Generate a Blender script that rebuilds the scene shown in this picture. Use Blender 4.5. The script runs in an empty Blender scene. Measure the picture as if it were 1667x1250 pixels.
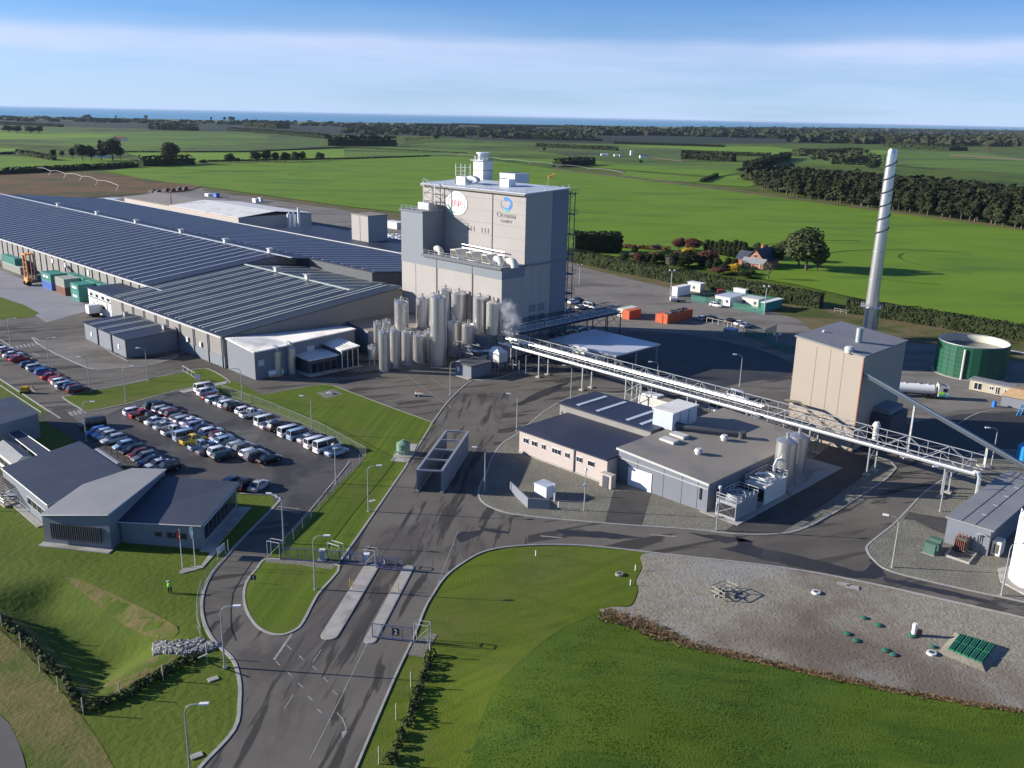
import bpy, bmesh, math, random
import numpy as np
from mathutils import Vector, Matrix, noise
from mathutils.geometry import tessellate_polygon
random.seed(7)
rnd = random.Random(11)
C = bpy.context.scene.collection
# ---------------- camera ----------------
F = 1480.; CX, CY = 833.5, 625.; H = 60.; RO = .0215
PT = math.atan(436 / F)
cp, sp = math.cos(PT), math.sin(PT); cr, sr = math.cos(RO), math.sin(RO)
fw = (0, cp, -sp); rt = (cr, sr * sp, sr * cp); up = (-sr, cr * sp, cr * cp)
cd = bpy.data.cameras.new('camera'); cam = bpy.data.objects.new('camera', cd); C.objects.link(cam)
M3 = Matrix((rt, up, tuple(-v for v in fw))).transposed()
cam.matrix_world = Matrix.Translation((0, 0, H)) @ M3.to_4x4()
cd.sensor_fit = 'HORIZONTAL'; cd.sensor_width = 36; cd.lens = 36 * F / 1667
cd.clip_start = 1; cd.clip_end = 200000
bpy.context.scene.camera = cam
# ---------------- light ----------------
SUN_EL = math.radians(18); SAZ = math.radians(175.5)          # direction towards the sun in the xy plane
sd = Vector((math.cos(SUN_EL) * math.cos(SAZ), math.cos(SUN_EL) * math.sin(SAZ), math.sin(SUN_EL)))
sl = bpy.data.lights.new('sun', 'SUN'); sl.energy = 5.0; sl.angle = math.radians(.5); sl.color = (1, .945, .86)
so = bpy.data.objects.new('sun', sl); C.objects.link(so); so.rotation_euler = sd.to_track_quat('Z', 'Y').to_euler()
W = bpy.data.worlds.new('World'); bpy.context.scene.world = W; W.use_nodes = True
nt = W.node_tree; nt.nodes.clear()
def N(t, ty, **k):
    n = t.nodes.new(ty)
    for a, v in k.items(): setattr(n, a, v)
    return n
sky = N(nt, 'ShaderNodeTexSky', sky_type='NISHITA', sun_disc=False)
sky.sun_elevation = SUN_EL; sky.sun_rotation = math.pi / 2 - SAZ; sky.altitude = 0; sky.air_density = .8; sky.dust_density = .2; sky.ozone_density = 3.0
tc = N(nt, 'ShaderNodeTexCoord'); sx = N(nt, 'ShaderNodeSeparateXYZ'); nt.links.new(tc.outputs['Generated'], sx.inputs[0])
mp = N(nt, 'ShaderNodeMapping'); mp.inputs['Scale'].default_value = (2.2, 2.2, 26); nt.links.new(tc.outputs['Generated'], mp.inputs[0])
n1 = N(nt, 'ShaderNodeTexNoise'); n1.inputs['Scale'].default_value = 1.3; n1.inputs['Detail'].default_value = 7; n1.inputs['Roughness'].default_value = .55
nt.links.new(mp.outputs[0], n1.inputs[0])
def ramp(t, src, pts):
    r = N(t, 'ShaderNodeValToRGB'); e = r.color_ramp.elements
    while len(e) < len(pts): e.new(.5)
    for i, (p, c) in enumerate(pts):
        e[i].position = p; e[i].color = (c, c, c, 1) if not isinstance(c, tuple) else c + (1,)
    t.links.new(src, r.inputs[0]); return r
def math_(t, op, a, b, clamp=False):
    m = N(t, 'ShaderNodeMath', operation=op, use_clamp=clamp)
    for i, v in enumerate((a, b)):
        if v is None: continue
        if hasattr(v, 'name'): t.links.new(v, m.inputs[i])
        else: m.inputs[i].default_value = v
    return m.outputs[0]
# a bank of thin cloud low over the horizon all the way round, broken at its upper edge
mx_ = N(nt, 'ShaderNodeMapping'); mx_.inputs['Scale'].default_value = (1.1, 1.1, 3); nt.links.new(tc.outputs['Generated'], mx_.inputs[0])
n2 = N(nt, 'ShaderNodeTexNoise'); n2.inputs['Scale'].default_value = 1.6; n2.inputs['Detail'].default_value = 4; nt.links.new(mx_.outputs[0], n2.inputs[0])
zz = math_(nt, 'ADD', sx.outputs['Z'], math_(nt, 'MULTIPLY', math_(nt, 'SUBTRACT', n2.outputs[0], .5), -.05))
band = ramp(nt, zz, [(0, .80), (.012, .70), (.03, .58), (.050, .60), (.060, .72), (.070, .70), (.080, .24), (.11, .08), (.2, .03)])
cl = math_(nt, 'MULTIPLY', band.outputs[0], math_(nt, 'MULTIPLY', ramp(nt, n1.outputs[0], [(.2, .45), (.55, 1)]).outputs[0], 1.0), True)
ccol = ramp(nt, sx.outputs['Z'], [(0, (7.0, 8.7, 12.3)), (.03, (7.6, 9.1, 12.5)), (.065, (8.5, 9.2, 12.2)), (.2, (8.2, 9.2, 12))])
mix = N(nt, 'ShaderNodeMix', data_type='RGBA')
nt.links.new(cl, mix.inputs[0]); 
tint = N(nt, 'ShaderNodeMix', data_type='RGBA', blend_type='MULTIPLY'); tint.inputs[0].default_value = 1; nt.links.new(sky.outputs[0], tint.inputs[6]); tint.inputs[7].default_value = (.66, 1.10, 1.66, 1)
nt.links.new(tint.outputs[2], mix.inputs[6]); nt.links.new(ccol.outputs[0], mix.inputs[7])
bg = N(nt, 'ShaderNodeBackground'); bg.inputs[1].default_value = .052
nt.links.new(mix.outputs[2], bg.inputs[0]); wo = N(nt, 'ShaderNodeOutputWorld'); nt.links.new(bg.outputs[0], wo.inputs[0])
vs = bpy.context.scene.view_settings
vs.view_transform = 'Standard'; vs.look = 'None'; vs.exposure = .78; vs.gamma = 1; vs.use_curve_mapping = False

# ---------------- survey: photo points to real ground positions ----------------
def P(px, py, z=0.):
    a = px - CX; b = CY - py
    d = [fw[i] * F + rt[i] * a + up[i] * b for i in range(3)]
    t = (z - H) / d[2]
    return Vector((d[0] * t, d[1] * t, z))
def J(v):
    v = (v[0], v[1], v[2] - H); k = sum(v[i] * fw[i] for i in range(3))
    return (CX + F * sum(v[i] * rt[i] for i in range(3)) / k, CY - F * sum(v[i] * up[i] for i in range(3)) / k)
def hz(px, py, ty):
    A_ = P(px, py); lo, hi = 0., 120.
    for _ in range(40):
        m = (lo + hi) / 2
        if J((A_[0], A_[1], m))[1] > ty: lo = m
        else: hi = m
    return lo
ANG = math.radians(-44.5)
A = Vector((math.cos(ANG), math.sin(ANG), 0)); B = Vector((-A[1], A[0], 0))
def S(a, b, z=0.): return Vector((a * A[0] + b * B[0], a * A[1] + b * B[1], z))
def LA(px, py, z=0.):
    p = P(px, py, z); return p.dot(A), p.dot(B)
def onB(px, py, b):
    lo, hi = 0., 59.
    for _ in range(50):
        m = (lo + hi) / 2
        if LA(px, py, m)[1] < b: hi = m
        else: lo = m
    return LA(px, py, lo)[0], lo
def onA(px, py, a):
    lo, hi = 0., 59.
    for _ in range(50):
        m = (lo + hi) / 2
        if LA(px, py, m)[0] > a: hi = m
        else: lo = m
    return LA(px, py, lo)[1], lo
# ---------------- materials ----------------
MAT = {}
def sw(n, v): return (v, v, v) if not isinstance(v, (tuple, list)) else tuple(v)
def mat(name, c1, c2=None, scale=1., rough=.7, metal=0., bump=0., bscale=None, stretch=(1, 1, 1), ang=0., c3=None, t3=(.55, .62), s3=.08, st3=(1, 1, 1), ang3=0, obj=False, detail=6, spec=None, ribs=None, rand=0, c4=None, s4=.05, t4=(.5, .6)):
    m = bpy.data.materials.new(name); m.use_nodes = True; t = m.node_tree; b = t.nodes['Principled BSDF']
    b.inputs['Roughness'].default_value = rough; b.inputs['Metallic'].default_value = metal
    spec = spec if spec is not None else (.15 if rough >= .85 else (.25 if rough >= .72 else .5))
    if spec is not None: b.inputs['Specular IOR Level'].default_value = spec
    c2 = c2 or tuple(x * .85 for x in c1)
    if obj: pos = N(t, 'ShaderNodeTexCoord').outputs['Object']
    else: pos = N(t, 'ShaderNodeNewGeometry').outputs['Position']
    def mapped(st, an):
        q = N(t, 'ShaderNodeMapping', vector_type='TEXTURE'); q.inputs['Rotation'].default_value = (0, 0, an); q.inputs['Scale'].default_value = tuple(1 / s for s in st); t.links.new(pos, q.inputs[0]); return q.outputs[0]
    n = N(t, 'ShaderNodeTexNoise'); n.inputs['Scale'].default_value = scale; n.inputs['Detail'].default_value = detail; n.inputs['Roughness'].default_value = .62
    t.links.new(mapped(stretch, ang), n.inputs[0])
    r = ramp(t, n.outputs[0], [(.33, tuple(c1)), (.67, tuple(c2))]); col = r.outputs[0]
    if c3:
        k = N(t, 'ShaderNodeTexNoise'); k.inputs['Scale'].default_value = s3; k.inputs['Detail'].default_value = 7; k.inputs['Roughness'].default_value = .6; k.inputs['Distortion'].default_value = .4
        t.links.new(mapped(st3, ang3), k.inputs[0]); f = ramp(t, k.outputs[0], [(t3[0], 0.), (t3[1], 1.)])
        mm = N(t, 'ShaderNodeMix', data_type='RGBA'); t.links.new(f.outputs[0], mm.inputs[0]); t.links.new(col, mm.inputs[6]); mm.inputs[7].default_value = tuple(c3) + (1,); col = mm.outputs[2]
    if c4:
        k = N(t, 'ShaderNodeTexNoise'); k.inputs['Scale'].default_value = s4; k.inputs['Detail'].default_value = 9; k.inputs['Roughness'].default_value = .68; k.inputs['Distortion'].default_value = .8
        t.links.new(mapped((.45, 1, 1), ang3), k.inputs[0]); f = ramp(t, k.outputs[0], [(t4[0], 0.), (t4[1], .85)])
        mm = N(t, 'ShaderNodeMix', data_type='RGBA'); t.links.new(f.outputs[0], mm.inputs[0]); t.links.new(col, mm.inputs[6]); mm.inputs[7].default_value = tuple(c4) + (1,); col = mm.outputs[2]
    if rand:
        oi = N(t, 'ShaderNodeObjectInfo'); hs = N(t, 'ShaderNodeHueSaturation'); mr = N(t, 'ShaderNodeMapRange'); mr.inputs[3].default_value = 1 - rand; mr.inputs[4].default_value = 1 + rand
        t.links.new(oi.outputs['Random'], mr.inputs[0]); t.links.new(mr.outputs[0], hs.inputs['Value']); t.links.new(col, hs.inputs['Color']); col = hs.outputs[0]
    t.links.new(col, b.inputs['Base Color'])
    if bump or ribs:
        bp = N(t, 'ShaderNodeBump'); bp.inputs['Strength'].default_value = 1
        if bump:
            k = N(t, 'ShaderNodeTexNoise'); k.inputs['Scale'].default_value = bscale or scale * 4; k.inputs['Detail'].default_value = 4; t.links.new(pos, k.inputs[0]); bp.inputs['Distance'].default_value = bump; t.links.new(k.outputs[0], bp.inputs['Height'])
        else:
            w = N(t, 'ShaderNodeTexWave', wave_type='BANDS', bands_direction='X'); w.inputs['Scale'].default_value = ribs[0]; t.links.new(mapped((1, 1, 1), ribs[1]), w.inputs[0]); bp.inputs['Distance'].default_value = ribs[2]; t.links.new(w.outputs[0], bp.inputs['Height'])
        t.links.new(bp.outputs[0], b.inputs['Normal'])
    MAT[name] = m; return m
A0 = ANG; B0 = ANG + math.pi / 2; R83 = math.radians(83)
mat('pasture', (.072, .108, .010), (.105, .140, .018), .05, .9, bump=.12, bscale=1.2, c3=(.035, .07, .012), s3=.012, t3=(.5, .62))
mat('lawn', (.080, .116, .008), (.118, .158, .014), .5, .9, bump=.06, bscale=5, c3=(.120, .128, .030), s3=.07, t3=(.48, .70), c4=(.056, .098, .009), s4=.22, t4=(.5, .72), stretch=(.12, 1.2, 1), ang=math.radians(35))
mat('lawn_mown', (.068, .112, .007), (.118, .168, .016), .55, .9, stretch=(.03, 1.3, 1), ang=R83, bump=.05, bscale=5, c3=(.115, .13, .025), s3=.12, t3=(.52, .72), c4=(.050, .10, .010), s4=.25, t4=(.54, .72))
mat('meadow', (.060, .101, .007), (.086, .130, .012), .7, .9, bump=.07, bscale=4, c3=(.072, .125, .018), s3=.05, t3=(.44, .72), c4=(.030, .072, .008), s4=.16, t4=(.5, .7), stretch=(.12, 1.1, 1), ang=math.radians(-12))
mat('bank_grass', (.115, .115, .030), (.18, .145, .060), .5, .95, bump=.10, bscale=2, c3=(.08, .11, .018), s3=.09, t3=(.48, .6))
mat('pivot_field', (.118, .205, .010), (.150, .240, .018), .02, .9, bump=.05, bscale=.8, c3=(.080, .165, .016), s3=.012, t3=(.5, .66), st3=(1, 3, 1))
mat('field_mid', (.098, .165, .022), (.125, .195, .028), .012, .95, c3=(.055, .085, .025), s3=.004, t3=(.5, .62), st3=(1, 3, 1))
mat('field_bright', (.14, .235, .018), (.165, .265, .026), .012, .95)
mat('field_dull', (.072, .120, .024), (.098, .142, .034), .010, .95, c3=(.06, .062, .03), s3=.005, t3=(.5, .62))
mat('field_cloud_shade', (.020, .032, .022), (.030, .044, .028), .006, .95, c3=(.045, .045, .028), s3=.003, t3=(.55, .65), st3=(1, 4, 1))  # dark scrub land with the cloud shadow over it put into the colour
mat('field_straw', (.20, .16, .085), (.25, .19, .10), .02, .95)
mat('brown_field', (.135, .078, .036), (.175, .105, .048), .04, .95, bump=.2, bscale=.5, c3=(.075, .075, .028), s3=.022, t3=(.48, .64))
mat('dry_grass', (.13, .105, .045), (.17, .135, .07), .1, .95, bump=.2, bscale=1, c3=(.07, .09, .02), s3=.05, t3=(.5, .62))
mat('gravel_yard', (.185, .168, .145), (.235, .215, .188), .25, .95, bump=.05, bscale=3, c3=(.125, .110, .092), s3=.03, t3=(.48, .66), st3=(1, 2.5, 1))
mat('gravel', (.145, .136, .105), (.26, .242, .195), 2.6, .95, bump=.08, bscale=4, c3=(.15, .14, .115), s3=.15, t3=(.45, .7))
mat('gravel_field', (.235, .208, .158), (.325, .292, .228), .9, .95, bump=.08, bscale=2.2, c3=(.155, .125, .095), s3=.035, t3=(.46, .64), c4=(.30, .29, .27), s4=.05, t4=(.52, .64))
mat('shadow_black', (.030, .029, .030), (.048, .045, .044), .12, .7)  # near-black colour for overlays that deepen cast shadows on the asphalt
mat('seam', (.29, .245, .20), (.31, .265, .22), 1, .8)
mat('asphalt', (.122, .106, .086), (.165, .145, .120), .09, .8, bump=.01, bscale=12, c3=(.052, .046, .040), s3=.30, t3=(.545, .575), st3=(.13, 1, 1), ang3=math.radians(22), c4=(.082, .072, .062), s4=.035, t4=(.50, .64))
mat('asphalt_entry', (.116, .101, .083), (.158, .139, .116), .12, .75, bump=.01, bscale=12, c3=(.050, .044, .039), s3=.5, t3=(.54, .575), st3=(.10, 1, 1), ang3=R83, c4=(.078, .069, .060), s4=.07, t4=(.50, .60))
mat('asphalt_lot', (.060, .053, .048), (.090, .080, .072), .12, .7, bump=.01, bscale=12, c3=(.036, .032, .031), s3=.09, t3=(.47, .58), c4=(.13, .118, .108), s4=.06, t4=(.60, .66))
mat('asphalt_plain', (.105, .098, .092), (.125, .116, .108), .4, .8, bump=.01, bscale=12)
mat('seal_dark', (.060, .055, .050), (.085, .078, .07), .4, .8, bump=.01, bscale=10)
mat('wet_mark', (.022, .020, .020), (.034, .030, .028), .5, .45)
mat('concrete', (.33, .31, .28), (.42, .39, .35), .5, .9, bump=.01, bscale=5, c3=(.27, .25, .22), s3=.2)
mat('apron', (.25, .245, .26), (.31, .30, .31), .1, .85, c3=(.21, .2, .21), s3=.08, st3=(.3, 1, 1))
mat('kerb', (.30, .29, .27), (.40, .38, .35), 1, .9)
mat('paint', (.40, .39, .36), (.20, .19, .175), 3, .8)
mat('sea', (.075, .27, .38), (.09, .30, .42), .0006, .35, bump=.25, bscale=.08)
mat('dark_leaf', (.016, .026, .010), (.040, .055, .018), .35, .9, rand=.18)
mat('pine_leaf', (.020, .030, .012), (.050, .056, .022), .25, .9, rand=.25)
mat('mid_leaf', (.035, .050, .018), (.075, .085, .035), .4, .9, rand=.15)
mat('hedge_leaf', (.018, .027, .010), (.046, .056, .022), .5, .9)
mat('red_leaf', (.10, .038, .028), (.16, .07, .045), .5, .9)
mat('brown_leaf', (.13, .075, .03), (.19, .12, .045), .5, .9)
mat('yellow_leaf', (.45, .27, .02), (.62, .40, .04), .5, .9)
mat('pale_leaf', (.13, .115, .085), (.20, .17, .12), .5, .9)
mat('tussock', (.17, .095, .040), (.30, .20, .095), .9, .95, bump=.2, bscale=4)
mat('bark', (.09, .065, .045), (.15, .12, .09), 2, .95)
mat('rock', (.20, .195, .18), (.42, .40, .36), .8, .9, bump=.05)
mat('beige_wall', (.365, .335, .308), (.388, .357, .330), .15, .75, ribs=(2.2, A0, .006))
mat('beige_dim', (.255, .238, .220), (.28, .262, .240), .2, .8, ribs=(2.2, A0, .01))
mat('cream_wall', (.47, .405, .36), (.50, .43, .385), .3, .8)
mat('boiler_wall', (.375, .315, .250), (.40, .335, .268), .1, .7, ribs=(2.2, A0, .01))
mat('grey_wall', (.165, .178, .205), (.185, .198, .225), .15, .65, ribs=(2.2, A0, .01))
mat('tower_grey', (.17, .19, .215), (.185, .205, .23), .15, .65)
mat('dark_wall', (.06, .065, .075), (.07, .075, .085), .2, .6)
mat('trim', (.10, .10, .11), (.12, .12, .13), 1, .6)
mat('pale_trim', (.50, .49, .46), (.56, .55, .52), 1, .6)
mat('navy_roof', (.024, .030, .056), (.031, .038, .068), .08, .50, ribs=(2.2, A0, .02), c3=(.044, .050, .075), s3=.05)
mat('slate_roof', (.025, .030, .044), (.034, .040, .055), .08, .5, ribs=(2.2, A0, .02), c3=(.05, .056, .062), s3=.05)
mat('office_roof', (.030, .036, .058), (.038, .045, .07), .3, .55, ribs=(2.2, B0, .02), c3=(.045, .05, .07), s3=.3)
mat('grey_roof', (.215, .215, .22), (.25, .25, .255), .2, .65, ribs=(2.2, B0, .02))
mat('tan_roof', (.245, .215, .175), (.285, .25, .205), .12, .7, c3=(.21, .19, .175), s3=.15)
mat('white_roof', (.74, .70, .63), (.80, .76, .70), .3, .5, c3=(.62, .58, .52), s3=.2)
mat('canopy_roof', (.52, .52, .56), (.58, .58, .62), .1, .3)
mat('skylight', (.44, .48, .54), (.52, .56, .62), .3, .5)
mat('skylight_green', (.42, .46, .42), (.50, .53, .49), .3, .5)
mat('steel', (.62, .60, .57), (.72, .70, .67), .5, .30, metal=.82, stretch=(1, 1, .08))
mat('bright_pipe', (.70, .69, .67), (.78, .77, .75), .5, .4, metal=.5)
mat('galv', (.36, .37, .38), (.44, .45, .46), 2, .5, metal=.5)
mat('blue_steel', (.05, .06, .085), (.07, .08, .11), 1, .6)
mat('gate_blue', (.055, .065, .16), (.07, .08, .19), 1, .55)
mat('glass', (.015, .02, .028), (.022, .028, .038), .5, .12)
mat('white', (.74, .73, .71), (.80, .79, .77), .5, .6)
mat('offwhite', (.58, .57, .50), (.64, .62, .55), .5, .7)
mat('black', (.015, .015, .017), (.02, .02, .022), 1, .6)
mat('louvre', (.10, .09, .07), (.13, .12, .10), 1, .8)
mat('teal', (.035, .22, .17), (.05, .26, .20), .5, .6)
mat('teal_mesh', (.03, .15, .11), (.04, .18, .13), .5, .8)
mat('tank_green', (.008, .075, .038), (.012, .092, .046), .3, .45)
mat('tank_lip', (.55, .52, .42), (.6, .57, .47), .3, .6)
mat('tank_water', (.03, .035, .04), (.05, .055, .06), .3, .1)
mat('cabin_cream', (.40, .35, .25), (.44, .39, .29), .5, .7)
mat('box_green', (.06, .13, .10), (.075, .15, .115), .5, .7)
mat('sage', (.15, .25, .17), (.18, .29, .20), .5, .7)
mat('lid_green', (.02, .16, .08), (.03, .2, .10), .5, .6)
mat('blue_box', (.05, .13, .42), (.06, .16, .48), .5, .6)
mat('rust_box', (.20, .075, .05), (.24, .09, .06), .5, .7)
mat('grey_box', (.33, .33, .28), (.36, .36, .31), .5, .7)
mat('orange_box', (.55, .10, .03), (.62, .13, .04), .4, .65)
mat('orange', (.75, .27, .05), (.8, .31, .07), .5, .6)
mat('tan_timber', (.32, .21, .12), (.4, .27, .16), 2, .85)
mat('timber', (.30, .27, .22), (.38, .34, .28), 2, .9)
mat('brick_wall', (.34, .14, .08), (.42, .19, .11), 1.5, .9)
mat('hivis', (.45, .85, .05), (.5, .9, .08), 1, .8)
mat('hivis_green', (.05, .62, .12), (.07, .7, .16), 1, .8)
mat('skin', (.5, .32, .24), (.55, .36, .27), 1, .7)
mat('red', (.55, .03, .03), (.6, .04, .04), 1, .6)
mat('logo_blue', (.02, .16, .58), (.02, .18, .62), 1, .6)
mat('logo_teal', (.02, .38, .33), (.03, .42, .36), 1, .6)
mat('logo_green', (.10, .36, .18), (.12, .4, .2), 1, .6)
mat('logo_red', (.70, .05, .10), (.74, .06, .12), 1, .6)
mat('logo_grey', (.22, .20, .20), (.25, .23, .23), 1, .7)
mat('blue_tank', (.02, .30, .65), (.03, .35, .7), 1, .5)
mat('tyre', (.02, .02, .02), (.03, .03, .03), 1, .9)
mat('rim', (.35, .35, .36), (.4, .4, .41), 1, .4, metal=.6)
mat('tail_red', (.35, .01, .01), (.4, .02, .02), 1, .4)
mat('lamp_glass', (.8, .8, .78), (.85, .85, .83), 1, .2)
CAR = dict(white=(.78, .78, .78), silver=(.42, .44, .47), grey=(.14, .15, .17), black=(.012, .012, .015), blue=(.03, .11, .36), navy=(.012, .025, .10), red=(.42, .018, .02), maroon=(.13, .012, .02), yellow=(.70, .50, .04), lightblue=(.30, .42, .56), teal=(.02, .25, .24), orange=(.42, .17, .04), green=(.02, .05, .035), purple=(.30, .26, .42))
for k_, c_ in CAR.items(): mat('paint_' + k_, c_, c_, 1, .28, metal=.15)
def mesh_mat(name, col, alpha):
    m = bpy.data.materials.new(name); m.use_nodes = True; t = m.node_tree; b = t.nodes['Principled BSDF']; b.inputs['Base Color'].default_value = col + (1,); b.inputs['Roughness'].default_value = .7
    g = N(t, 'ShaderNodeNewGeometry'); ch = N(t, 'ShaderNodeTexChecker'); ch.inputs['Scale'].default_value = 30; t.links.new(g.outputs['Position'], ch.inputs['Vector'])
    mr = N(t, 'ShaderNodeMapRange'); mr.inputs[3].default_value = alpha * .5; mr.inputs[4].default_value = alpha * 1.5; t.links.new(ch.outputs['Fac'], mr.inputs[0]); t.links.new(mr.outputs[0], b.inputs['Alpha'])
    MAT[name] = m
mesh_mat('chain_mesh', (.25, .26, .27), .10)
mesh_mat('gate_mesh', (.06, .07, .17), .40)
mesh_mat('shade_cloth', (.03, .17, .12), .8)
# ---------------- mesh helpers ----------------
ORG = {}
def fin(o, parent, name):
    C.objects.link(o)
    if parent is not None: o.parent = parent
    ORG[o.name] = o; return o
def wloc(o):
    v = Vector((0, 0, 0))
    while o is not None: v += Vector(o.location); o = o.parent
    return v
class MB:
    def __init__(s): s.v = []; s.f = []; s.m = []; s.cm = 0
    def add(s, vs_, fs):
        k = len(s.v); s.v += [tuple(v) for v in vs_]; s.f += [tuple(i + k for i in f) for f in fs]; s.m += [s.cm] * len(fs); return s
    def hexa(s, b4, t4):
        return s.add(list(b4) + list(t4), [(3, 2, 1, 0), (4, 5, 6, 7), (0, 1, 5, 4), (1, 2, 6, 5), (2, 3, 7, 6), (3, 0, 4, 7)])
    def box(s, c, ux, uy, hx, hy, z0, z1):
        c = Vector(c); ux = Vector(ux) * hx; uy = Vector(uy) * hy
        q = [c - ux - uy, c + ux - uy, c + ux + uy, c - ux + uy]
        return s.hexa([(p[0], p[1], z0) for p in q], [(p[0], p[1], z1) for p in q])
    def sbox(s, a0, a1, b0, b1, z0, z1):
        q = [S(a0, b0), S(a1, b0), S(a1, b1), S(a0, b1)]
        return s.hexa([(p[0], p[1], z0) for p in q], [(p[0], p[1], z1) for p in q])
    def prism(s, pts, z0, z1):
        n = len(pts); z1 = z1 if isinstance(z1, (list, tuple)) else [z1] * n
        ar = sum(pts[i][0] * pts[(i + 1) % n][1] - pts[(i + 1) % n][0] * pts[i][1] for i in range(n))
        if ar < 0: pts = pts[::-1]; z1 = list(z1)[::-1]
        tri = tessellate_polygon([[Vector((p[0], p[1], 0)) for p in pts]])
        vs_ = [(p[0], p[1], z0) for p in pts] + [(p[0], p[1], z) for p, z in zip(pts, z1)]
        fs = [(i, (i + 1) % n, n + (i + 1) % n, n + i) for i in range(n)]
        for t in tri:
            a, b, c = t
            cr_ = (pts[b][0] - pts[a][0]) * (pts[c][1] - pts[a][1]) - (pts[c][0] - pts[a][0]) * (pts[b][1] - pts[a][1])
            if cr_ < 0: a, c = c, a
            fs.append((n + a, n + b, n + c)); fs.append((c, b, a))
        return s.add(vs_, fs)
    def cyl(s, c, r, z0, z1, n=16, r2=None, cap=True):
        r2 = r if r2 is None else r2
        vs_ = [(c[0] + r * math.cos(2 * math.pi * i / n), c[1] + r * math.sin(2 * math.pi * i / n), z0) for i in range(n)] + [(c[0] + r2 * math.cos(2 * math.pi * i / n), c[1] + r2 * math.sin(2 * math.pi * i / n), z1) for i in range(n)]
        fs = [(i, (i + 1) % n, n + (i + 1) % n, n + i) for i in range(n)]
        if cap: fs += [tuple(range(n))[::-1], tuple(range(n, 2 * n))]
        return s.add(vs_, fs)
    def tube(s, pts, r, n=6):
        pts = [Vector(p) for p in pts]; k = len(s.v); up_ = Vector((0, 0, 1))
        for i, p in enumerate(pts):
            d = (pts[min(i + 1, len(pts) - 1)] - pts[max(i - 1, 0)]).normalized()
            u = d.cross(up_); u = Vector((1, 0, 0)) if u.length < 1e-3 else u.normalized(); w = u.cross(d)
            rr = r[i] if isinstance(r, (list, tuple)) else r
            for j in range(n):
                a = 2 * math.pi * j / n; s.v.append(tuple(p + u * math.cos(a) * rr + w * math.sin(a) * rr))
        for i in range(len(pts) - 1):
            for j in range(n):
                j2 = (j + 1) % n; s.f.append((k + i * n + j, k + i * n + j2, k + (i + 1) * n + j2, k + (i + 1) * n + j)); s.m.append(s.cm)
        s.f.append(tuple(k + j for j in range(n))[::-1]); s.m.append(s.cm)
        e = k + (len(pts) - 1) * n; s.f.append(tuple(e + j for j in range(n))); s.m.append(s.cm)
        return s
    def bar(s, a, b, w=.08):
        return s.tube([a, b], w, 4)
    def build(s, name, mt, parent=None, smooth=False, kind=None):
        me = bpy.data.meshes.new(name)
        off = wloc(parent) if parent is not None else Vector((0, 0, 0))
        vv = s.v if off.length < 1e-9 else [(x - off[0], y - off[1], z - off[2]) for x, y, z in s.v]
        me.from_pydata(vv, [], s.f)
        for m_ in (mt if isinstance(mt, (list, tuple)) else [mt]): me.materials.append(MAT[m_])
        if any(s.m): me.polygons.foreach_set('material_index', s.m)
        if smooth:
            me.polygons.foreach_set('use_smooth', [True] * len(me.polygons))
            try: me.set_sharp_from_angle(angle=math.radians(40))
            except Exception: pass
        me.update()
        o = bpy.data.objects.new(name, me)
        if kind: o['kind'] = kind
        return fin(o, parent, name)
LABELS = {}
def tag(o, label, cat, group=None):
    if label in LABELS and not group: label = label + ' too'
    LABELS[label] = 1
    o['label'] = label; o['category'] = cat
    if group: o['group'] = group
    return o
def thing(name, loc, label, cat, group=None, rz=0):
    o = bpy.data.objects.new(name, None); o.empty_display_size = .5; o.location = loc; o.rotation_euler = (0, 0, rz); C.objects.link(o)
    return tag(o, label, cat, group)
def copy_tree(o, parent=None):
    c = o.copy(); C.objects.link(c); c.parent = parent
    for ch in o.children: copy_tree(ch, c)
    return c
def smooth_pts(pts, n=6, closed=True):
    L = len(pts); out = []
    for i in range(L if closed else L - 1):
        g = (lambda k: pts[k % L]) if closed else (lambda k: pts[min(max(k, 0), L - 1)])
        p0, p1, p2, p3 = g(i - 1), g(i), g(i + 1), g(i + 2)
        for j in range(n):
            t = j / n
            out.append(tuple(.5 * ((2 * p1[d]) + (-p0[d] + p2[d]) * t + (2 * p0[d] - 5 * p1[d] + 4 * p2[d] - p3[d]) * t * t + (-p0[d] + 3 * p1[d] - 3 * p2[d] + p3[d]) * t ** 3) for d in (0, 1)))
    if not closed: out.append(tuple(pts[-1]))
    return out
def G(pts): return [tuple(P(x, y)[:2]) for x, y in pts]
def flat(name, pts, z, m, kind='structure', parent=None):
    tri = tessellate_polygon([[Vector((p[0], p[1], 0)) for p in pts]])
    b = MB(); fs = []
    for a, b_, c in tri:
        cr_ = (pts[b_][0] - pts[a][0]) * (pts[c][1] - pts[a][1]) - (pts[c][0] - pts[a][0]) * (pts[b_][1] - pts[a][1])
        fs.append((a, b_, c) if cr_ > 0 else (c, b_, a))
    b.add([(p[0], p[1], z) for p in pts], fs)
    return b.build(name, m, parent, kind=kind)
def slab(name, pts, z0, z1, m, kind='structure', parent=None):
    return MB().prism(pts, z0, z1).build(name, m, parent, kind=kind)
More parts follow.
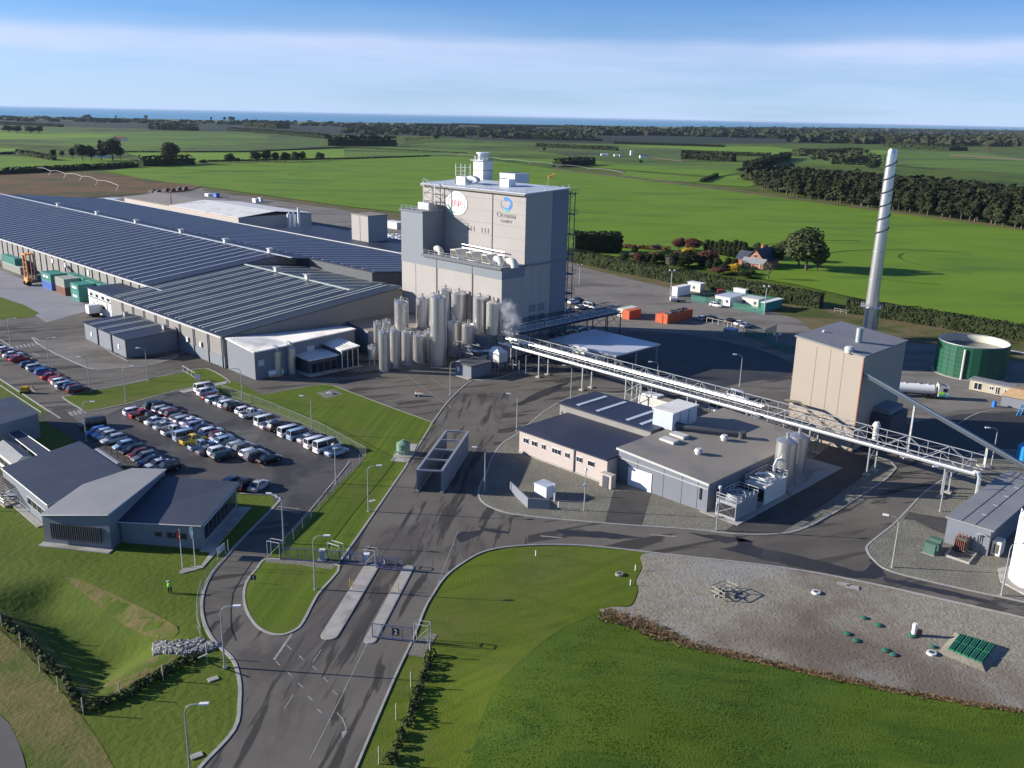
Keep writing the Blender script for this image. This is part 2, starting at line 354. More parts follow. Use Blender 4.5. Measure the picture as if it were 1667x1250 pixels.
def ribbon(b, pts, w, z0, z1, closed=False):
    P2 = [Vector((p[0], p[1])) for p in pts]; L = len(P2); nrm = []
    for i in range(L):
        a = P2[(i - 1) % L] if closed else P2[max(i - 1, 0)]; c = P2[(i + 1) % L] if closed else P2[min(i + 1, L - 1)]
        d = (c - a); d = d.normalized() if d.length > 1e-6 else Vector((1, 0)); nrm.append(Vector((-d[1], d[0])))
    for i in range(L if closed else L - 1):
        j = (i + 1) % L; q = [P2[i] - nrm[i] * w / 2, P2[j] - nrm[j] * w / 2, P2[j] + nrm[j] * w / 2, P2[i] + nrm[i] * w / 2]
        k = len(b.v)
        b.add([(x[0], x[1], z1) for x in q] + [(q[0][0], q[0][1], z0), (q[1][0], q[1][1], z0), (q[2][0], q[2][1], z0), (q[3][0], q[3][1], z0)], [(0, 1, 2, 3), (4, 5, 1, 0), (3, 2, 6, 7)])
    return b
def kerb(pts, closed=False, w=.32, z=.14):
    return ribbon(MB(), pts, w, 0, z, closed).build('kerb', 'kerb', kind='structure')
HAZE = 0.000018
# ---------------- far survey: correct the lens bow near the horizon ----------------
HX = [(-600, 172), (0, 174.8), (560, 176.1), (833, 180.3), (1107, 187.5), (1667, 210), (2200, 232)]
def hph(x):
    for (x0, y0), (x1, y1) in zip(HX, HX[1:]):
        if x <= x1: return y0 + (y1 - y0) * (x - x0) / (x1 - x0)
    return HX[-1][1]
def FR(x, y):
    w = min(1, max(0, (300 - y) / 110)); return x, y + w * (189 + RO * (x - CX) - hph(x))
def PF(x, y, z=0.): return P(*FR(x, y), z)
def GF(pts): return [tuple(PF(x, y)[:2]) for x, y in pts]
# ---------------- land and sea ----------------
COAST = [(-500, 188), (0, 192), (300, 192.5), (560, 192), (833, 193.5), (1107, 199.5), (1400, 206), (1667, 214), (2100, 231)]
coast = GF(COAST)
X0, X1, Y0, Y1 = -132., 150., 30., 210.; CELL = 1.5
RIM = G([(105, 940), (205, 985), (292, 1032), (262, 1062), (142, 1136), (70, 1070), (-10, 1005), (-60, 975)])
def sdist(x, y, poly):
    ins = False; d = 1e9; n = len(poly)
    for i in range(n):
        x0, y0 = poly[i]; x1, y1 = poly[(i + 1) % n]
        if (y0 > y) != (y1 > y) and x < (x1 - x0) * (y - y0) / (y1 - y0) + x0: ins = not ins
        dx, dy = x1 - x0, y1 - y0; t = max(0, min(1, ((x - x0) * dx + (y - y0) * dy) / (dx * dx + dy * dy)))
        d = min(d, math.hypot(x - x0 - t * dx, y - y0 - t * dy))
    return d if ins else -d
GP = [(1046, 902), (1102, 905.5), (1271, 925), (1407, 949), (1538, 978), (1667, 1007.5), (1850, 1050), (1850, 1200), (1667, 1157), (1562, 1142), (1441, 1120), (1296, 1089), (1150, 1055), (1054, 1026), (976, 997), (1000, 988), (1029, 987), (1040, 960), (1036, 945), (1046, 925)]
GPW = smooth_pts(G(GP), 3)
MC = P(985, 1040)
def gh(x, y):
    h = 0.
    if x < -25 and 50 < y < 130:
        d = sdist(x, y, RIM)
        t = max(0, min(1, (d + 1) / 6.5)); h = -2.0 * t * t * (3 - 2 * t)
        if d > -9: h += .12 * noise.noise((x * .3, y * .3, 0)) * max(0, min(1, (d + 6) / 6))
    r = math.hypot((x - MC[0]) / 26, (y - MC[1] + 14) / 15)
    if r < 1: h += 1.1 * (1 - r * r) ** 2 * max(0, min(1, -sdist(x, y, GPW) / 5)) * max(0, min(1, (x - P(700, 1040)[0] - 3) / 6))
    return h
b = MB(); nx = int((X1 - X0) / CELL); ny = int((Y1 - Y0) / CELL)
b.v = [(X0 + i * CELL, Y0 + j * CELL, gh(X0 + i * CELL, Y0 + j * CELL) if 0 < i < nx and 0 < j < ny else 0.) for j in range(ny + 1) for i in range(nx + 1)]
b.f = [(j * (nx + 1) + i, j * (nx + 1) + i + 1, (j + 1) * (nx + 1) + i + 1, (j + 1) * (nx + 1) + i) for j in range(ny) for i in range(nx)]; b.m = [0] * len(b.f)
XE = X0 + nx * CELL; YE = Y0 + ny * CELL; BG = 26000.
def rect(x0, x1, y0, y1): b.add([(x0, y0, 0), (x1, y0, 0), (x1, y1, 0), (x0, y1, 0)], [(0, 1, 2, 3)])
rect(-BG, X0, -200, YE); rect(XE, BG, -200, YE); rect(X0, XE, -200, Y0)
land = [(-BG, YE), (BG, YE)] + [(BG, coast[-1][1])] + coast[::-1] + [(-BG, coast[0][1])]
xs = sorted([X0, XE]); tri = tessellate_polygon([[Vector((p[0], p[1], 0)) for p in [(-BG, YE), (X0, YE), (XE, YE)] + land[1:]]])
lp = [(-BG, YE), (X0, YE), (XE, YE)] + land[1:]
fs = []
for a_, c_, d_ in tri:
    k = (lp[c_][0] - lp[a_][0]) * (lp[d_][1] - lp[a_][1]) - (lp[d_][0] - lp[a_][0]) * (lp[c_][1] - lp[a_][1]); fs.append((a_, c_, d_) if k > 0 else (d_, c_, a_))
b.add([(p[0], p[1], 0) for p in lp], fs)
b.build('ground', 'pasture', kind='structure', smooth=True)
b = MB(); b.add([(-160000, -900, -2.5), (160000, -900, -2.5), (160000, 150000, -2.5), (-160000, 150000, -2.5)], [(0, 1, 2, 3)]); b.build('sea', 'sea', kind='structure')
# ---------------- fields ----------------
fz = [.05]
def field(pts, m, name='field'):
    fz[0] += .012; return flat(name, GF(pts), fz[0], m)
field([(-300, 196), (0, 197.5), (560, 197.5), (833, 198), (1107, 204), (1667, 217), (2000, 228), (2000, 262), (1667, 240), (1480, 233), (1290, 231), (1107, 229), (960, 228), (780, 222), (700, 215), (560, 214), (330, 213), (0, 206), (-300, 204)], 'field_cloud_shade')
field([(560, 192.6), (833, 194.5), (1107, 200.5), (1300, 205), (1300, 208.5), (1107, 204), (833, 198), (560, 195.5)], 'field_straw')
field([(1150, 201.5), (1400, 207.5), (1667, 215.5), (1667, 220), (1400, 211.5), (1150, 206)], 'field_straw')
field([(0, 193), (560, 193), (560, 197), (0, 197)], 'field_mid')
field([(-300, 203), (0, 205), (330, 211), (560, 213), (540, 221), (290, 214), (0, 212), (-300, 208)], 'field_dull')
field([(-300, 214), (0, 213), (250, 214), (440, 216), (537, 222), (430, 230), (300, 238), (200, 246), (90, 238), (0, 236), (-300, 236)], 'field_mid')
field([(-300, 218), (0, 219), (190, 219), (170, 224), (0, 229), (-300, 229)], 'field_bright')
field([(440, 216), (640, 232), (560, 237), (310, 246), (200, 247), (300, 238), (430, 230)], 'field_dull')
field([(-300, 243), (30, 243), (60, 250), (20, 252), (-300, 254)], 'field_bright')
field([(-300, 256), (30, 256), (210, 259), (235, 268), (225, 271), (0, 280), (-300, 290)], 'pivot_field')
field([(205, 248), (330, 247), (560, 239), (560, 254), (330, 262), (240, 259)], 'field_bright')
field([(560, 236), (640, 234), (705, 226), (860, 228), (1000, 230), (1110, 231), (1110, 240), (860, 232), (700, 236)], 'field_mid')
field([(560, 238), (700, 233), (860, 240), (950, 252), (830, 248), (706, 249), (640, 253), (560, 254)], 'field_mid')
field([(860, 234), (1107, 238), (1210, 249), (1115, 262), (1000, 258), (930, 252)], 'field_dull')
field([(1000, 232), (1250, 236), (1290, 240), (1480, 245), (1440, 252), (1210, 250), (1107, 238)], 'field_bright')
field([(790, 253), (900, 256), (1010, 262), (1090, 270), (1210, 279), (1165, 287), (1010, 274), (850, 260)], 'pivot_field')
field([(970, 262), (1110, 262), (1210, 262), (1225, 272), (1190, 279), (1090, 270)], 'field_mid')
field([(1165, 289), (1230, 280), (1235, 300), (1215, 305), (1130, 298)], 'pivot_field')
field([(1020, 277), (1160, 290), (1125, 298), (1010, 286)], 'pivot_field')
field([(1280, 254), (1440, 250), (1440, 272), (1290, 266)], 'field_mid')
field([(1450, 245), (1550, 246), (1900, 262), (1900, 298), (1667, 287), (1450, 268)], 'field_mid')
field([(1548, 251), (1700, 262), (1700, 265), (1546, 254)], 'field_straw')
field([(1560, 245), (1667, 250), (1900, 262), (1900, 270), (1667, 258)], 'field_dull')
field([(225, 272), (335, 266), (400, 264), (560, 257.5), (640, 254), (708, 251), (760, 252), (900, 273), (1015, 287), (1222, 314), (1360, 333), (1500, 352), (1667, 374), (2000, 420), (2000, 600), (1667, 537), (1500, 508), (1374, 482), (1300, 465), (1150, 440), (1000, 418), (930, 410), (760, 372), (650, 346), (560, 336), (329, 304), (230, 291), (170, 279)], 'pivot_field')
field([(-300, 296), (0, 285), (150, 280), (230, 291), (329, 304), (300, 312), (190, 319), (90, 326), (0, 333), (-300, 348)], 'brown_field')
field([(900, 271), (1015, 285), (1222, 312), (1360, 331), (1667, 372), (1667, 376), (1360, 335), (1222, 316), (1015, 288.5), (900, 274)], 'dry_grass', 'farm_track')
# wheel tracks of the pivots: shallow ruts, each a narrow strip of flattened grass
b = MB()
for (cx, cy, r, a0, a1) in ((1500, 436, 46, 150, 260), (1625, 430, 42, 140, 235), (1560, 440, 95, 95, 200), (1560, 440, 60, 60, 170), (390, 285, 55, 60, 200), (520, 285, 30, 120, 300), (470, 290, 110, 30, 160), (585, 275, 60, 10, 120)):
    c = P(cx, cy); ribbon(b, [(c[0] + r * math.cos(math.radians(t)), c[1] + r * math.sin(math.radians(t))) for t in range(a0, a1, 5)], 1.1, .3, .45)
b.build('wheel_track', 'meadow', kind='structure')
# ---------------- site surfaces ----------------
slab('gravel_yard', G([(-400, 350), (0, 334), (100, 326), (190, 319), (300, 312), (330, 305), (560, 336), (650, 347), (760, 374), (935, 412), (1000, 432), (1100, 458), (1335, 500), (1376, 508), (1470, 520), (1667, 560), (1900, 600), (1900, 760), (1400, 760), (900, 660), (300, 600), (-60, 520), (-400, 560)]), -.2, .02, 'gravel_yard')
flat('dry_verge', G([(935, 412), (1000, 428), (1100, 454), (1335, 498), (1376, 506), (1667, 556), (1900, 600), (1900, 640), (1667, 590), (1520, 560), (1430, 555), (1330, 545), (1300, 520), (1200, 492), (1060, 462), (935, 432)]), .045, 'dry_grass')
flat('dry_verge', G([(330, 305), (560, 336), (650, 347), (655, 362), (560, 342), (330, 310)]), .045, 'dry_grass')
ASP = [(330, 1300), (326, 1250), (381, 1189), (390, 1142), (389, 1106), (378, 1073), (349, 1045), (333, 1016), (328, 987), (333, 958), (346, 933), (367, 908), (396, 876), (453, 818), (450, 808), (443, 804), (390, 803), (340, 805), (270, 790), (150, 706), (99, 682), (0, 617), (-120, 545), (-120, 470), (0, 470), (150, 470), (300, 470), (640, 490), (800, 520), (900, 548), (1010, 560), (1060, 548), (1180, 560), (1270, 580), (1300, 640), (1380, 690), (1480, 690), (1560, 668), (1667, 662), (1800, 680), (1900, 1080), (1667, 1006.4), (1538, 977), (1407, 948), (1271, 924), (1102, 904.7), (957, 889), (860, 888), (793, 897), (752, 918), (724, 940.4), (705, 968), (691.4, 992), (672.5, 1040), (641.5, 1105.6), (580, 1250), (560, 1300)]
slab('asphalt_yard', G(ASP), 0, .06, 'asphalt')
flat('entry_road', G([(330, 1300), (326, 1250), (381, 1189), (390, 1142), (389, 1106), (378, 1073), (349, 1045), (333, 1016), (400, 1000), (420, 1021), (459, 1035), (493, 1013), (517, 968), (552, 920), (573, 894), (621, 820), (690, 710), (745, 640), (830, 640), (800, 735), (776, 800), (810, 835), (860, 850), (860, 887), (793, 897), (752, 918), (724, 940.4), (705, 968), (691.4, 992), (672.5, 1040), (641.5, 1105.6), (580, 1250), (560, 1300)]), .068, 'asphalt_entry')
LOT = [(142, 690), (205, 662), (297, 636), (352, 644), (420, 670), (500, 707), (566, 747), (560, 762), (475, 862), (445, 815), (444, 805), (390, 802), (280, 790), (150, 706)]
flat('car_park', G(LOT), .070, 'asphalt_lot')
flat('yard_shadow', smooth_pts(G([(905, 548), (1010, 541), (1080, 541), (1150, 550), (1230, 568), (1275, 585), (1300, 600), (1285, 612), (1200, 625), (1120, 645), (1040, 625), (960, 600)]), 3), .066, 'shadow_black')  # painted shade: darkens the asphalt where the tower's shadow falls
flat('yard_shadow', G([(1480, 690), (1560, 675), (1667, 670), (1750, 690), (1750, 752), (1640, 752), (1590, 748), (1500, 752), (1450, 735)]), .066, 'shadow_black')  # shade painted the same way right of the boiler house
flat('concrete_apron', G([(-120, 430), (0, 440), (66, 466), (130, 488), (147, 505), (75, 525), (60, 515), (-10, 482), (-120, 460)]), .075, 'apron')
def patch(name, pts, m, z=.09, k=True, closed=True, sm=5, w=.32):
    q = smooth_pts(G(pts), sm, True) if sm else G(pts)
    slab(name, q, 0, z, m)
    if k: kerb(q, True, w)
ISL = [(841, 707), (818, 722), (801, 745), (793.5, 766), (783, 788), (779, 802), (785, 817), (810, 831), (860, 841), (1005, 854), (1131, 862.6), (1199, 870), (1271.5, 869.5), (1310, 860), (1344, 843), (1383, 819), (1459, 762), (1400, 735), (1300, 700), (1120, 655), (975, 640), (908, 656)]
patch('gravel_bed', ISL, 'gravel', .10, sm=3)
flat('driveway', G([(999, 799.5), (984.5, 852), (1045, 857), (1061, 801)]), .105, 'seal_dark')
flat('service_lane', G([(1385, 700), (1330, 742), (1290, 775), (1180, 866), (1215, 870), (1272, 868), (1310, 845), (1400, 780), (1430, 745)]), .106, 'seal_dark')
slab('plant_pad', [tuple(S(a, b_)[:2]) for a, b_ in ((-72, 116.5), (-65, 116.5), (-65, 152), (-72, 152))], 0, .2, 'concrete')
patch('gravel_bed', [(1418, 883), (1411, 895), (1424, 914), (1451, 931), (1538, 953), (1667, 981), (1800, 1010), (1900, 800), (1700, 740), (1600, 735), (1566, 762), (1508, 799.5), (1460, 849)], 'gravel', .10, sm=3)
flat('driveway', G([(1480, 834), (1500, 838), (1552, 846), (1543, 872), (1520, 864), (1490, 848), (1470, 846)]), .105, 'seal_dark')
patch('gravel_bed', [(52, 549), (75, 556), (140, 548), (208, 588), (290, 578), (250, 594), (190, 600), (150, 601), (110, 585), (70, 565)], 'gravel_yard', .09, sm=3)
for q in (G([(95, 660), (130, 690), (150, 706), (270, 790), (200, 760), (120, 716), (60, 680), (85, 668)]),):
    flat('footpath', q, .10, 'seal_dark')
# lawns
slab('lawn', G([(1, 484), (40, 497), (64, 510), (52, 516), (20, 520), (-120, 522), (-120, 470)]), 0, .10, 'lawn')
patch('lawn', [(103, 648), (112, 645), (145, 637), (200, 626), (290, 608), (330, 600), (352, 607), (374, 622), (362, 626), (330, 630), (297, 634), (205, 658), (142, 670), (130, 665)], 'lawn', .10, sm=3)
patch('lawn', [(335, 632), (378, 620), (420, 640), (440, 641), (520, 626), (545, 629), (640, 665), (704, 688), (690, 712), (659, 762), (592, 860), (555, 912), (548, 922), (440, 908), (470, 873), (520, 822), (575, 765), (594, 745), (560, 724), (520, 703), (440, 669), (360, 641)], 'lawn_mown', .10, False, sm=3)
kerb(G([(555, 912), (592, 860), (659, 762), (690, 712), (704, 688)]), w=.3)
kerb(G([(704, 688), (640, 665), (545, 629), (520, 626), (440, 641)]), w=.15)
kerb(G([(570, 752), (475, 868)]), w=.2)
patch('lawn', [(552, 922), (517.6, 968), (493.5, 1012.7), (480, 1026.5), (459, 1034), (438.5, 1031.6), (418, 1019.6), (402, 995.5), (397, 971), (402, 947), (418, 926.7), (435, 911), (490, 915)], 'lawn_mown', .10, sm=4)
slab('gravel_strip', G([(436, 907), (432, 916), (480, 920), (540, 928), (551, 920)]), 0, .115, 'gravel')
patch('concrete_pad', [(460, 560)], 'concrete') if 0 else None
flat('concrete_pad', G([(515, 640), (541, 634), (560, 642), (530, 649)]), .115, 'gravel_yard')
slab('concrete_pad', G([(636, 752), (652, 723), (680, 724), (672, 742), (664, 754)]), 0, .2, 'concrete')
slab('concrete_pad', G([(291, 637), (373, 620), (366, 626), (300, 640)]), 0, .13, 'concrete')
slab('footpath', G([(291, 933), (297, 926), (328, 921), (342, 900), (357, 886), (352, 900), (330, 925), (298, 934)]), 0, .1, 'concrete')
# islands between the gates
def island(p0, p1, q0, q1):
    a, c = (P(*p0) + P(*p1)) / 2, (P(*q0) + P(*q1)) / 2; r = (P(*p0) - P(*p1)).length / 2; an = math.atan2((c - a)[1], (c - a)[0])
    q = [(a[0] + r * math.cos(an + math.pi / 2 + k * math.pi / 8), a[1] + r * math.sin(an + math.pi / 2 + k * math.pi / 8)) for k in range(9)] + [(c[0] + r * math.cos(an - math.pi / 2 + k * math.pi / 8), c[1] + r * math.sin(an - math.pi / 2 + k * math.pi / 8)) for k in range(9)]
    slab('traffic_island', q, 0, .17, 'concrete'); kerb(q, True, .22, .16)
island((524, 1034), (549, 1036), (591, 925), (618, 922))
island((594, 1043), (611, 1044), (656, 926), (674, 925))
# kerbs of the roads
kerb(smooth_pts(G([(320, 1275), (326, 1250), (381, 1189), (390, 1142), (389, 1106), (378, 1073), (349, 1045), (333, 1016), (328, 987), (333, 958), (346, 933), (367, 908), (396, 876), (453, 818), (450, 810), (443, 806), (390, 804)]), 4, False), w=.38)
kerb(smooth_pts(G([(570, 1275), (580, 1250), (641.5, 1105.6), (672.5, 1040), (691.4, 992), (705, 968), (724, 940.4), (752, 918), (793, 897), (860, 888), (957, 889), (1102, 904.7), (1271, 924), (1407, 948), (1538, 977), (1667, 1006.4), (1800, 1038)]), 4, False), w=.26)
kerb(G([(-60, 578), (0, 617), (99, 682)]), w=.3); kerb(G([(-60, 590), (0, 627), (68, 672)]), w=.15)
kerb(smooth_pts(G([(704, 688), (733, 650), (768, 620), (800, 618), (900, 590)]), 4, False), w=.3)
kerb(smooth_pts(G([(-60, 518), (0, 553), (60, 590), (110, 622), (150, 634), (200, 628), (300, 603)]), 3, False), w=.25)
kerb(smooth_pts(G([(1560, 690), (1590, 674), (1630, 668), (1700, 672)]), 4, False), w=.25)
# markings
pz = .078
def line(pts, w=.12, m='paint', z=pz): ribbon(MB(), G(pts), w, z - .004, z + .004).build('road_marking', m, kind='structure')
line([(475, 1033), (446, 1075)], .3)
for a_ in (((597, 1050), (505, 1237)), ((523, 1058), (509, 1079)), ((477, 1132), (463, 1155)), ((745, 866), (713, 951))): line(a_, .10)
for x, y in ((470, 1054), (490, 1071), (512, 1088), (530, 1107), (545, 1128), (452, 1080), (470, 1096), (489, 1116), (505, 1137), (520, 1158)): line([(x - 3, y - 3), (x + 4, y + 4)], .13)
line([(549, 1161), (558, 1172), (563, 1185), (562, 1195)], .12); flat('road_marking', G([(556, 1192), (566, 1191), (558, 1203)]), pz, 'paint')
for i in range(7): x = 22 + i * 6.3; y = 567 - i * 1.1; line([(x - 2, y - 3), (x + 2, y + 2)], .5)
for i in range(6): x = 101 + i * 7; y = 677 - i * 1.4; line([(x - 2, y - 3), (x + 3, y + 3)], .55)
line([(53, 575), (64, 580)], .4); line([(49, 632), (60, 640)], .4)
line([(880, 873), (915, 876)], .3); line([(1060, 871), (1100, 874)], .3); line([(455, 830), (489, 836)], .2); line([(452, 825), (487, 829)], .2)
line([(660, 610), (735, 665), (740, 660)], .08); line([(735, 665), (725, 650), (745, 632)], .08); line([(700, 615), (742, 640)], .08)
for i in range(22): x = 395 - i * 8.6 + 170; y = 748 - i * 4.75; line([(x, y + 1), (x - 17, y + 6)], .09)
line([(395, 732), (430, 762), (445, 758)], .1)
line([(570, 752), (480, 862)], .12)
def wet(pts, z):
    g = [Vector(p) for p in G(pts)]; q = [g[i].lerp(g[(i + 1) % len(g)], k / 10) for i in range(len(g)) for k in range(10)]
    flat('wet_mark', [(x + .55 * noise.noise((x * .7, y * .7, 1)) + .2 * noise.noise((x * 2.3, y * 2.3, 4)), y + .35 * noise.noise((x * .7, y * .7, 7)) + .15 * noise.noise((x * 2.5, y * 2.5, 2))) for x, y in q], z, 'wet_mark')
for i, w_ in enumerate(([(1195, 872), (1222, 882), (1235, 893), (1275, 900), (1330, 912), (1380, 926), (1408, 930), (1418, 918), (1422, 902), (1436, 905), (1432, 922), (1442, 937), (1425, 943), (1380, 940), (1310, 927), (1250, 913), (1205, 901), (1170, 893), (1200, 889), (1203, 881)], [(905, 862), (980, 866), (1050, 876), (1000, 878), (920, 872)], [(1120, 868), (1180, 873), (1230, 882), (1180, 884)], [(1440, 940), (1540, 962), (1667, 990), (1667, 996), (1540, 969), (1440, 946)],
  [(955, 612), (925, 624), (900, 640), (850, 660), (835, 660), (880, 636)], [(775, 856), (800, 861), (830, 866), (828, 870), (790, 866)], [(742, 872), (752, 866), (790, 864), (770, 876), (748, 884)])):
    wet(w_, .0735)
# gravel paddock, meadow and verges in the foreground
GP = [(1046, 902), (1102, 905.5), (1271, 925), (1407, 949), (1538, 978), (1667, 1007.5), (1850, 1050), (1850, 1200), (1667, 1157), (1562, 1142), (1441, 1120), (1296, 1089), (1150, 1055), (1054, 1026), (976, 997), (1000, 988), (1029, 987), (1040, 960), (1036, 945), (1046, 925)]
from mathutils.geometry import delaunay_2d_cdt
def drape(name, pts, dz, m, step=2.):
    n = len(pts); bd = []
    for i in range(n):
        p, q = Vector(pts[i]), Vector(pts[(i + 1) % n]); k = max(1, int((q - p).length / step)) if max(abs(p[0]), abs(p[1])) < 260 else 1
        for j in range(k): bd.append(p.lerp(q, j / k))
    xs_ = [p[0] for p in bd]; ys_ = [p[1] for p in bd]; ins = []
    x = max(min(xs_), X0); 
    while x < min(max(xs_), X1):
        y = max(min(ys_), Y0)
        while y < min(max(ys_), Y1):
            if sdist(x, y, pts) > step * .4: ins.append(Vector((x, y)))
            y += step
        x += step
    r = delaunay_2d_cdt(bd + ins, [(i, (i + 1) % len(bd)) for i in range(len(bd))], [], 1, 1e-4)
    b = MB(); b.add([(v[0], v[1], gh(v[0], v[1]) + dz) for v in r[0]], [tuple(f) for f in r[2]])
    for i, f in enumerate(b.f):
        a_, c_, d_ = (b.v[k] for k in f[:3])
        if (c_[0] - a_[0]) * (d_[1] - a_[1]) - (d_[0] - a_[0]) * (c_[1] - a_[1]) < 0: b.f[i] = f[::-1]
    return b.build(name, m, kind='structure', smooth=True)
slab('gravel_paddock', GPW, 0, .05, 'gravel_field')
drape('meadow', smooth_pts(G([(945, 996), (976, 996), (1054, 1028), (1150, 1057), (1296, 1091), (1441, 1122), (1562, 1144), (1667, 1159), (1900, 1210), (1900, 1330), (720, 1330), (745, 1230), (775, 1145), (830, 1075), (890, 1025)]), 3), .02, 'meadow')
drape('lawn', smooth_pts(G([(860, 890), (957, 891), (1043, 899), (1044, 925), (1034, 945), (1038, 960), (1027, 985), (1000, 987), (970, 998), (905, 1030), (845, 1082), (795, 1148), (770, 1230), (750, 1330), (560, 1330), (583, 1250), (643, 1107), (674, 1042), (693, 993), (707, 969), (726, 942), (753, 920), (795, 899)]), 3), .035, 'lawn')
drape('bank', smooth_pts(G([(104, 938), (155, 954), (216, 982), (288, 1020), (270, 1036), (202, 1008), (144, 968)]), 3), .03, 'bank_grass')
drape('bank', smooth_pts(G([(144, 1132), (202, 1086), (259, 1063), (299, 1064), (252, 1092), (187, 1128), (144, 1146)]), 3), .03, 'bank_grass')
drape('bank', smooth_pts(G([(8, 985), (45, 1008), (100, 1063), (152, 1122), (138, 1132), (60, 1078), (-6, 1022)]), 3), .03, 'bank_grass')
drape('verge', smooth_pts(G([(-100, 960), (-30, 1000), (60, 1082), (120, 1150), (175, 1230), (200, 1320), (60, 1320), (47, 1250), (25, 1200), (0, 1160), (-100, 1100)]), 3), .03, 'bank_grass')
slab('side_road', smooth_pts(G([(-200, 1100), (-80, 1128), (0, 1165), (25, 1198), (42, 1250), (50, 1330), (-250, 1330)]), 3), 0, .05, 'asphalt_plain')
slab('gravel_pad', G([(673, 1046), (662, 1066), (690, 1071), (712, 1034), (700, 1030)]), 0, .08, 'gravel')
# ---------------- plant buildings (site frame: a along the front walls, b into the site) ----------------
def mk(cat_, name, loc, label, group=None): return thing(name, loc, label, cat_, group)
def roof_strips(par, a0, a1, step, w, zf, b0, b1, m, pair=0, name='skylight_strip'):
    a = a0
    while a < a1:
        for q in ((0, pair) if pair else (0,)):
            x = a + q; MB().hexa([S(x, b0, zf(b0) + .22), S(x + w, b0, zf(b0) + .22), S(x + w, b1, zf(b1) + .22), S(x, b1, zf(b1) + .22)], [S(x, b0, zf(b0) + .34), S(x + w, b0, zf(b0) + .34), S(x + w, b1, zf(b1) + .34), S(x, b1, zf(b1) + .34)]).build(name, m, par)
        a += step
def roof_sheet(par, a0, a1, b0, b1, zf, m, t=.22, name='roof'):
    return MB().hexa([S(a0, b0, zf(b0)), S(a1, b0, zf(b0)), S(a1, b1, zf(b1)), S(a0, b1, zf(b1))], [S(a0, b0, zf(b0) + t), S(a1, b0, zf(b0) + t), S(a1, b1, zf(b1) + t), S(a0, b1, zf(b1) + t)]).build(name, m, par)
def vents(par, lst, s=1.0, m='pale_trim'):
    for a, b_, z in lst: MB().sbox(a - s * .5, a + s * .5, b_ - s * .5, b_ + s * .5, z, z + s).sbox(a - s * .7, a + s * .7, b_ - s * .7, b_ + s * .7, z + s, z + s * 1.15).build('roof_vent', m, par)
def lerpf(p): return lambda b_: p[0][1] + (p[1][1] - p[0][1]) * (b_ - p[0][0]) / (p[1][0] - p[0][0])
# long warehouse
wA = mk('warehouse', 'warehouse', S(-400, 160), 'long navy roofed warehouse with thin pale skylight stripes and beige front wall')
fA = lerpf(((114.5, 9), (159.7, 14))); gA = lerpf(((159.7, 14), (215, 9)))
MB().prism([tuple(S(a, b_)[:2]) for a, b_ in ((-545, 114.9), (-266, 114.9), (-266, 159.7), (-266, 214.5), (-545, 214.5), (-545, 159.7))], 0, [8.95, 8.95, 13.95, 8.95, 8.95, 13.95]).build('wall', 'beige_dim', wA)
roof_sheet(wA, -546, -266, 114.3, 159.7, fA, 'navy_roof'); roof_sheet(wA, -546, -258.5, 159.7, 215, gA, 'navy_roof')
MB().prism([tuple(S(a, b_)[:2]) for a, b_ in ((-266, 166), (-224, 166), (-224, 214.5), (-266, 214.5))], 0, [13.3, 13.3, 8.95, 8.95]).build('rear_bay_wall', 'dark_wall', wA)
roof_sheet(wA, -258.5, -223, 166, 215, gA, 'navy_roof')
roof_strips(wA, -542, -268, 5.5, .5, fA, 115.5, 159, 'skylight'); roof_strips(wA, -540, -226, 5.5, .42, gA, 168, 212, 'skylight')
MB().hexa([S(-546, 159.2, 14.25), S(-258.5, 159.2, 14.25), S(-258.5, 160.2, 14.25), S(-546, 160.2, 14.25)], [S(-546, 159.2, 14.4), S(-258.5, 159.2, 14.4), S(-258.5, 160.2, 14.4), S(-546, 160.2, 14.4)]).build('ridge_cap', 'skylight', wA)
MB().sbox(-546, -223, 214.6, 215.3, 9.2, 9.5).build('gutter', 'pale_trim', wA); MB().sbox(-546, -256, 114.0, 114.5, 8.85, 9.25).build('gutter', 'pale_trim', wA)
for i in range(46):
    a = -543 + i * 6.0
    if a < -266: MB().sbox(a, a + .25, 114.6, 114.85, 0, 8.85).build('downpipe', 'tower_grey', wA)
vents(wA, [(a, 159.7, 14.35) for a in (-462, -416, -376, -336, -302, -272)], 1.4)
for a in (-345, -333, -312.5): MB().sbox(a, a + 1.1, 114.6, 114.86, 6.2, 7.8).build('wall_light', 'white', wA)
MB().sbox(-334, -328, 114.6, 114.86, 0, 4).build('roller_door', 'white', wA)
# nearer warehouse
wB = mk('warehouse', 'warehouse', S(-230, 130), 'nearer warehouse with paired pale roof stripes and beige ribbed wall')
fB = lerpf(((102.4, 7.7), (146.4, 12.4))); gB = lerpf(((146.4, 12.4), (170, 9.9))); fB2 = lerpf(((102.4, 7.7), (155.8, 13.4)))
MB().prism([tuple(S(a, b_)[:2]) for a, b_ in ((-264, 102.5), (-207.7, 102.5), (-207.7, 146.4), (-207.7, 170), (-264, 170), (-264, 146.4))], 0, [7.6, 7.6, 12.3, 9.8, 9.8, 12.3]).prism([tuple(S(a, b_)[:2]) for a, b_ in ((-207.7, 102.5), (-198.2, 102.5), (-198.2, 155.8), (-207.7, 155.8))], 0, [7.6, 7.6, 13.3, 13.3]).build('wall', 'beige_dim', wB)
MB().sbox(-264.2, -198, 102.35, 102.5, 0, 2.8).build('plinth', 'tower_grey', wB)
roof_sheet(wB, -265, -207.7, 101.9, 146.4, fB, 'slate_roof'); roof_sheet(wB, -265, -207.7, 146.4, 170, gB, 'slate_roof'); roof_sheet(wB, -207.7, -197.8, 101.9, 155.9, fB2, 'slate_roof')
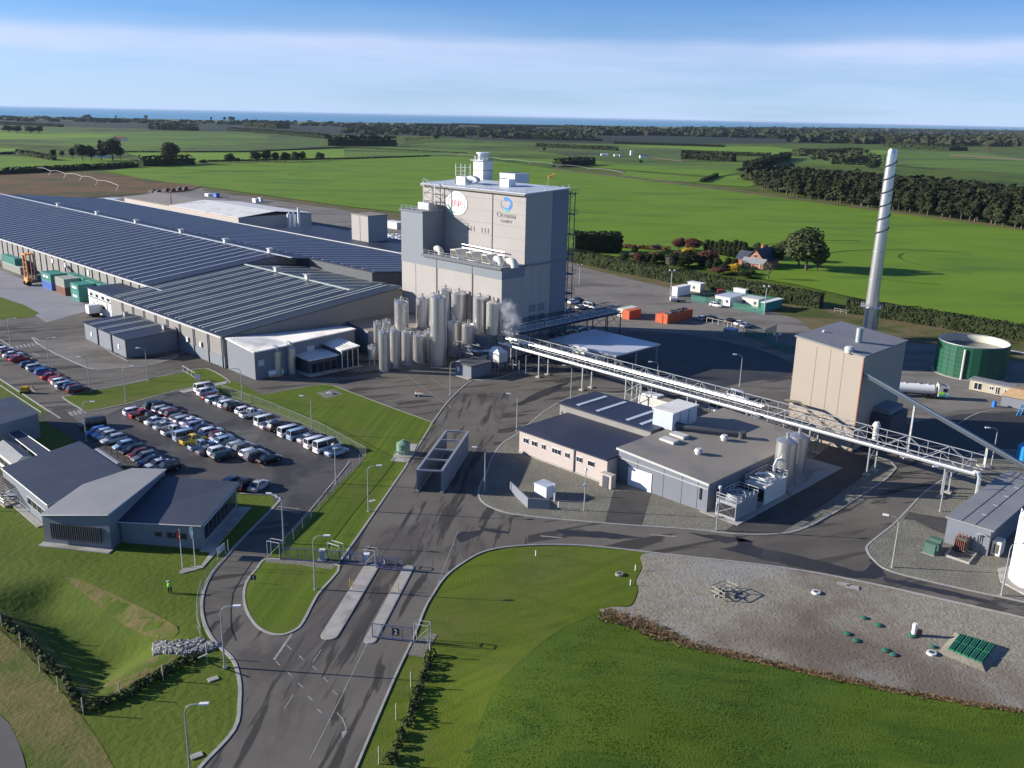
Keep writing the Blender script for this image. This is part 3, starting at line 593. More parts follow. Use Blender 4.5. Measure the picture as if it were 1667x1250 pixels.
roof_strips(wB, -262, -210, 6.3, .45, fB, 103, 145.8, 'skylight_green', 1.9); roof_strips(wB, -261, -210, 6.3, .4, gB, 147.4, 169, 'skylight_green', 1.9)
roof_strips(wB, -205.5, -201, 9, .45, fB2, 103, 155.4, 'skylight_green', 2.1)
MB().hexa([S(-265, 146, 12.6), S(-207.7, 146, 12.6), S(-207.7, 146.8, 12.6), S(-265, 146.8, 12.6)], [S(-265, 146, 12.78), S(-207.7, 146, 12.78), S(-207.7, 146.8, 12.78), S(-265, 146.8, 12.78)]).build('ridge_cap', 'skylight_green', wB)
MB().sbox(-265, -197.7, 101.5, 101.9, 7.6, 7.95).build('gutter', 'pale_trim', wB)
vents(wB, [(-246, 146.4, 12.7), (-229, 146.4, 12.7)], 1.4, 'galv')
for a in (-256, -249, -242, -235, -228, -221, -213.5, -206, -199): MB().sbox(a, a + .28, 102.1, 102.35, 0, 7.6).build('downpipe', 'tower_grey', wB)
for a in (-217, -210): MB().sbox(a, a + .8, 102.05, 102.35, 3.2, 4.4).build('wall_light', 'white', wB)
# white dock annex
dk = mk('loading dock', 'loading_dock', S(-276, 110), 'white truck dock annex with navy lean-to roof between the two warehouses')
MB().sbox(-284.9, -268.5, 104.1, 114.4, 0, 7).build('wall', 'white', dk)
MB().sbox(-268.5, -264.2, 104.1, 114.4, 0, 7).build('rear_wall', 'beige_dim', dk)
MB().sbox(-285.4, -265.2, 103.7, 114.5, 7, 7.3).build('roof', 'navy_roof', dk)
for a in (-282.5, -278.2, -273.8, -270): MB().sbox(a - .9, a + .9, 103.95, 104.1, 5.1, 6).build('high_window', 'glass', dk)
for a in (-280, -273.2): MB().sbox(a - 2.1, a + 2.1, 103.9, 104.1, .3, 4.4).build('dock_door', 'offwhite', dk)
for a in (-280, -273.2):
    MB().sbox(a - .9, a - .2, 103.82, 103.9, 2.2, 3.2).sbox(a + .1, a + .9, 103.82, 103.9, 2.2, 3.2).build('dock_sign', 'black', dk)
MB().sbox(-284.95, -268.4, 103.95, 104.1, 4.55, 4.85).build('trim', 'trim', dk)
# grey side shed
sh = mk('shed', 'shed', S(-234, 96), 'small grey walled shed with three pale roof stripes beside the warehouse')
MB().prism([tuple(S(a, b_)[:2]) for a, b_ in ((-248.6, 88.9), (-222, 88.9), (-222, 102.2), (-248.6, 102.2))], 0, [4.6, 4.6, 5.2, 5.2]).build('wall', 'grey_wall', sh)
fS = lerpf(((88.7, 4.65), (102.2, 5.25))); roof_sheet(sh, -248.9, -221.7, 88.5, 101.4, fS, 'navy_roof', .15)
roof_strips(sh, -245, -226, 6.6, .35, lambda b_: fS(b_) - .08, 89, 101.2, 'skylight_green', 1.3)
for a in (-240, -231.2, -222.3): MB().sbox(a, a + .3, 88.6, 88.88, 0, 4.6).build('downpipe', 'trim', sh)
for a in (-244.5, -227.2): MB().sbox(a, a + .8, 88.75, 88.9, 1.6, 2.7).build('wall_sign', 'white', sh)
vents(sh, [(-247, 99.5, 5.25), (-225, 100.3, 5.3)], 1.0, 'galv')
# front block with white ribbed roof and low office
fb = mk('building', 'process_building', S(-190, 108), 'blue grey corner block with white ribbed roof and two steel tanks beside it')
def slab_s(lst, tops, t_=.25):
    b = MB(); b.prism([tuple(S(a, b_)[:2]) for a, b_ in lst], 0, tops); n = len(lst); b.v = [(x, y, b.v[i + n][2] - t_) for i, (x, y, z) in enumerate(b.v[:n])] + b.v[n:]; return b
def prism_s(lst, tops, z0=0): return MB().prism([tuple(S(a, b_)[:2]) for a, b_ in lst], z0, tops)
def ribroof(par, lst, tops, n):
    slab_s(lst, tops).build('roof', 'white_roof', par); q = [S(a, b_, z) for (a, b_), z in zip(lst, tops)]; b = MB()
    for k in range(n): u = (k + .5) / n; b.bar(q[0].lerp(q[3], u) + Vector((0, 0, .03)), q[1].lerp(q[2], u) + Vector((0, 0, .03)), .09)
    b.build('roof_rib', 'white_roof', par)
prism_s([(-196.8, 102.6), (-184.2, 102.6), (-184.2, 112.3), (-196.8, 114.2)], [7.5, 6.5, 6.8, 6.8]).build('wall', 'grey_wall', fb)
ribroof(fb, [(-197, 102.3), (-183.9, 102.3), (-183.9, 112.6), (-197, 114.4)], [7.75, 6.75, 7.05, 7.0], 16)
prism_s([(-196.8, 114.3), (-185.6, 112.5), (-188, 133.4), (-196.8, 133.4)], [6.6, 6.7, 6.7, 6.7]).build('rear_wall', 'tower_grey', fb)
ribroof(fb, [(-197, 114.5), (-185.3, 112.7), (-187.7, 133.6), (-191.8, 133.8)], [6.95, 7.0, 7.0, 6.95], 26)
MB().sbox(-184.15, -184.0, 103.4, 104.9, 3.2, 4.6).build('window', 'pale_trim', fb)
MB().sbox(-186.3, -186.15, 118, 120, 3.8, 5.2).build('window', 'pale_trim', fb)
of = mk('building', 'plant_office', S(-182, 122), 'dark glazed low office wing with pale ribbed skillion roof beside the silos')
prism_s([(-186, 114.4), (-180, 114.4), (-180, 127), (-186, 127)], [3.6, 3.4, 3.4, 3.6]).build('wall', 'dark_wall', of)
ribroof(of, [(-186.6, 114), (-179.4, 114), (-179.4, 122.6), (-186.6, 122.6)], [3.9, 3.7, 3.7, 3.9], 9)
prism_s([(-187, 122.8), (-178.9, 122.8), (-178.9, 127.6), (-187, 127.6)], [5.2, 4.6, 5.0, 5.6]).build('entrance_wall', 'dark_wall', of)
ribroof(of, [(-190, 122.6), (-178.6, 122.6), (-178.6, 128.2), (-190, 128.2)], [5.4, 4.8, 5.2, 5.8], 6)
for k in range(4): MB().sbox(-179.98, -179.85, 115.2 + k * 1.8, 116.5 + k * 1.8, .3, 2.4).build('window', 'glass', of)
for k in range(3):
    for j in range(2): MB().sbox(-178.88, -178.75, 123 + k * 1.55, 124.4 + k * 1.55, .3 + 2.1 * j, 2.2 + 2.1 * j).build('window', 'glass', of)
for b_ in (122.9, 124.5, 126, 127.6): MB().sbox(-178.88, -178.65, b_ - .1, b_ + .1, 0, 4.6).build('mullion', 'pale_trim', of)
MB().sbox(-186, -177.8, 113.2, 128.4, 0, .2).build('plinth', 'concrete', of)
# low roofs behind the silos
lr = mk('building', 'process_building', S(-186, 145), 'low flat roofed process wing carrying the rear silos before the tower')
LR = [(-198, 138.2), (-185.2, 135.6), (-183, 139.5), (-176, 143), (-173.5, 152.5), (-160.9, 154.8), (-160.9, 158.1), (-198, 158.1)]
prism_s(LR, [6.3] * 8).build('wall', 'grey_wall', lr)
slab_s(LR, [6.52] * 8).build('roof', 'tan_roof', lr)
# drying tower
TB = 158.3; TR = -159.9; aL = onB(653, 341, TB)[0]; aS = onB(688, 346, TB)[0]; zS = onB(688, 346, TB)[1]; zb = onB(817, 437, TB)[1]; b1 = TB + 8; b2 = onA(926, 306, TR)[0]; zt = onB(850, 316, b1)[1]; zt2 = zt + .8; b3 = onA(900.5, 313, TR)[0]
tw = mk('tower', 'drying_tower', S((aL + TR) / 2, 170), 'tall beige and grey milk drying tower with two round logos')
MB().sbox(aL, TR, TB, b2, 0, zb).build('lower_wall', 'beige_wall', tw)
prism_s([(aL, b1), (TR, b1), (TR, b2), (aL, b2)], [zt, zt, zt2, zt2], zb).build('upper_wall', 'beige_wall', tw)
MB().sbox(aL, aS, TB - .02, b1, zb, zS).build('stair_wall', 'tower_grey', tw)
zbl = onB(654.5, 424, TB)[1]; zbr = onB(816, 454, TB)[1]
MB().hexa([S(aL - .06, TB - .1, zbl), S(TR + .1, TB - .1, zbl), S(TR + .1, TB, zbl), S(aL - .06, TB, zbl)], [S(aL - .06, TB - .1, zb), S(TR + .1, TB - .1, zb), S(TR + .1, TB, zb), S(aL - .06, TB, zb)]).build('grey_band', 'tower_grey', tw)
MB().sbox(TR + .02, TR + .1, TB - .1, b1, zbl, zb).build('grey_band', 'tower_grey', tw)
MB().sbox(TR + .02, TR + .12, b3, b2 + .1, 0, zt + .5).build('grey_band', 'tower_grey', tw)
MB().sbox(aL - .1, aL, TB, b1 + .3, zbl, zS).build('grey_band', 'tower_grey', tw)
prism_s([(aL - .5, b1 - .6), (TR + .5, b1 - .6), (TR + .5, b2 + .5), (aL - .5, b2 + .5)], [zt + .25, zt + .25, zt2 + .25, zt2 + .25], zt - .05).build('roof', 'canopy_roof', tw) if 0 else MB().hexa([S(aL - .5, b1 - .6, zt), S(TR + .5, b1 - .6, zt), S(TR + .5, b2 + .5, zt2), S(aL - .5, b2 + .5, zt2)], [S(aL - .5, b1 - .6, zt + .3), S(TR + .5, b1 - .6, zt + .3), S(TR + .5, b2 + .5, zt2 + .3), S(aL - .5, b2 + .5, zt2 + .3)]).build('roof', 'skylight', tw)
MB().sbox(aL - .3, TR + .4, b1 - .95, b1 - .55, zt - .35, zt + .15).build('gutter', 'beige_dim', tw)
MB().sbox(aS, TR + .3, TB - .4, b1, zb, zb + .25).build('ledge_roof', 'grey_wall', tw); MB().sbox(aS, TR + .3, TB - .75, TB - .4, zb - .4, zb + .1).build('gutter', 'trim', tw)
MB().sbox(aL - .3, aS + .3, TB - .4, b1 + .3, zS, zS + .3).build('stair_roof', 'grey_wall', tw)
a802 = onB(802, 330, b1)[0]; MB().sbox(a802 - .12, a802 + .12, b1 - .12, b1 - .01, zb, zt).build('downpipe', 'trim', tw)
for px in (711, 769): a_ = onB(px, 470, TB)[0]; MB().sbox(a_ - .15, a_ + .15, TB - .16, TB - .01, 0, zb - .3).build('downpipe', 'trim', tw)
for k in range(5): z = zb + 3.2 + k * 3.1; MB().sbox(aS + .1 if z < zS else aL + .1, TR - .1, b1 - .03, b1 - .005, z, z + .07).build('panel_joint', 'beige_dim', tw)
for k in range(11): z = 3 + k * 3.4; MB().sbox(TR + .005, TR + .02, (TB if z < zb else b1) + .1, b3 - .1, z, z + .07).build('panel_joint', 'beige_dim', tw)
for k in range(1, 5): MB().sbox(TR + .005, TR + .02, TB + k * (b3 - TB) / 5, TB + k * (b3 - TB) / 5 + .07, .2, zb - .6).build('panel_joint', 'beige_dim', tw)
a_ = onB(677, 470, TB)[0]; MB().sbox(a_ - .05, a_ + .05, TB - .06, TB - .01, 0, zbl).build('panel_joint', 'beige_dim', tw)
zl = onA(855, 425, TR)[1]; MB().sbox(TR + .02, TR + .5, b1, b2 + 1.5, zb - .3, zb + .1).build('ledge', 'tower_grey', tw)
for k in range(4):
    for j in range(2): MB().sbox(TR + .01, TR + .06, b3 - 8 + j * 3.4, b3 - 5.4 + j * 3.4, 3 + k * 2.7, 4.9 + k * 2.7).build('wall_louvre', 'tower_grey', tw)
for px in (762, 767, 772, 785, 790, 795): a_ = onB(px, 362, b1)[0]; MB().sbox(a_ - .15, a_ + .15, b1 - .06, b1 - .01, zt - 11, zt - 9.7).build('wall_slot', 'trim', tw)
# logos on the tower front
def text_mesh(par, name, txt, a, b_, z, h, width, m, ext=.03):
    cu = bpy.data.curves.new(name, 'FONT'); cu.body = txt; cu.size = 1; cu.extrude = ext; cu.offset = -.012; cu.align_x = 'CENTER'; cu.align_y = 'CENTER'; cu.resolution_u = 3
    o = bpy.data.objects.new(name, cu); C.objects.link(o); bpy.context.view_layer.update(); dg = bpy.context.evaluated_depsgraph_get(); me = bpy.data.meshes.new_from_object(o.evaluated_get(dg)); bpy.data.objects.remove(o)
    vs_ = [v.co.copy() for v in me.vertices]; x0 = min(v[0] for v in vs_); x1 = max(v[0] for v in vs_); y0 = min(v[1] for v in vs_); y1 = max(v[1] for v in vs_)
    b = MB(); b.add([S(a + ((v[0] - x0) / (x1 - x0) - .5) * width, b_ - v[2] - .05, z + ((v[1] - y0) / (y1 - y0) - .5) * h) for v in vs_], [tuple(p.vertices) for p in me.polygons]); return b.build(name, m, par)
def arc(par, name, ca, cz, ra, rz, t0, t1, w0, w1, m, b_, dep=.03, n=28):
    b = MB(); vs_ = []
    for i in range(n + 1):
        u = i / n; t = math.radians(t0 + (t1 - t0) * u); w = (w0 + (w1 - w0) * u) if not callable(w0) else w0(u)
        for s_ in (1 + w / 2, 1 - w / 2): vs_ += [S(ca + ra * s_ * math.cos(t), b_, cz + rz * s_ * math.sin(t)), S(ca + ra * s_ * math.cos(t), b_ - dep, cz + rz * s_ * math.sin(t))]
    fs = []
    for i in range(n): k = 4 * i; fs += [(k + 1, k + 5, k + 7, k + 3), (k, k + 4, k + 5, k + 1), (k + 3, k + 7, k + 6, k + 2)]
    b.add(vs_, fs); return b.build(name, m, par)
la, lz = onB(744, 331, b1); ra = (onB(761, 331, b1)[0] - onB(727, 331, b1)[0]) / 2; rz = (onB(744, 311.5, b1)[1] - onB(744, 350, b1)[1]) / 2
bb = MB(); n = 40; bb.add([S(la + ra * math.cos(2 * math.pi * i / n), b1 - .02, lz + rz * math.sin(2 * math.pi * i / n)) for i in range(n)] + [S(la + ra * math.cos(2 * math.pi * i / n), b1 - .14, lz + rz * math.sin(2 * math.pi * i / n)) for i in range(n)], [tuple(range(n, 2 * n))] + [(i, (i + 1) % n, n + (i + 1) % n, n + i) for i in range(n)])
disc = bb.build('logo_disc', 'white', tw); bq = b1 - .15
text_mesh(disc, 'logo_lettering', '伊利', la, bq, lz, rz * .62, ra * 1.05, 'logo_red')
arc(disc, 'logo_arc', la, lz, ra * .80, rz * .80, 175, 290, lambda u: .16 * math.sin(math.pi * min(1, u + .1)), 0, 'logo_green', bq)
arc(disc, 'logo_arc', la, lz, ra * .78, rz * .80, 110, 175, lambda u: .04 + .05 * u, 0, 'logo_grey', bq)
arc(disc, 'logo_arc', la, lz, ra * .80, rz * .74, -70, -10, .03, .05, 'logo_grey', bq)
for k in range(11): arc(disc, 'logo_letter', la, lz, ra * .78, rz * .78, 98 - k * 11, 98 - k * 11 - 6, .10, .10, 'logo_blue', bq, n=3)
oa, oz = onB(825.2, 331.5, b1 ); oz = onB(825.2, 333, b1)[1]; ow = (onB(834, 333, b1)[0] - onB(816.5, 333, b1)[0]) / 2; oh = (onB(825, 322, b1)[1] - onB(825, 343.5, b1)[1]) / 2
ow *= 1.18; oh *= 1.12
arc(tw, 'logo_swirl', oa, oz, ow * .75, oh * .78, 125, -60, lambda u: .55 * (1 - u) + .12, 0, 'logo_blue', b1 - .02)
arc(tw, 'logo_swirl', oa - ow * .05, oz - oh * .1, ow * .60, oh * .45, 200, 380, lambda u: .15 + .55 * u * (1 - u) + .3 * u, 0, 'logo_blue', b1 - .02)
arc(tw, 'logo_swirl', oa, oz, ow * .85, oh * .85, 235, 300, lambda u: .28 * math.sin(math.pi * u) + .05, 0, 'logo_teal', b1 - .02)
arc(tw, 'logo_swirl', oa, oz, ow * .95, oh * .9, 150, 235, lambda u: .16 * math.sin(math.pi * u) + .03, 0, 'logo_grey', b1 - .02)
ta, tz = onB(824.5, 351, b1); text_mesh(tw, 'logo_lettering', 'Oceania', ta, b1 - .02, tz + .15, 1.35, (onB(840, 351, b1)[0] - onB(809, 351, b1)[0]), 'logo_grey')
ta, tz = onB(825, 360, b1); text_mesh(tw, 'logo_lettering', 'DAIRY', ta, b1 - .02, tz - .05, .7, (onB(834, 360, b1)[0] - onB(816, 360, b1)[0]), 'logo_grey')
# rooftop and ledge plant on the tower
RG = 'plant standing on the tower roof'
def rbox(name, px, py, z, la_, lb_, h, m, label, cat_, group=None, top=None):
    a, b_ = LA(px, py, z); t = thing(name, S(a, b_, z), label, cat_, group)
    MB().sbox(a - la_, a, b_, b_ + lb_, z, z + h).build('casing', m, t)
    if top: MB().sbox(a - la_ - .1, a + .1, b_ - .1, b_ + lb_ + .1, z + h, z + h + .12).build('cover', top, t)
    return t, a, b_
zr = zt + .45
t, a, b_ = rbox('exhaust_tower', 786, 296, zr, 4.0, 3.8, 6.0, 'white', 'tall white square exhaust stack on the tower roof with round cap', 'exhaust stack')
ce = S(a - 2.0, b_ + 1.9); MB().cyl(ce, 1.6, zr + 6, zr + 7.7, 20).build('round_cowl', 'steel', t, True); MB().cyl(ce, 1.9, zr + 7.7, zr + 8.1, 20).build('cap', 'white', t)
MB().sbox(a - 4.1, a + .1, b_ - .1, b_ + 3.9, zr + 3, zr + 3.15).build('joint_band', 'trim', t)
b = MB()
for k in range(12): q = k * math.pi / 6; b.bar((ce[0] + 2.5 * math.cos(q), ce[1] + 2.5 * math.sin(q), zr + 6), (ce[0] + 2.5 * math.cos(q), ce[1] + 2.5 * math.sin(q), zr + 7), .05)
b.tube([(ce[0] + 2.5 * math.cos(k * .524), ce[1] + 2.5 * math.sin(k * .524), zr + 7) for k in range(13)], .05, 4); b.sbox(a - 4.7, a + .7, b_ - .7, b_ + 4.5, zr + 5.85, zr + 5.99); b.build('guard_rail', 'galv', t)
t, a, b_ = rbox('rooftop_plant_room', 838, 299, zr, 6.4, 5.8, 2.6, 'white', 'large white plant room on the right of the tower roof', 'plant room', top='pale_trim')
t, a, b_ = rbox('air_handler', 828, 306, zr, 3.4, 2.6, 2.2, 'white', 'small louvred air handler in front of the white roof plant room', 'air handler'); MB().sbox(a - 3.9, a - 3.45, b_, b_ + 2.6, zr, zr + 2.3).build('louvre', 'louvre', t)
t, a, b_ = rbox('air_handler', 757, 301, zr, 3.6, 2.6, 2.1, 'white', 'white air handler left of the exhaust stack on tower roof', 'air handler'); MB().sbox(a - 4.1, a - 3.65, b_, b_ + 2.6, zr, zr + 2.1).build('louvre', 'louvre', t)
pts = [S(a + 1.5 + 2.2 * math.sin(q), b_ + 1.3, zr + 1.1 + .0 + 1.2 * math.cos(q) * .6) for q in (-.6, 0, .6, 1.2, 1.6)]; MB().tube(pts, .85, 12).build('duct_bend', 'galv', t, True)
t = thing('roof_gantry', S(-205, 195, zr), 'thin lattice frame with four uprights behind the roof air handler', 'gantry'); a, b_ = LA(757, 294, zr); b = MB()
for da, db in ((0, 0), (4, 0), (0, 2), (4, 2)): b.bar(S(a - da, b_ + db, zr), S(a - da, b_ + db, zr + 4.6), .1)
for z in (1.5, 2.6, 3.6): b.bar(S(a - 4, b_, zr + z), S(a, b_, zr + z), .07); b.bar(S(a - 4, b_ + 2, zr + z), S(a, b_ + 2, zr + z), .07)
b.build('frame', 'galv', t)
t = thing('windsock', S(-183, 203, zr), 'orange windsock on a short pole at the tower roof corner', 'windsock'); p = S(TR - 6, b2 - 1.5); MB().tube([(p[0], p[1], zr), (p[0], p[1], zr + 3)], .06).build('pole', 'galv', t); MB().tube([(p[0], p[1], zr + 3), (p[0] + 1.2, p[1] + .3, zr + 3.4), (p[0] + 1.6, p[1] + .4, zr + 4.1)], [.3, .25, .14], 8).build('sleeve', 'orange', t)
def railing(par, pts, h=1.1, w=.045, m='galv', step=2.2):
    b = MB()
    for p, q in zip(pts, pts[1:]):
        p, q = Vector(p), Vector(q); n = max(1, int((q - p).length / step))
        for i in range(n + 1): r = p.lerp(q, i / n); b.bar(r, r + Vector((0, 0, h)), w)
        for k in (.5, 1): b.bar(p + Vector((0, 0, h * k)), q + Vector((0, 0, h * k)), w)
    return b.build('railing', m, par)
railing(tw, [S(aS + .3, TB - .2, zb + .25), S(TR + .2, TB - .2, zb + .25)]); railing(tw, [S(aL, TB, zS + .3), S(aS, TB, zS + .3), S(aS, b1, zS + .3)])
railing(tw, [S(aL, b1 - .3, zt + .3), S(TR, b1 - .3, zt + .3), S(TR, b2, zt2 + .3)], 1.0, .035)
MB().sbox(aL + 3, aL + 7.5, b1 - 4.5, b1 - 1.5, zS + .3, zS + 2.2).build('stair_head', 'galv', tw)
# stair scaffold at the left shoulder
b = MB(); a0_, a1_ = onB(694, 320, b1 - 2)[0], onB(713, 320, b1 - 2)[0]; 
for a in (a0_, a1_):
    for bb_ in (b1 - 3, b1 - .4): b.bar(S(a, bb_, zS - 1 if a < aS else zS - 1), S(a, bb_, zt + 1), .13)
for k in range(4):
    z = zS + .3 + k * 2.1; b.bar(S(a0_, b1 - 3, z), S(a1_, b1 - 3, z + 2), .12) if k % 2 == 0 else b.bar(S(a1_, b1 - 3, z), S(a0_, b1 - 3, z + 2), .12); b.bar(S(a0_, b1 - .6, z), S(a1_, b1 - .6, z), .1); b.bar(S(a0_, b1 - 3, z), S(a0_, b1 - .4, z), .1)
b.build('stair_flight', 'galv', tw)
# rear ladder tower at the right edge
b = MB(); 
for a, bb_ in ((TR + .1, b2 + 2.6), (TR - 1.6, b2 + 2.6)): b.bar(S(a, bb_, 0), S(a, bb_, zt), .12)
b.build('stair_post', 'blue_steel', tw)
for k in range(8):
    z = 3.6 + k * (zt - 4.2) / 7; q = MB().sbox(TR - 2, TR + .8, b2 + .2, b2 + 3, z, z + .12); q.bar(S(TR, b2, z - 1.6), S(TR, b2 + 2.6, z), .08)
    for a, bb_ in ((TR - 2, b2 + 3), (TR + .8, b2 + 3), (TR + .8, b2 + .4)): q.bar(S(a, bb_, z), S(a, bb_, z + 1.1), .05)
    q.bar(S(TR - 2, b2 + 3, z + 1.1), S(TR + .8, b2 + 3, z + 1.1), .05).bar(S(TR + .8, b2 + .3, z + 1.1), S(TR + .8, b2 + 3, z + 1.1), .05); q.build('landing', 'blue_steel', tw)
# air intakes on the ledge
IG = 'air intakes in a row on the tower ledge'; zq = zb + .25
def intake(px, py, label, flip=0):
    b_ = TB + 1.4; a = onB(px, py, b_)[0]; t = thing('air_intake', S(a, b_, zq), label, 'air intake', IG)
    MB().hexa([S(a - 1.9, b_, zq), S(a + 1.1, b_, zq), S(a + 1.1, b_ + 4, zq), S(a - 1.9, b_ + 4, zq)], [S(a - 2.2, b_, zq + 2.1), S(a - .4, b_, zq + 2.1), S(a - .4, b_ + 4, zq + 2.1), S(a - 2.2, b_ + 4, zq + 2.1)]).build('hood', 'offwhite', t)
    MB().hexa([S(a - 1.75, b_ - .12, zq + .2), S(a + .8, b_ - .12, zq + .2), S(a + .8, b_ - .02, zq + .2), S(a - 1.75, b_ - .02, zq + .2)], [S(a - 1.95, b_ - .12, zq + 1.9), S(a - .5, b_ - .12, zq + 1.9), S(a - .5, b_ - .02, zq + 1.9), S(a - 1.95, b_ - .02, zq + 1.9)]).build('louvre', 'louvre', t)
intake(742, 412, 'louvred grey air intake on tower ledge, left one'); intake(768, 417, 'louvred grey air intake on tower ledge, middle one'); intake(793, 421, 'pale air intake on tower ledge joined to the curved duct')
def elbow(px, py, r, label, m='offwhite'):
    b_ = TB + 2.2; a = onB(px, py, b_)[0]; t = thing('curved_duct', S(a, b_, zq), label, 'duct', None)
    MB().tube([S(a - 1.6, b_, zq + 1.3), S(a - .9, b_, zq + 1.5), S(a - .1, b_, zq + 1.3), S(a + .4, b_, zq + .8), S(a + .5, b_, zq)], r * .7, 14).build('bend', m, t, True); return t
elbow(716, 409, 1.2, 'round white duct elbow at the left end of tower ledge'); elbow(814, 426, 1.25, 'round white duct elbow at the right end of tower ledge'); elbow(836, 417, 1.4, 'short wide duct elbow against the upper tower wall')
t = thing('ledge_pipe', S(-190, TB + 6, zq), 'pair of white pipes running above the tower ledge', 'pipes'); p0 = onB(752, 397, b1 - 1); p1 = onB(822, 411, b1 - 1)
for k in (0, .9): MB().tube([S(p0[0], b1 - 1, p0[1] - k), S(p1[0], b1 - 1, p1[1] - k)], .16, 8).build('pipe', 'bright_pipe', t, True)
# small beige lift tower on the far roof
q = LA(600, 352, 16.)
t = mk('tower', 'lift_tower', S(q[0], q[1]), 'slim beige square tower rising behind the long warehouse roof'); a, b_ = LA(600, 402, 0); a, b_ = -333, 245
MB().sbox(-345.5, -333, 245.2, 256, 0, 15.9).build('wall', 'beige_wall', t); MB().sbox(-345.8, -332.7, 244.9, 256.3, 15.9, 16.2).build('roof', 'tan_roof', t); MB().sbox(-339.3, -339, 245.1, 245.2, 0, 15.9).build('panel_joint', 'beige_dim', t)
# beige warehouse behind
t = mk('warehouse', 'warehouse', S(-460, 245), 'pale beige warehouse with white ribbed roof behind the long navy roof')
prism_s([(-560, 232), (-424, 232), (-424, 275), (-560, 275)], [8] * 4).build('wall', 'cream_wall', t)
for q_ in (([(-500, 231.5), (-423.5, 231.5), (-423.5, 253), (-500, 253)], [8.1, 8.1, 10.2, 10.2], 'white_roof'), ([(-500, 253), (-423.5, 253), (-423.5, 275.5), (-500, 275.5)], [10.2, 10.2, 8.1, 8.1], 'white_roof'), ([(-560.5, 231.5), (-500, 231.5), (-500, 253), (-560.5, 253)], [8.1, 8.1, 10.2, 10.2], 'tan_roof'), ([(-560.5, 253), (-500, 253), (-500, 275.5), (-560.5, 275.5)], [10.2, 10.2, 8.1, 8.1], 'tan_roof')): slab_s(*q_[:2]).build('roof', q_[2], t)
t = mk('building', 'low_building', S(-380, 240), 'low dark blue roofed shed behind the beige slim tower')
MB().sbox(-400, -300, 232, 262, 0, 4.2).build('wall', 'tower_grey', t); MB().sbox(-400.5, -299.5, 231.5, 262.5, 4.2, 4.5).build('roof', 'navy_roof', t); MB().sbox(-400.5, -299.5, 231.1, 231.5, 4.1, 4.6).build('gutter', 'pale_trim', t)
# silos ------------------------------------------------------------
SG = 'stainless steel silos clustered in front of the tower'
def silo(px, top, base, wpx, label, group=SG, m='steel', legs=0, dome=.42, ladder=1, name='silo', base_h=0):
    c = P(px, base, base_h); h = base_h; c0 = P(px, base, base_h)
    while J((c0[0], c0[1], h))[1] > top: h += .05
    sc = F / ((c - Vector((0, 0, H))).dot(Vector(fw))); r = wpx / 2 / sc
    c = c + Vector((0, r * .9, 0)); t = thing(name, (c[0], c[1], 0), label, 'silo' if name == 'silo' else 'tank', group); hc = h - r * dome
    z0 = legs + base_h
    MB().cyl(c, r, z0, hc, 28, cap=False).build('shell', m, t, True)
    MB().cyl(c, r * 1.01, hc, hc + r * dome, 28, r2=.3).cyl(c, .28, hc + r * dome - .05, hc + r * dome + .75, 10).build('roof_cone', m, t, True)
    for z in (.28, .62): MB().cyl(c, r * 1.012, z0 + (hc - z0) * z, z0 + (hc - z0) * z + .1, 28, cap=False).build('seam_ring', 'steel', t, True)
    if legs:
        b = MB()
        for k in range(4): q = math.pi / 4 + k * math.pi / 2; b.bar((c[0] + r * .85 * math.cos(q), c[1] + r * .85 * math.sin(q), 0), (c[0] + r * .85 * math.cos(q), c[1] + r * .85 * math.sin(q), legs + .3), .12)
        b.cyl(c, .3, legs - r * .5, legs, 20, r2=r); b.build('leg_frame', 'galv', t)
    else: MB().cyl(c, r * 1.05, base_h, base_h + .35, 28).build('plinth', 'concrete', t)
    if ladder:
        q = math.radians(-55 + 40 * rnd.random()); b = MB(); x, y = c[0] + (r + .15) * math.cos(q), c[1] + (r + .15) * math.sin(q); b.bar((x - .2, y, z0 + 1), (x - .2, y, hc + .8), .05).bar((x + .2, y, z0 + 1), (x + .2, y, hc + .8), .05)
        for k in range(int((hc - z0) / 1.2)): b.bar((x - .2, y, z0 + 1 + k * 1.2), (x + .2, y, z0 + 1 + k * 1.2), .04)
        for k in range(9): w = k * 2 * math.pi / 9; b.bar((c[0] + r * .95 * math.cos(w), c[1] + r * .95 * math.sin(w), hc), (c[0] + r * .95 * math.cos(w), c[1] + r * .95 * math.sin(w), hc + .8), .035)
        b.tube([(c[0] + r * .95 * math.cos(w * .698), c[1] + r * .95 * math.sin(w * .698), hc + .8) for w in range(10)], .035, 4); b.build('ladder', 'galv', t)
    return t
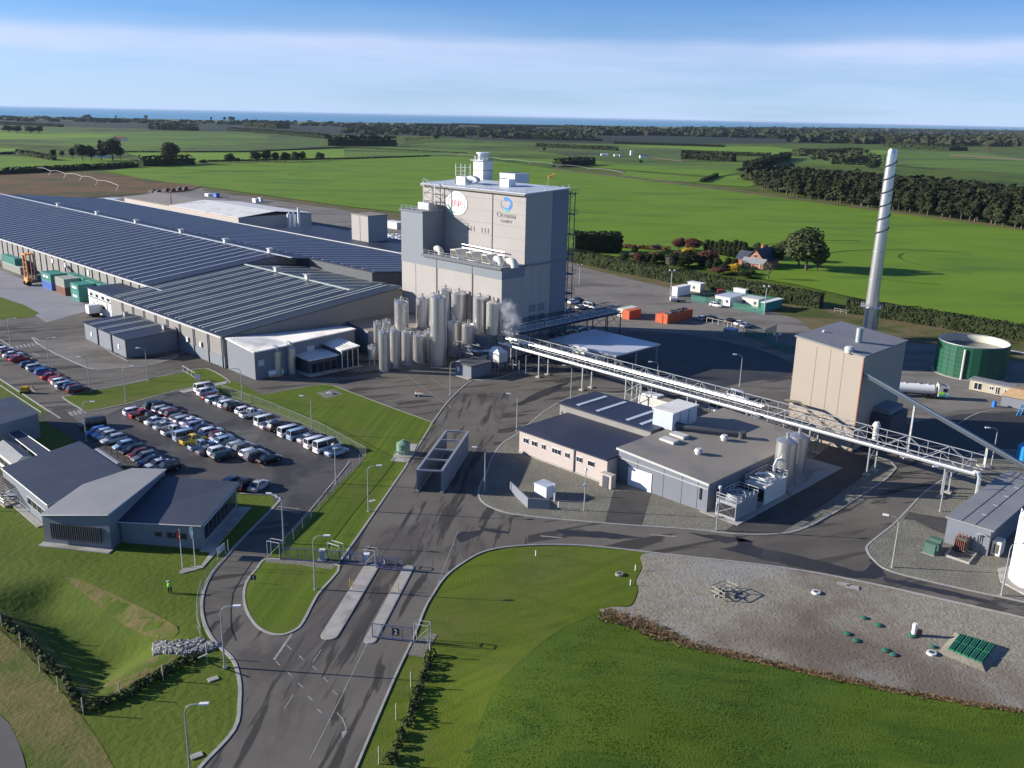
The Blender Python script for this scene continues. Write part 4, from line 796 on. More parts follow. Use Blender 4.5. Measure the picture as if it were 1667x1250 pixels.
for s_ in ((713, 480, 597, 27, 'tallest steel silo standing at the front of the cluster'), (624.5, 540, 607, 16.5, 'slim tall silo nearest the yard, left front of cluster'), (642.5, 537, 601.5, 16, 'slim silo, second from the left in the front row'), (661.7, 540, 596, 17, 'slim silo, third from the left in the front row'),
    (681, 545, 592, 19, 'squat silo fourth from the left in the front row'), (697, 541, 588, 15, 'short silo half hidden left of the tallest silo'), (614.5, 527, 586, 12.5, 'narrow silo in the shade at the far left end'), (629, 524, 582, 13.5, 'narrow silo second from left in the back of the small ones'),
    (652.7, 489, 538, 23.5, 'large silo alone at the left of the back row'), (687, 484, 535, 21, 'large silo behind and left of the tallest one'), (706, 482, 531, 17, 'large silo half hidden behind its left neighbour'), (724.5, 470, 532, 22, 'tall back silo touching the tower wall'), (746, 475, 535, 25, 'widest of the back row silos in front of tower joint'),
    (738, 522, 581, 20, 'short silo just right of the tallest silo'), (761.5, 527, 588, 21, 'short silo in shade with pale base right of tallest'), (780.5, 483, 543, 23, 'tall silo second from the right end'), (802.5, 490, 547, 24, 'tall silo at the right end beside the steam')):
    silo(*s_, base_h=6.5 if s_[2] < 550 else 0)
silo(605, 566, 597, 13, 'small round topped vessel on legs at the far left', legs=1.8)
c = P(615, 588); 
for s_ in ((714, 560, 590, 9, 'tiny buffer tank under the silos pipework'), (671, 560, 584, 8, 'small mixing tank between the front silos')): silo(*s_, group=None, ladder=0, name='tank')
for i, (px, top, base, w) in enumerate(((426.5, 350 / 350 * 345, 0, 0),)): pass
FG = 'steel tanks behind the long warehouse'
for i, (px, w_) in enumerate(((428.5, 9), (440, 9), (453, 9), (465, 9), (471, 8), (478, 9))): silo(px, 349 if i < 4 else 347, 371 if i < 4 else 377, w_, ('white steel tank %s in the far row behind the warehouse' % ('first from left', 'second from left', 'third from left', 'fourth from left', 'fifth from left', 'last on the right')[i]), FG, 'bright_pipe', ladder=0)
t = thing('flue', P(487.5, 378), 'thin white flue pipe beside the far tanks', 'flue'); c = P(487.5, 378); MB().cyl(c, .7, 0, hz(487.5, 378, 338), 12).build('stack', 'white', t, True)
# tanks at the front block
for s_ in ((451.5, 571, 613, 13.5, 'dull steel tank with bent vent, left one at the corner block'), (474, 565, 609.5, 13.5, 'dull steel tank with bent vent, right one at the corner block')):
    t = silo(*s_, group='tanks by the corner block', ladder=0); c = P(s_[0], s_[2]); h = hz(s_[0], s_[2], s_[1]); MB().tube([(c[0], c[1] + 1, h), (c[0], c[1] + 1, h + .9), (c[0] - .8, c[1] + 1, h + 1.1), (c[0] - 1.2, c[1] + 1, h + .4)], .18).build('vent_pipe', 'white', t, True)
for s_ in ((424, 596, 614, 7, 'small pale dosing vessel by the corner wall'), (436, 594, 613, 7, 'small steel dosing vessel beside the pale one')): silo(*s_, group=None, ladder=0, name='tank', dome=.5)
t = thing('tank', P(442, 613), 'white horizontal tank lying on a skid by the corner tanks', 'tank'); c = P(436, 614); MB().tube([c + Vector((0, 0, .9)), c + Vector((2.9, 2.3, .9))], .75, 14).build('shell', 'white', t, True); MB().box(c + Vector((1.4, 1.1, 0)), (.78, .62, 0), (-.62, .78, 0), 1.6, .8, .08, .3).build('skid', 'orange', t)
# ---------------- services building and other site buildings ----------------
t = mk('building', 'workshop', S(-100, 121), 'long low building with plain navy roof and pale pink windowed wall')
MB().sbox(-110, -89.2, 114.2, 128, 0, 4.5).build('wall', 'cream_wall', t); MB().sbox(-110.5, -89, 113.7, 128.1, 4.5, 4.75).build('roof', 'navy_roof', t)
for px, w in ((856, 1.2), (870, 1.3), (885, .9), (906, 2.0), (924, 1.0), (944, 1.3), (961, .8), (966, .8)):
    a, z = onB(px, 730, 114.2); 
    q = MB().sbox(a - w / 2, a + w / 2, 114.1, 114.2, 2.4, 3.4).build('window', 'white', t)
    k = max(1, round(w / .6))
    for j in range(k): MB().sbox(a - w / 2 + .08 + j * w / k, a - w / 2 + (j + 1) * w / k - .06, 114.05, 114.1, 2.5, 3.3).build('pane', 'glass', q)
a = onB(986, 770, 114.2)[0]; MB().sbox(a - .3, a + 2.2, 113.0, 114.2, 0, 2.5).build('porch', 'cream_wall', t); MB().sbox(a + .4, a + 1.6, 112.9, 113, .1, 2.2).build('door', 'dark_wall', t)
a = onB(935, 750, 114.2)[0]; MB().sbox(a - .1, a + .1, 114.0, 114.2, 0, 4.5).build('downpipe', 'trim', t)
MB().sbox(-110, -89.2, 114.05, 114.2, 0, .35).build('plinth', 'concrete', t)
t = mk('building', 'workshop', S(-101, 134), 'navy roofed rear wing with four pale skylight bands and ribbed side wall')
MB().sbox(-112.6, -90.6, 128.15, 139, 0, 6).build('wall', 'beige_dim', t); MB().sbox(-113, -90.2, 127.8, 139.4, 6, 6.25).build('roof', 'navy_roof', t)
for a in (-109.5, -104.6, -97.4, -94.2): MB().sbox(a, a + .8, 129.5, 138.2, 6.26, 6.34).build('skylight_strip', 'skylight', t)
t = mk('building', 'workshop', S(-80, 133), 'blue grey workshop with wide tan roof, roller door and ducts')
prism_s([(-89, 117), (-71, 117), (-71, 149.5), (-89, 149.5)], [5.9, 4.9, 4.9, 5.9]).build('wall', 'grey_wall', t)
slab_s([(-89.3, 116.7), (-70.7, 116.7), (-70.7, 150), (-89.3, 150)], [6.15, 5.15, 5.15, 6.15]).build('roof', 'tan_roof', t)
MB().hexa([S(-89.3, 116.55, 5.85), S(-70.7, 116.55, 4.85), S(-70.7, 116.7, 4.85), S(-89.3, 116.7, 5.85)], [S(-89.3, 116.55, 6.2), S(-70.7, 116.55, 5.2), S(-70.7, 116.7, 5.2), S(-89.3, 116.7, 6.2)]).build('fascia', 'pale_trim', t)
a0_, a1_ = onB(1020.5, 785, 117)[0], onB(1060, 799, 117)[0]; MB().sbox(a0_ + .2, a1_, 116.9, 117, 0, 3.4).build('roller_door', 'white', t)
for a in (-85, -79.6, -76, -73): MB().sbox(a, a + .05, 116.95, 117, 0, 5.0).build('panel_joint', 'tower_grey', t)
MB().hexa([S(-89, 116.8, 4.4), S(-71, 116.8, 4.05), S(-71, 117, 4.05), S(-89, 117, 4.4)], [S(-89, 116.8, 4.5), S(-71, 116.8, 4.15), S(-71, 117, 4.15), S(-89, 117, 4.5)]).build('wall_conduit', 'pale_trim', t)
MB().sbox(-72.5, -72.2, 116.85, 117, 2, 3.9).build('wall_sign', 'black', t)
vr = lambda a: 6.15 - (a + 89.3) / 18.6
for px, py in ((1137, 737), (1179, 715)):
    a, b_ = LA(px, py, 5.8); z = vr(a); MB().cyl(S(a, b_), .55, z, z + .5, 12).cyl(S(a, b_), .8, z + .5, z + 1, 12, r2=.5).build('roof_vent', 'pale_trim', t)
for px, py in ((1088, 717), (1104, 709)):
    a, b_ = LA(px, py, 6.0); MB().sbox(a - 1.3, a + 1.7, b_ - .9, b_ + .9, vr(a) - .1, vr(a) + .4).build('roof_hatch', 'pale_trim', t)
u = thing('duct_housing', S(-89, 137, 6), 'pale translucent clad duct housing standing at the tan roof corner', 'duct housing')
MB().sbox(-92.5, -88.2, 131.2, 139, 5.9, 9.2).build('casing', 'skylight', u); MB().sbox(-92.7, -88, 131, 139.2, 9.2, 9.4).build('cover', 'white_roof', u)
for b_ in (133.5, 136.2): MB().sbox(-92.6, -88.1, b_, b_ + .12, 5.95, 9.45).build('joint_band', 'galv', u)
u = thing('roof_duct', S(-86, 134, 6.4), 'dark round duct lying across the tan workshop roof', 'duct'); MB().tube([S(-88.2, 132.6, 6.9), S(-86, 133.2, 6.8), S(-78.5, 138.5, 6.3)], [.6, .5, .4], 12).build('pipe', 'dark_wall', u, True); MB().cyl(S(-78.3, 138.7), .75, 5.6, 6.7, 14).build('end_cowl', 'dark_wall', u)
# workshop tanks and cooling towers
WG = 'steel tanks beside the workshop'
silo(1277.5, 716, 800, 34, 'steel tank with bent white pipe at the workshop side, nearer one', WG, ladder=0); silo(1297, 708, 788, 31, 'steel tank at the workshop side, farther one', WG, ladder=0)
t = thing('bent_pipe', P(1256, 800), 'white insulated pipe bent over beside the nearer workshop tank', 'pipe'); c = P(1256, 803); MB().tube([c, c + Vector((0, 0, 5.2)), c + Vector((.5, .5, 5.9)), c + Vector((1.3, 1.2, 5.7))], .24, 10).build('pipe', 'bright_pipe', t, True)
def cooler(a1_, b0_, la_, lb_, h, label, top):
    t = thing('cooling_tower', S(a1_, b0_), label, 'cooling tower', 'cooling towers by the workshop')
    MB().sbox(a1_ - la_, a1_, b0_, b0_ + lb_, .25, h).build('casing', 'galv' if top == 'galv' else 'offwhite', t)
    MB().sbox(a1_ - la_ + .2, a1_ - .2, b0_ - .06, b0_, .7, h - .5).build('louvre', 'black', t)
    q = MB(); q.bar(S(a1_ - la_ + .2, b0_ - .09, .7), S(a1_ - .2, b0_ - .09, h - .5), .03).bar(S(a1_ - .2, b0_ - .09, .7), S(a1_ - la_ + .2, b0_ - .09, h - .5), .03); q.build('cross_brace', 'galv', t)
    c = S(a1_ - la_ / 2, b0_ + lb_ * .42); MB().cyl(c, la_ * .40, h, h + .75, 24, cap=False).build('fan_ring', top, t, True); MB().cyl(c, la_ * .39, h + .1, h + .3, 24).build('fan_guard', 'tower_grey', t); 
    q = MB()
    for k in range(6): w = k * math.pi / 3; q.box(c + Vector((math.cos(w) * la_ * .19, math.sin(w) * la_ * .19, 0)), (math.cos(w), math.sin(w), 0), (-math.sin(w), math.cos(w), 0), la_ * .18, .12, h + .38, h + .44)
    q.build('fan_blade', 'pale_trim', t)
    railing(t, [S(a1_ - la_, b0_, h), S(a1_, b0_, h), S(a1_, b0_ + lb_, h), S(a1_ - la_, b0_ + lb_, h), S(a1_ - la_, b0_, h)], 1.0, .05, 'pale_trim', 1.2)
cooler(-66, 117.3, 3.6, 6.4, 3.0, 'cooling tower with black louvred front at the workshop corner', 'galv'); cooler(-66, 126, 3.8, 7.0, 3.4, 'cream topped cooling tower between the other one and the steel tanks', 'white')
# open truck wash frame
A_, B_, C_ = P(678, 801), P(720, 803), P(763, 735); D_ = A_ + (C_ - B_); ux = (B_ - A_).normalized(); uy = (C_ - B_).normalized(); Lw = (C_ - B_).length; Ww = (B_ - A_).length
t = mk('truck wash', 'truck_wash', (A_[0], A_[1], 0), 'long open topped dark walled truck wash frame standing on the main road')
for o_, nm in ((A_, 0), (B_, 1)):
    c = o_ + uy * Lw / 2 + ux * (.12 if nm == 0 else -.12); MB().box(c, ux, uy, .12, Lw / 2 - .1, .25, 3.8).build('side_wall', 'tower_grey', t)
    q = MB().box(c, ux, uy, .2, Lw / 2, 3.8, 4.0); q.build('top_rail', 'galv', t)
    MB().box(c, ux, uy, .3, Lw / 2 + .2, 0, .25).build('kerb_wall', 'concrete', t)
for k in range(5):
    c = A_ + ux * Ww / 2 + uy * (.1 + k * (Lw - .2) / 4); MB().box(c, ux, uy, Ww / 2 - .2, .12, 3.75, 4.02).build('crossbar', 'galv', t)
MB().box(A_ + ux * Ww / 2 + uy * Lw / 2, ux, uy, Ww / 2 - .35, Lw / 2 - .2, .05, .1).build('floor_slab', 'dark_wall', t)
# green tank on its pad
t = thing('water_tank', P(655, 742), 'pale green round water tank with domed lid on a concrete pad', 'tank'); c = P(655.5, 742); c = c + Vector((0, 1, 0)); MB().cyl(c, 1.25, .2, 2.1, 24).cyl(c, 1.27, 2.1, 2.6, 24, r2=.3).cyl(c, .3, 2.6, 2.8, 12).build('shell', 'sage', t, True)
b = MB(); 
for x, y in ((-1.2, -2.2), (-.4, -2.4), (.4, -2.0)): b.bar((c[0] + x, c[1] + y, .2), (c[0] + x, c[1] + y, 1.2), .06)
b.box(c + Vector((-.4, -2.2, 0)), (1, 0, 0), (0, 1, 0), .9, .25, 1.1, 1.25).build('pump_frame', 'galv', t)
# boiler house and chimney
t = mk('building', 'boiler_house', S(-74, 172), 'tall beige ribbed boiler house with grey roof behind the pipe bridge')
prism_s([(-81.5, 161.6), (-67.8, 161.6), (-67.8, 180.6), (-81.5, 180.6)], [20.1, 18.65, 18.65, 20.1]).build('wall', 'boiler_wall', t)
slab_s([(-81.8, 161.3), (-67.5, 161.3), (-67.5, 180.9), (-81.8, 180.9)], [20.35, 18.9, 18.9, 20.35]).build('roof', 'grey_roof', t)
for px in (1321, 1344, 1366): a = onB(px, 640, 161.6)[0]; MB().sbox(a, a + .08, 161.57, 161.6, .3, 18.9).build('panel_joint', 'seam', t)
MB().sbox(-67.8, -67.6, 161.3, 161.6, 0, 18.5).build('corner_trim', 'rust_box', t)
MB().sbox(-67.8, -63.8, 168, 176, 0, 6.5).build('fuel_bay', 'dark_wall', t); MB().sbox(-67.8, -64.5, 169, 175, 6.5, 7.6).build('fuel_bay_cap', 'tower_grey', t)
a, b_ = LA(1397, 560, 19); MB().cyl(S(a, b_), .62, 19, 22.2, 16).build('flue', 'galv', t, True); a, b_ = LA(1382, 573, 19); MB().cyl(S(a, b_), .8, 18.9, 19.6, 14).cyl(S(a, b_), .95, 19.6, 20.1, 14, r2=.6).build('roof_vent', 'pale_trim', t); a, b_ = LA(1341, 543, 19.8); MB().cyl(S(a, b_), .3, 19.5, 20.5, 10).build('roof_vent', 'pale_trim', t)
b = MB(); b.tube([S(-81.9, 160.6, 7.2), S(-77.8, 158.4, 8.2), S(-69, 155.2, 5.2)], .28, 4).build('brace', 'louvre', t)
t = thing('chimney', P(1410, 566), 'very tall shiny steel chimney with a spiral strake around its top', 'chimney'); c = P(1410, 566); hc = hz(1410, 566, 243)
MB().cyl(c, 1.75, 0, hc * .22, 28, r2=1.7, cap=False).cyl(c, 1.7, hc * .22, hc * .98, 28, r2=1.28, cap=False).cyl(c, 1.28, hc * .98, hc, 28, r2=1.05).build('shaft', 'steel', t, True)
for z in (.36, .5, .64, .78, .92): rr = 1.7 - .42 * (z - .22) / .76; MB().cyl(c, rr + .05, hc * z, hc * z + .18, 28, cap=False).build('flange_ring', 'galv', t, True)
for ph in (0,):
    pts = []
    for k in range(120): z = hc * (.56 + .42 * k / 119); rr = 1.7 - .42 * (z / hc - .22) / .76 + .12; w = ph + k / 119 * 2 * math.pi * 6.5; pts.append((c[0] + rr * math.cos(w), c[1] + rr * math.sin(w), z))
    MB().tube(pts, .2, 4).build('strake', 'dark_wall', t)
zp = hz(1410, 566, 500); b = MB().cyl(c, 2.9, zp, zp + .15, 20)
for k in range(12): w = k * math.pi / 6; b.bar((c[0] + 2.8 * math.cos(w), c[1] + 2.8 * math.sin(w), zp), (c[0] + 2.8 * math.cos(w), c[1] + 2.8 * math.sin(w), zp + 1.1), .05)
for zz_ in (.55, 1.1): b.tube([(c[0] + 2.8 * math.cos(k * math.pi / 8), c[1] + 2.8 * math.sin(k * math.pi / 8), zp + zz_) for k in range(17)], .05, 4)
b.build('platform', 'galv', t); b = MB()
for k in range(3): b.bar((c[0] + 2.2, c[1] - .3 + k * .3, 0), (c[0] + 2.2, c[1] - .3 + k * .3, zp), .07)
b.build('ladder', 'galv', t); MB().cyl(c, 2.6, 0, .6, 20).build('plinth', 'concrete', t)
# conveyor
t = thing('conveyor', S(-60, 165), 'sloping covered conveyor running from the boiler house wall to the ground', 'conveyor')
p0, p1 = S(-67.8, 161.9 + .3, 15.5), S(-41.0, 175.2, .9); dv = (p1 - p0).normalized(); sd_ = dv.cross(Vector((0, 0, 1))).normalized()
def beam(b, p, q, hw, h0, h1):
    b.hexa([p - sd_ * hw + Vector((0, 0, h0)), q - sd_ * hw + Vector((0, 0, h0)), q + sd_ * hw + Vector((0, 0, h0)), p + sd_ * hw + Vector((0, 0, h0))], [p - sd_ * hw + Vector((0, 0, h1)), q - sd_ * hw + Vector((0, 0, h1)), q + sd_ * hw + Vector((0, 0, h1)), p + sd_ * hw + Vector((0, 0, h1))]); return b
beam(MB(), p0, p1, .62, -.45, .25).build('trough', 'tower_grey', t); beam(MB(), p0, p1, .42, .25, .42).build('cover', 'galv', t)
for s_ in (-.62, .62): beam(MB(), p0 + sd_ * s_, p1 + sd_ * s_, .06, .25, .38).build('side_rail', 'pale_trim', t)
def lerpc(f): return p0.lerp(p1, f)
for f in (.32, .76):
    q = lerpc(f); b = MB(); h = q[2] - .5
    for s_ in (-.7, .7): b.bar((q[0] + sd_[0] * s_, q[1] + sd_[1] * s_, 0), (q[0] + sd_[0] * s_ * .7, q[1] + sd_[1] * s_ * .7, h), .15)
    n = max(2, int(h / 1.6))
    for k in range(n): b.bar((q[0] + sd_[0] * (-.65 if k % 2 else .65), q[1] + sd_[1] * (-.65 if k % 2 else .65), h * k / n), (q[0] + sd_[0] * (.65 if k % 2 else -.65), q[1] + sd_[1] * (.65 if k % 2 else -.65), h * (k + 1) / n), .08)
    b.build('trestle', 'galv', t); MB().box((q[0], q[1], 0), (1, 0, 0), (0, 1, 0), 1, 1, 0, .35).build('footing', 'concrete', t)
# long pipe bridge
def bridge(name, label, p, q, z, h, w, pipes, mt, pm, supports, top_b=True, tall=None):
    t = thing(name, (p[0], p[1], 0), label, 'pipe bridge'); d = (q - p); L = d.length; d = d.normalized(); n = Vector((-d[1], d[0], 0))
    if n.dot(B) < 0: n = -n
    def Q(s_, o_, z_): v = p + d * s_ + n * o_; return Vector((v[0], v[1], z_))
    for o_ in (0, w): MB().bar(Q(0, o_, z), Q(L, o_, z), .13).build('bottom_chord', mt, t); MB().bar(Q(0, o_, z + h), Q(L, o_, z + h), .09).build('top_chord', mt, t)
    step = 3.6; k = int(L / step)
    for o_ in (0, w):
        b = MB()
        for i in range(k + 1): b.bar(Q(i * step, o_, z), Q(i * step, o_, z + h), .06)
        for i in range(k): b.bar(Q(i * step, o_, z if i % 2 else z + h), Q((i + 1) * step, o_, z + h if i % 2 else z), .05)
        b.build('side_truss', mt, t)
    b = MB()
    for i in range(k + 1): b.bar(Q(i * step, 0, z), Q(i * step, w, z), .08); b.bar(Q(i * step, 0, z + h), Q(i * step, w, z + h), .05)
    for i in range(k): b.bar(Q(i * step, 0 if i % 2 else w, z + h), Q((i + 1) * step, w if i % 2 else 0, z + h), .04)
    b.build('cross_frame', mt, t)
    for o_, dz, r in pipes: MB().tube([Q(0, o_, z + dz), Q(L * (.64 if dz > .55 and L > 60 else 1), o_, z + dz)], r, 8).build('pipe', pm, t, True)
    for s_ in supports:
        b = MB()
        for o_ in (.2, w - .2): b.bar(Q(s_, o_, 0), Q(s_, o_, z), .16)
        b.bar(Q(s_, .2, z * .5), Q(s_, w - .2, z * .95), .07).bar(Q(s_, w - .2, z * .5), Q(s_, .2, z * .95), .07); b.build('support_leg', mt, t)
        for o_ in (.2, w - .2): MB().box(Q(s_, o_, 0), d, n, .55, .55, 0, .35).build('footing', 'concrete', t)
    return t, Q, L
pA = S(-156.5, 154.2); pB = S(-42.8, 151.2)
bt, Q, L = bridge('pipe_bridge', 'long galvanised pipe bridge with bright pipes in front of the beige boiler house', pA, pB, 5.6, 2.5, 3.6, [(-.1, .35, .17), (.3, .3, .15), (2.5, 1.0, .17), (2.95, .9, .16), (3.4, 1.0, .17), (3.8, .6, .12)], 'galv', 'bright_pipe', (1, 14, 28, 42.5, 57, 71, 84.5, 96, 109))
MB().box(Q(L / 2, 1.8, 0), (pB - pA).normalized(), Vector((-(pB - pA).normalized()[1], (pB - pA).normalized()[0], 0)), L / 2, .45, 5.55, 5.62).build('walkway', 'tower_grey', bt)
for k in range(2): s0 = Q(L + .3, .2 + k * .6, 6.0); MB().tube([Q(L - .5, .2 + k * .6, 6.0), s0, Q(L + .6, .2 + k * .6, 5.4), Q(L + .6, .2 + k * .6, 1), Q(L + 1.2, .2 + k * .6, .5), Q(L + 2.6, .2 + k * .6, .45)], .22, 8).build('drop_pipe', 'bright_pipe', bt, True)
b = MB(); 
for s_ in (41, 45):
    for o_ in (-.2, 3.8): b.bar(Q(s_, o_, 0), Q(s_, o_, 5.6), .14)
for o_ in (-.2, 3.8):
    for k in range(2): b.bar(Q(41, o_, k * 2.8), Q(45, o_, k * 2.8 + 2.8), .09).bar(Q(45, o_, k * 2.8), Q(41, o_, k * 2.8 + 2.8), .09)
b.build('lattice_pier', 'galv', bt)
b = MB(); 
for s_ in (72.5, 76, 79.5):
    for o_ in (-.6, 4): b.bar(Q(s_, o_, 0), Q(s_, o_, 5.6), .1)
    b.bar(Q(s_, -.6, 2.5), Q(s_, 4, 5.3), .07).bar(Q(s_, 4, 2.5), Q(s_, -.6, 5.3), .07)
for o_ in (-.6, 4): b.bar(Q(72.5, o_, 2.5), Q(79.5, o_, 2.5), .07).bar(Q(72.5, o_, 0), Q(79.5, o_, 2.5), .07)
b.build('lattice_pier', 'galv', bt)
for k, o_ in enumerate((0, .7)): MB().tube([Q(73.5 + o_, 0, 5.9), Q(73.5 + o_, -1.5, 5.6), Q(73.5 + o_, -3.5, 3.0), Q(73.2 + o_, -6, 1.3), Q(73 + o_, -11, 1.1)], .2, 8).build('branch_pipe', 'steel', bt, True)
t = thing('valve_station', Q(95, 4.2, 8), 'pale metering cowl standing on the pipe bridge beside the conveyor trestle', 'valve'); c = Q(95, 4.0, 0); MB().cyl(c, .5, 5.8, 8.3, 12).cyl(c, .75, 8.3, 9, 12, r2=.4).build('casing', 'offwhite', t); MB().tube([(c[0], c[1], 6.5), (c[0] + 1, c[1] + .4, 6.7)], .3).build('spout', 'rust_box', t)
# rear pipe rack beside the tower
t2, Q2, L2 = bridge('pipe_rack', 'dark blue steel pipe rack along the shaded side of the tower', S(-153.7, 157), S(-153.7, 200), 7.7, 2.3, 5.0, [(.8, .4, .2), (1.5, .4, .16), (2.4, .4, .25), (3.4, .5, .2), (4.3, .4, .15), (1.2, 1.6, .2), (3.2, 1.7, .2)], 'blue_steel', 'galv', (1, 10, 19, 28, 36, 42.5))
MB().sbox(-158.7, -153.7, 157, 200, 7.6, 7.68).build('grating', 'blue_steel', t2)
# canopy
t = mk('canopy', 'loading_canopy', S(-141, 178), 'flat pale roofed open canopy on steel posts behind the pipe bridge')
MB().sbox(-152.6, -130.8, 168.6, 186.6, 4.9, 5.25).build('roof', 'canopy_roof', t)
for a in (-152, -145, -138, -131.4):
    for b_ in (169.2, 177.5, 186): MB().sbox(a - .14, a + .14, b_ - .14, b_ + .14, 0, 4.9).build('post', 'galv', t)
MB().sbox(-150, -134, 168.2, 168.6, 3.6, 4.6).build('hung_pipes', 'offwhite', t)
for b_ in (168.9, 186.2): MB().sbox(-152.2, -131.2, b_ - .1, b_ + .1, 4.55, 4.9).build('edge_beam', 'galv', t)
for i, (a, b_, r, h) in enumerate(((-156.5, 172, 1.5, 4.2), (-156, 176.5, 1.5, 4.5), (-156, 181.5, 1.6, 4.8), (-156.4, 187, 1.6, 4.6))):
    t = thing('tank', S(a, b_), 'grey tank in the shade beyond the pale canopy, %s of four' % ('nearest', 'second', 'third', 'farthest')[i], 'tank', 'shaded tanks by the canopy'); MB().cyl(S(a, b_), r, .3, h, 20).cyl(S(a, b_), r, h, h + .5, 20, r2=.4).build('shell', 'steel', t, True)
# plant between silos and bridge
t = mk('building', 'pump_house', P(800, 600), 'small blue grey pump house with flat dark roof under the silos'); a, b_ = LA(767, 617); 
MB().sbox(a - 5.6, a, b_, b_ + 6.6, 0, 3.0).build('wall', 'grey_wall', t); MB().sbox(a - 5.9, a + .3, b_ - .3, b_ + 6.9, 3.0, 3.25).build('roof', 'dark_wall', t); MB().sbox(a - 4.9, a - 4.2, b_ - .06, b_, .9, 2).build('window', 'white', t); MB().sbox(a - 6.2, a + .2, b_ - 1, b_, 0, .2).build('step', 'concrete', t)
t = thing('dust_collector', P(800, 600), 'white boxy dust collector on legs with a sloping intake hood', 'dust collector'); a, b_ = LA(812, 604)
MB().sbox(a - 3.6, a, b_, b_ + 3, 2.0, 4.3).build('casing', 'pale_trim', t); MB().hexa([S(a - 3.6, b_, 4.3), S(a, b_, 4.3), S(a, b_ + 3, 4.3), S(a - 3.6, b_ + 3, 4.3)], [S(a - 3.2, b_ + .8, 5.4), S(a - 1.6, b_ + .8, 5.4), S(a - 1.6, b_ + 2.2, 5.4), S(a - 3.2, b_ + 2.2, 5.4)]).build('hood', 'white', t)
for da in (-3.5, -.1):
    for db in (.1, 2.9): MB().bar(S(a + da, b_ + db, 0), S(a + da, b_ + db, 2), .1).build('leg', 'galv', t)
MB().tube([S(a - 3.4, b_ + 1.5, 4.4), S(a - 7, b_ - .5, 3.7), S(a - 10, b_ - 1, 3.6)], .28).build('intake_pipe', 'white', t, True)
b = MB()
for k in range(16): a = -168 + k * 1.5; b_ = 146 + rnd.random() * 7; b.bar(S(a, b_, 0), S(a, b_, 2.5 + rnd.random() * 3), .09)
for k in range(12): z = .8 + rnd.random() * 4; b_ = 145 + rnd.random() * 8; a = -170 + rnd.random() * 10; b.tube([S(a, b_, z), S(a + 4 + rnd.random() * 7, b_, z), S(a + 4 + rnd.random() * 7, b_, z + rnd.random())], .09, 6)
for k in range(9): a = -168 + k * 2; z = 1 + rnd.random() * 3.5; b.tube([S(a, 146, z), S(a, 150 + rnd.random() * 4, z), S(a, 152, z + 1)], .1, 6)
o = b.build('pipework', 'tower_grey', kind=None); tag(o, 'tangle of shiny pipes between the silos and the pipe bridge', 'pipework')
slab('plant_pad', [tuple(S(a, b_)[:2]) for a, b_ in ((-179, 128), (-167, 128), (-156, 138), (-131, 158), (-131, 190), (-178, 190))], 0, .12, 'concrete') if 0 else None
# blast wall, kiosk, pole on the gravel
t = thing('screen_wall', P(860, 828), 'low grey angled screen wall on the gravel bed', 'wall'); hw = hz(860, 828, 811)
w0, w1, w2 = P(831, 800), P(860, 828), P(895, 830)
for p, q in ((w0, w1), (w1, w2)):
    d = (q - p); MB().box((p + q) / 2, d.normalized(), Vector((-d[1], d[0], 0)).normalized(), d.length / 2, .12, 0, hw).build('panel', 'grey_wall', t)
t = thing('kiosk', P(888, 815), 'small white and blue equipment kiosk behind the angled screen wall', 'kiosk'); a, b_ = LA(889, 814); MB().sbox(a - 2.7, a, b_, b_ + 2.2, 0, 2.1).build('casing', 'white', t); MB().sbox(a - 2.8, a + .1, b_ - .1, b_ + 2.3, 2.1, 2.25).build('lid', 'skylight', t); MB().tube([S(a + .5, b_ + 1.5, 0), S(a + .5, b_ + 1.5, 2.2), S(a + .2, b_ + 1.5, 2.5)], .08).build('vent_pipe', 'white', t)
t = thing('control_post', P(902, 816), 'grey control cabinet post beside the white kiosk', 'cabinet'); a, b_ = LA(903, 817); MB().sbox(a - .3, a, b_, b_ + .3, 0, 1.5).build('casing', 'galv', t)
t = thing('bollard', P(909, 828), 'short white bollard on the gravel near the kiosk', 'bollard'); MB().cyl(P(909, 828), .1, 0, 1.2, 8).build('post', 'white', t)
# buildings on the right edge
t = mk('building', 'switch_room', S(-38, 147), 'long grey ribbed shed with light grey roof at the right edge')
MB().sbox(-40.7, -34.6, 134.5, 161.5, 0, 4.05).build('wall', 'grey_wall', t); MB().sbox(-41, -34.2, 134.2, 161.8, 4.05, 4.3).build('roof', 'grey_roof', t)
for a in (-38.8, -36.9): MB().sbox(a, a + .08, 134.3, 161.7, 4.31, 4.36).build('roof_seam', 'tower_grey', t)
for b_ in (139, 144, 149, 154): MB().sbox(-37.5, -36.8, b_, b_ + .15, 4.31, 4.42).build('roof_vent', 'galv', t)
a = onB(1588, 880, 134.5)[0]
b = MB()
for k in range(3): b.tube([S(a + k * .28, 134.2, .2), S(a + k * .28, 134.2, 2.9), S(a + .5 + k * .2, 134.0, 3.4), S(a + 1.6, 134.0, 3.2)], .07)
b.build('cable_bend', 'galv', t)
t = thing('air_conditioner', S(-34, 135), 'cream cabinet unit at the corner of the long grey shed', 'cabinet'); MB().sbox(-34.4, -33.2, 135.2, 137.2, .2, 2.4).build('casing', 'offwhite', t); MB().sbox(-34.1, -33.5, 135.1, 135.2, .6, 2.0).build('louvre', 'louvre', t)
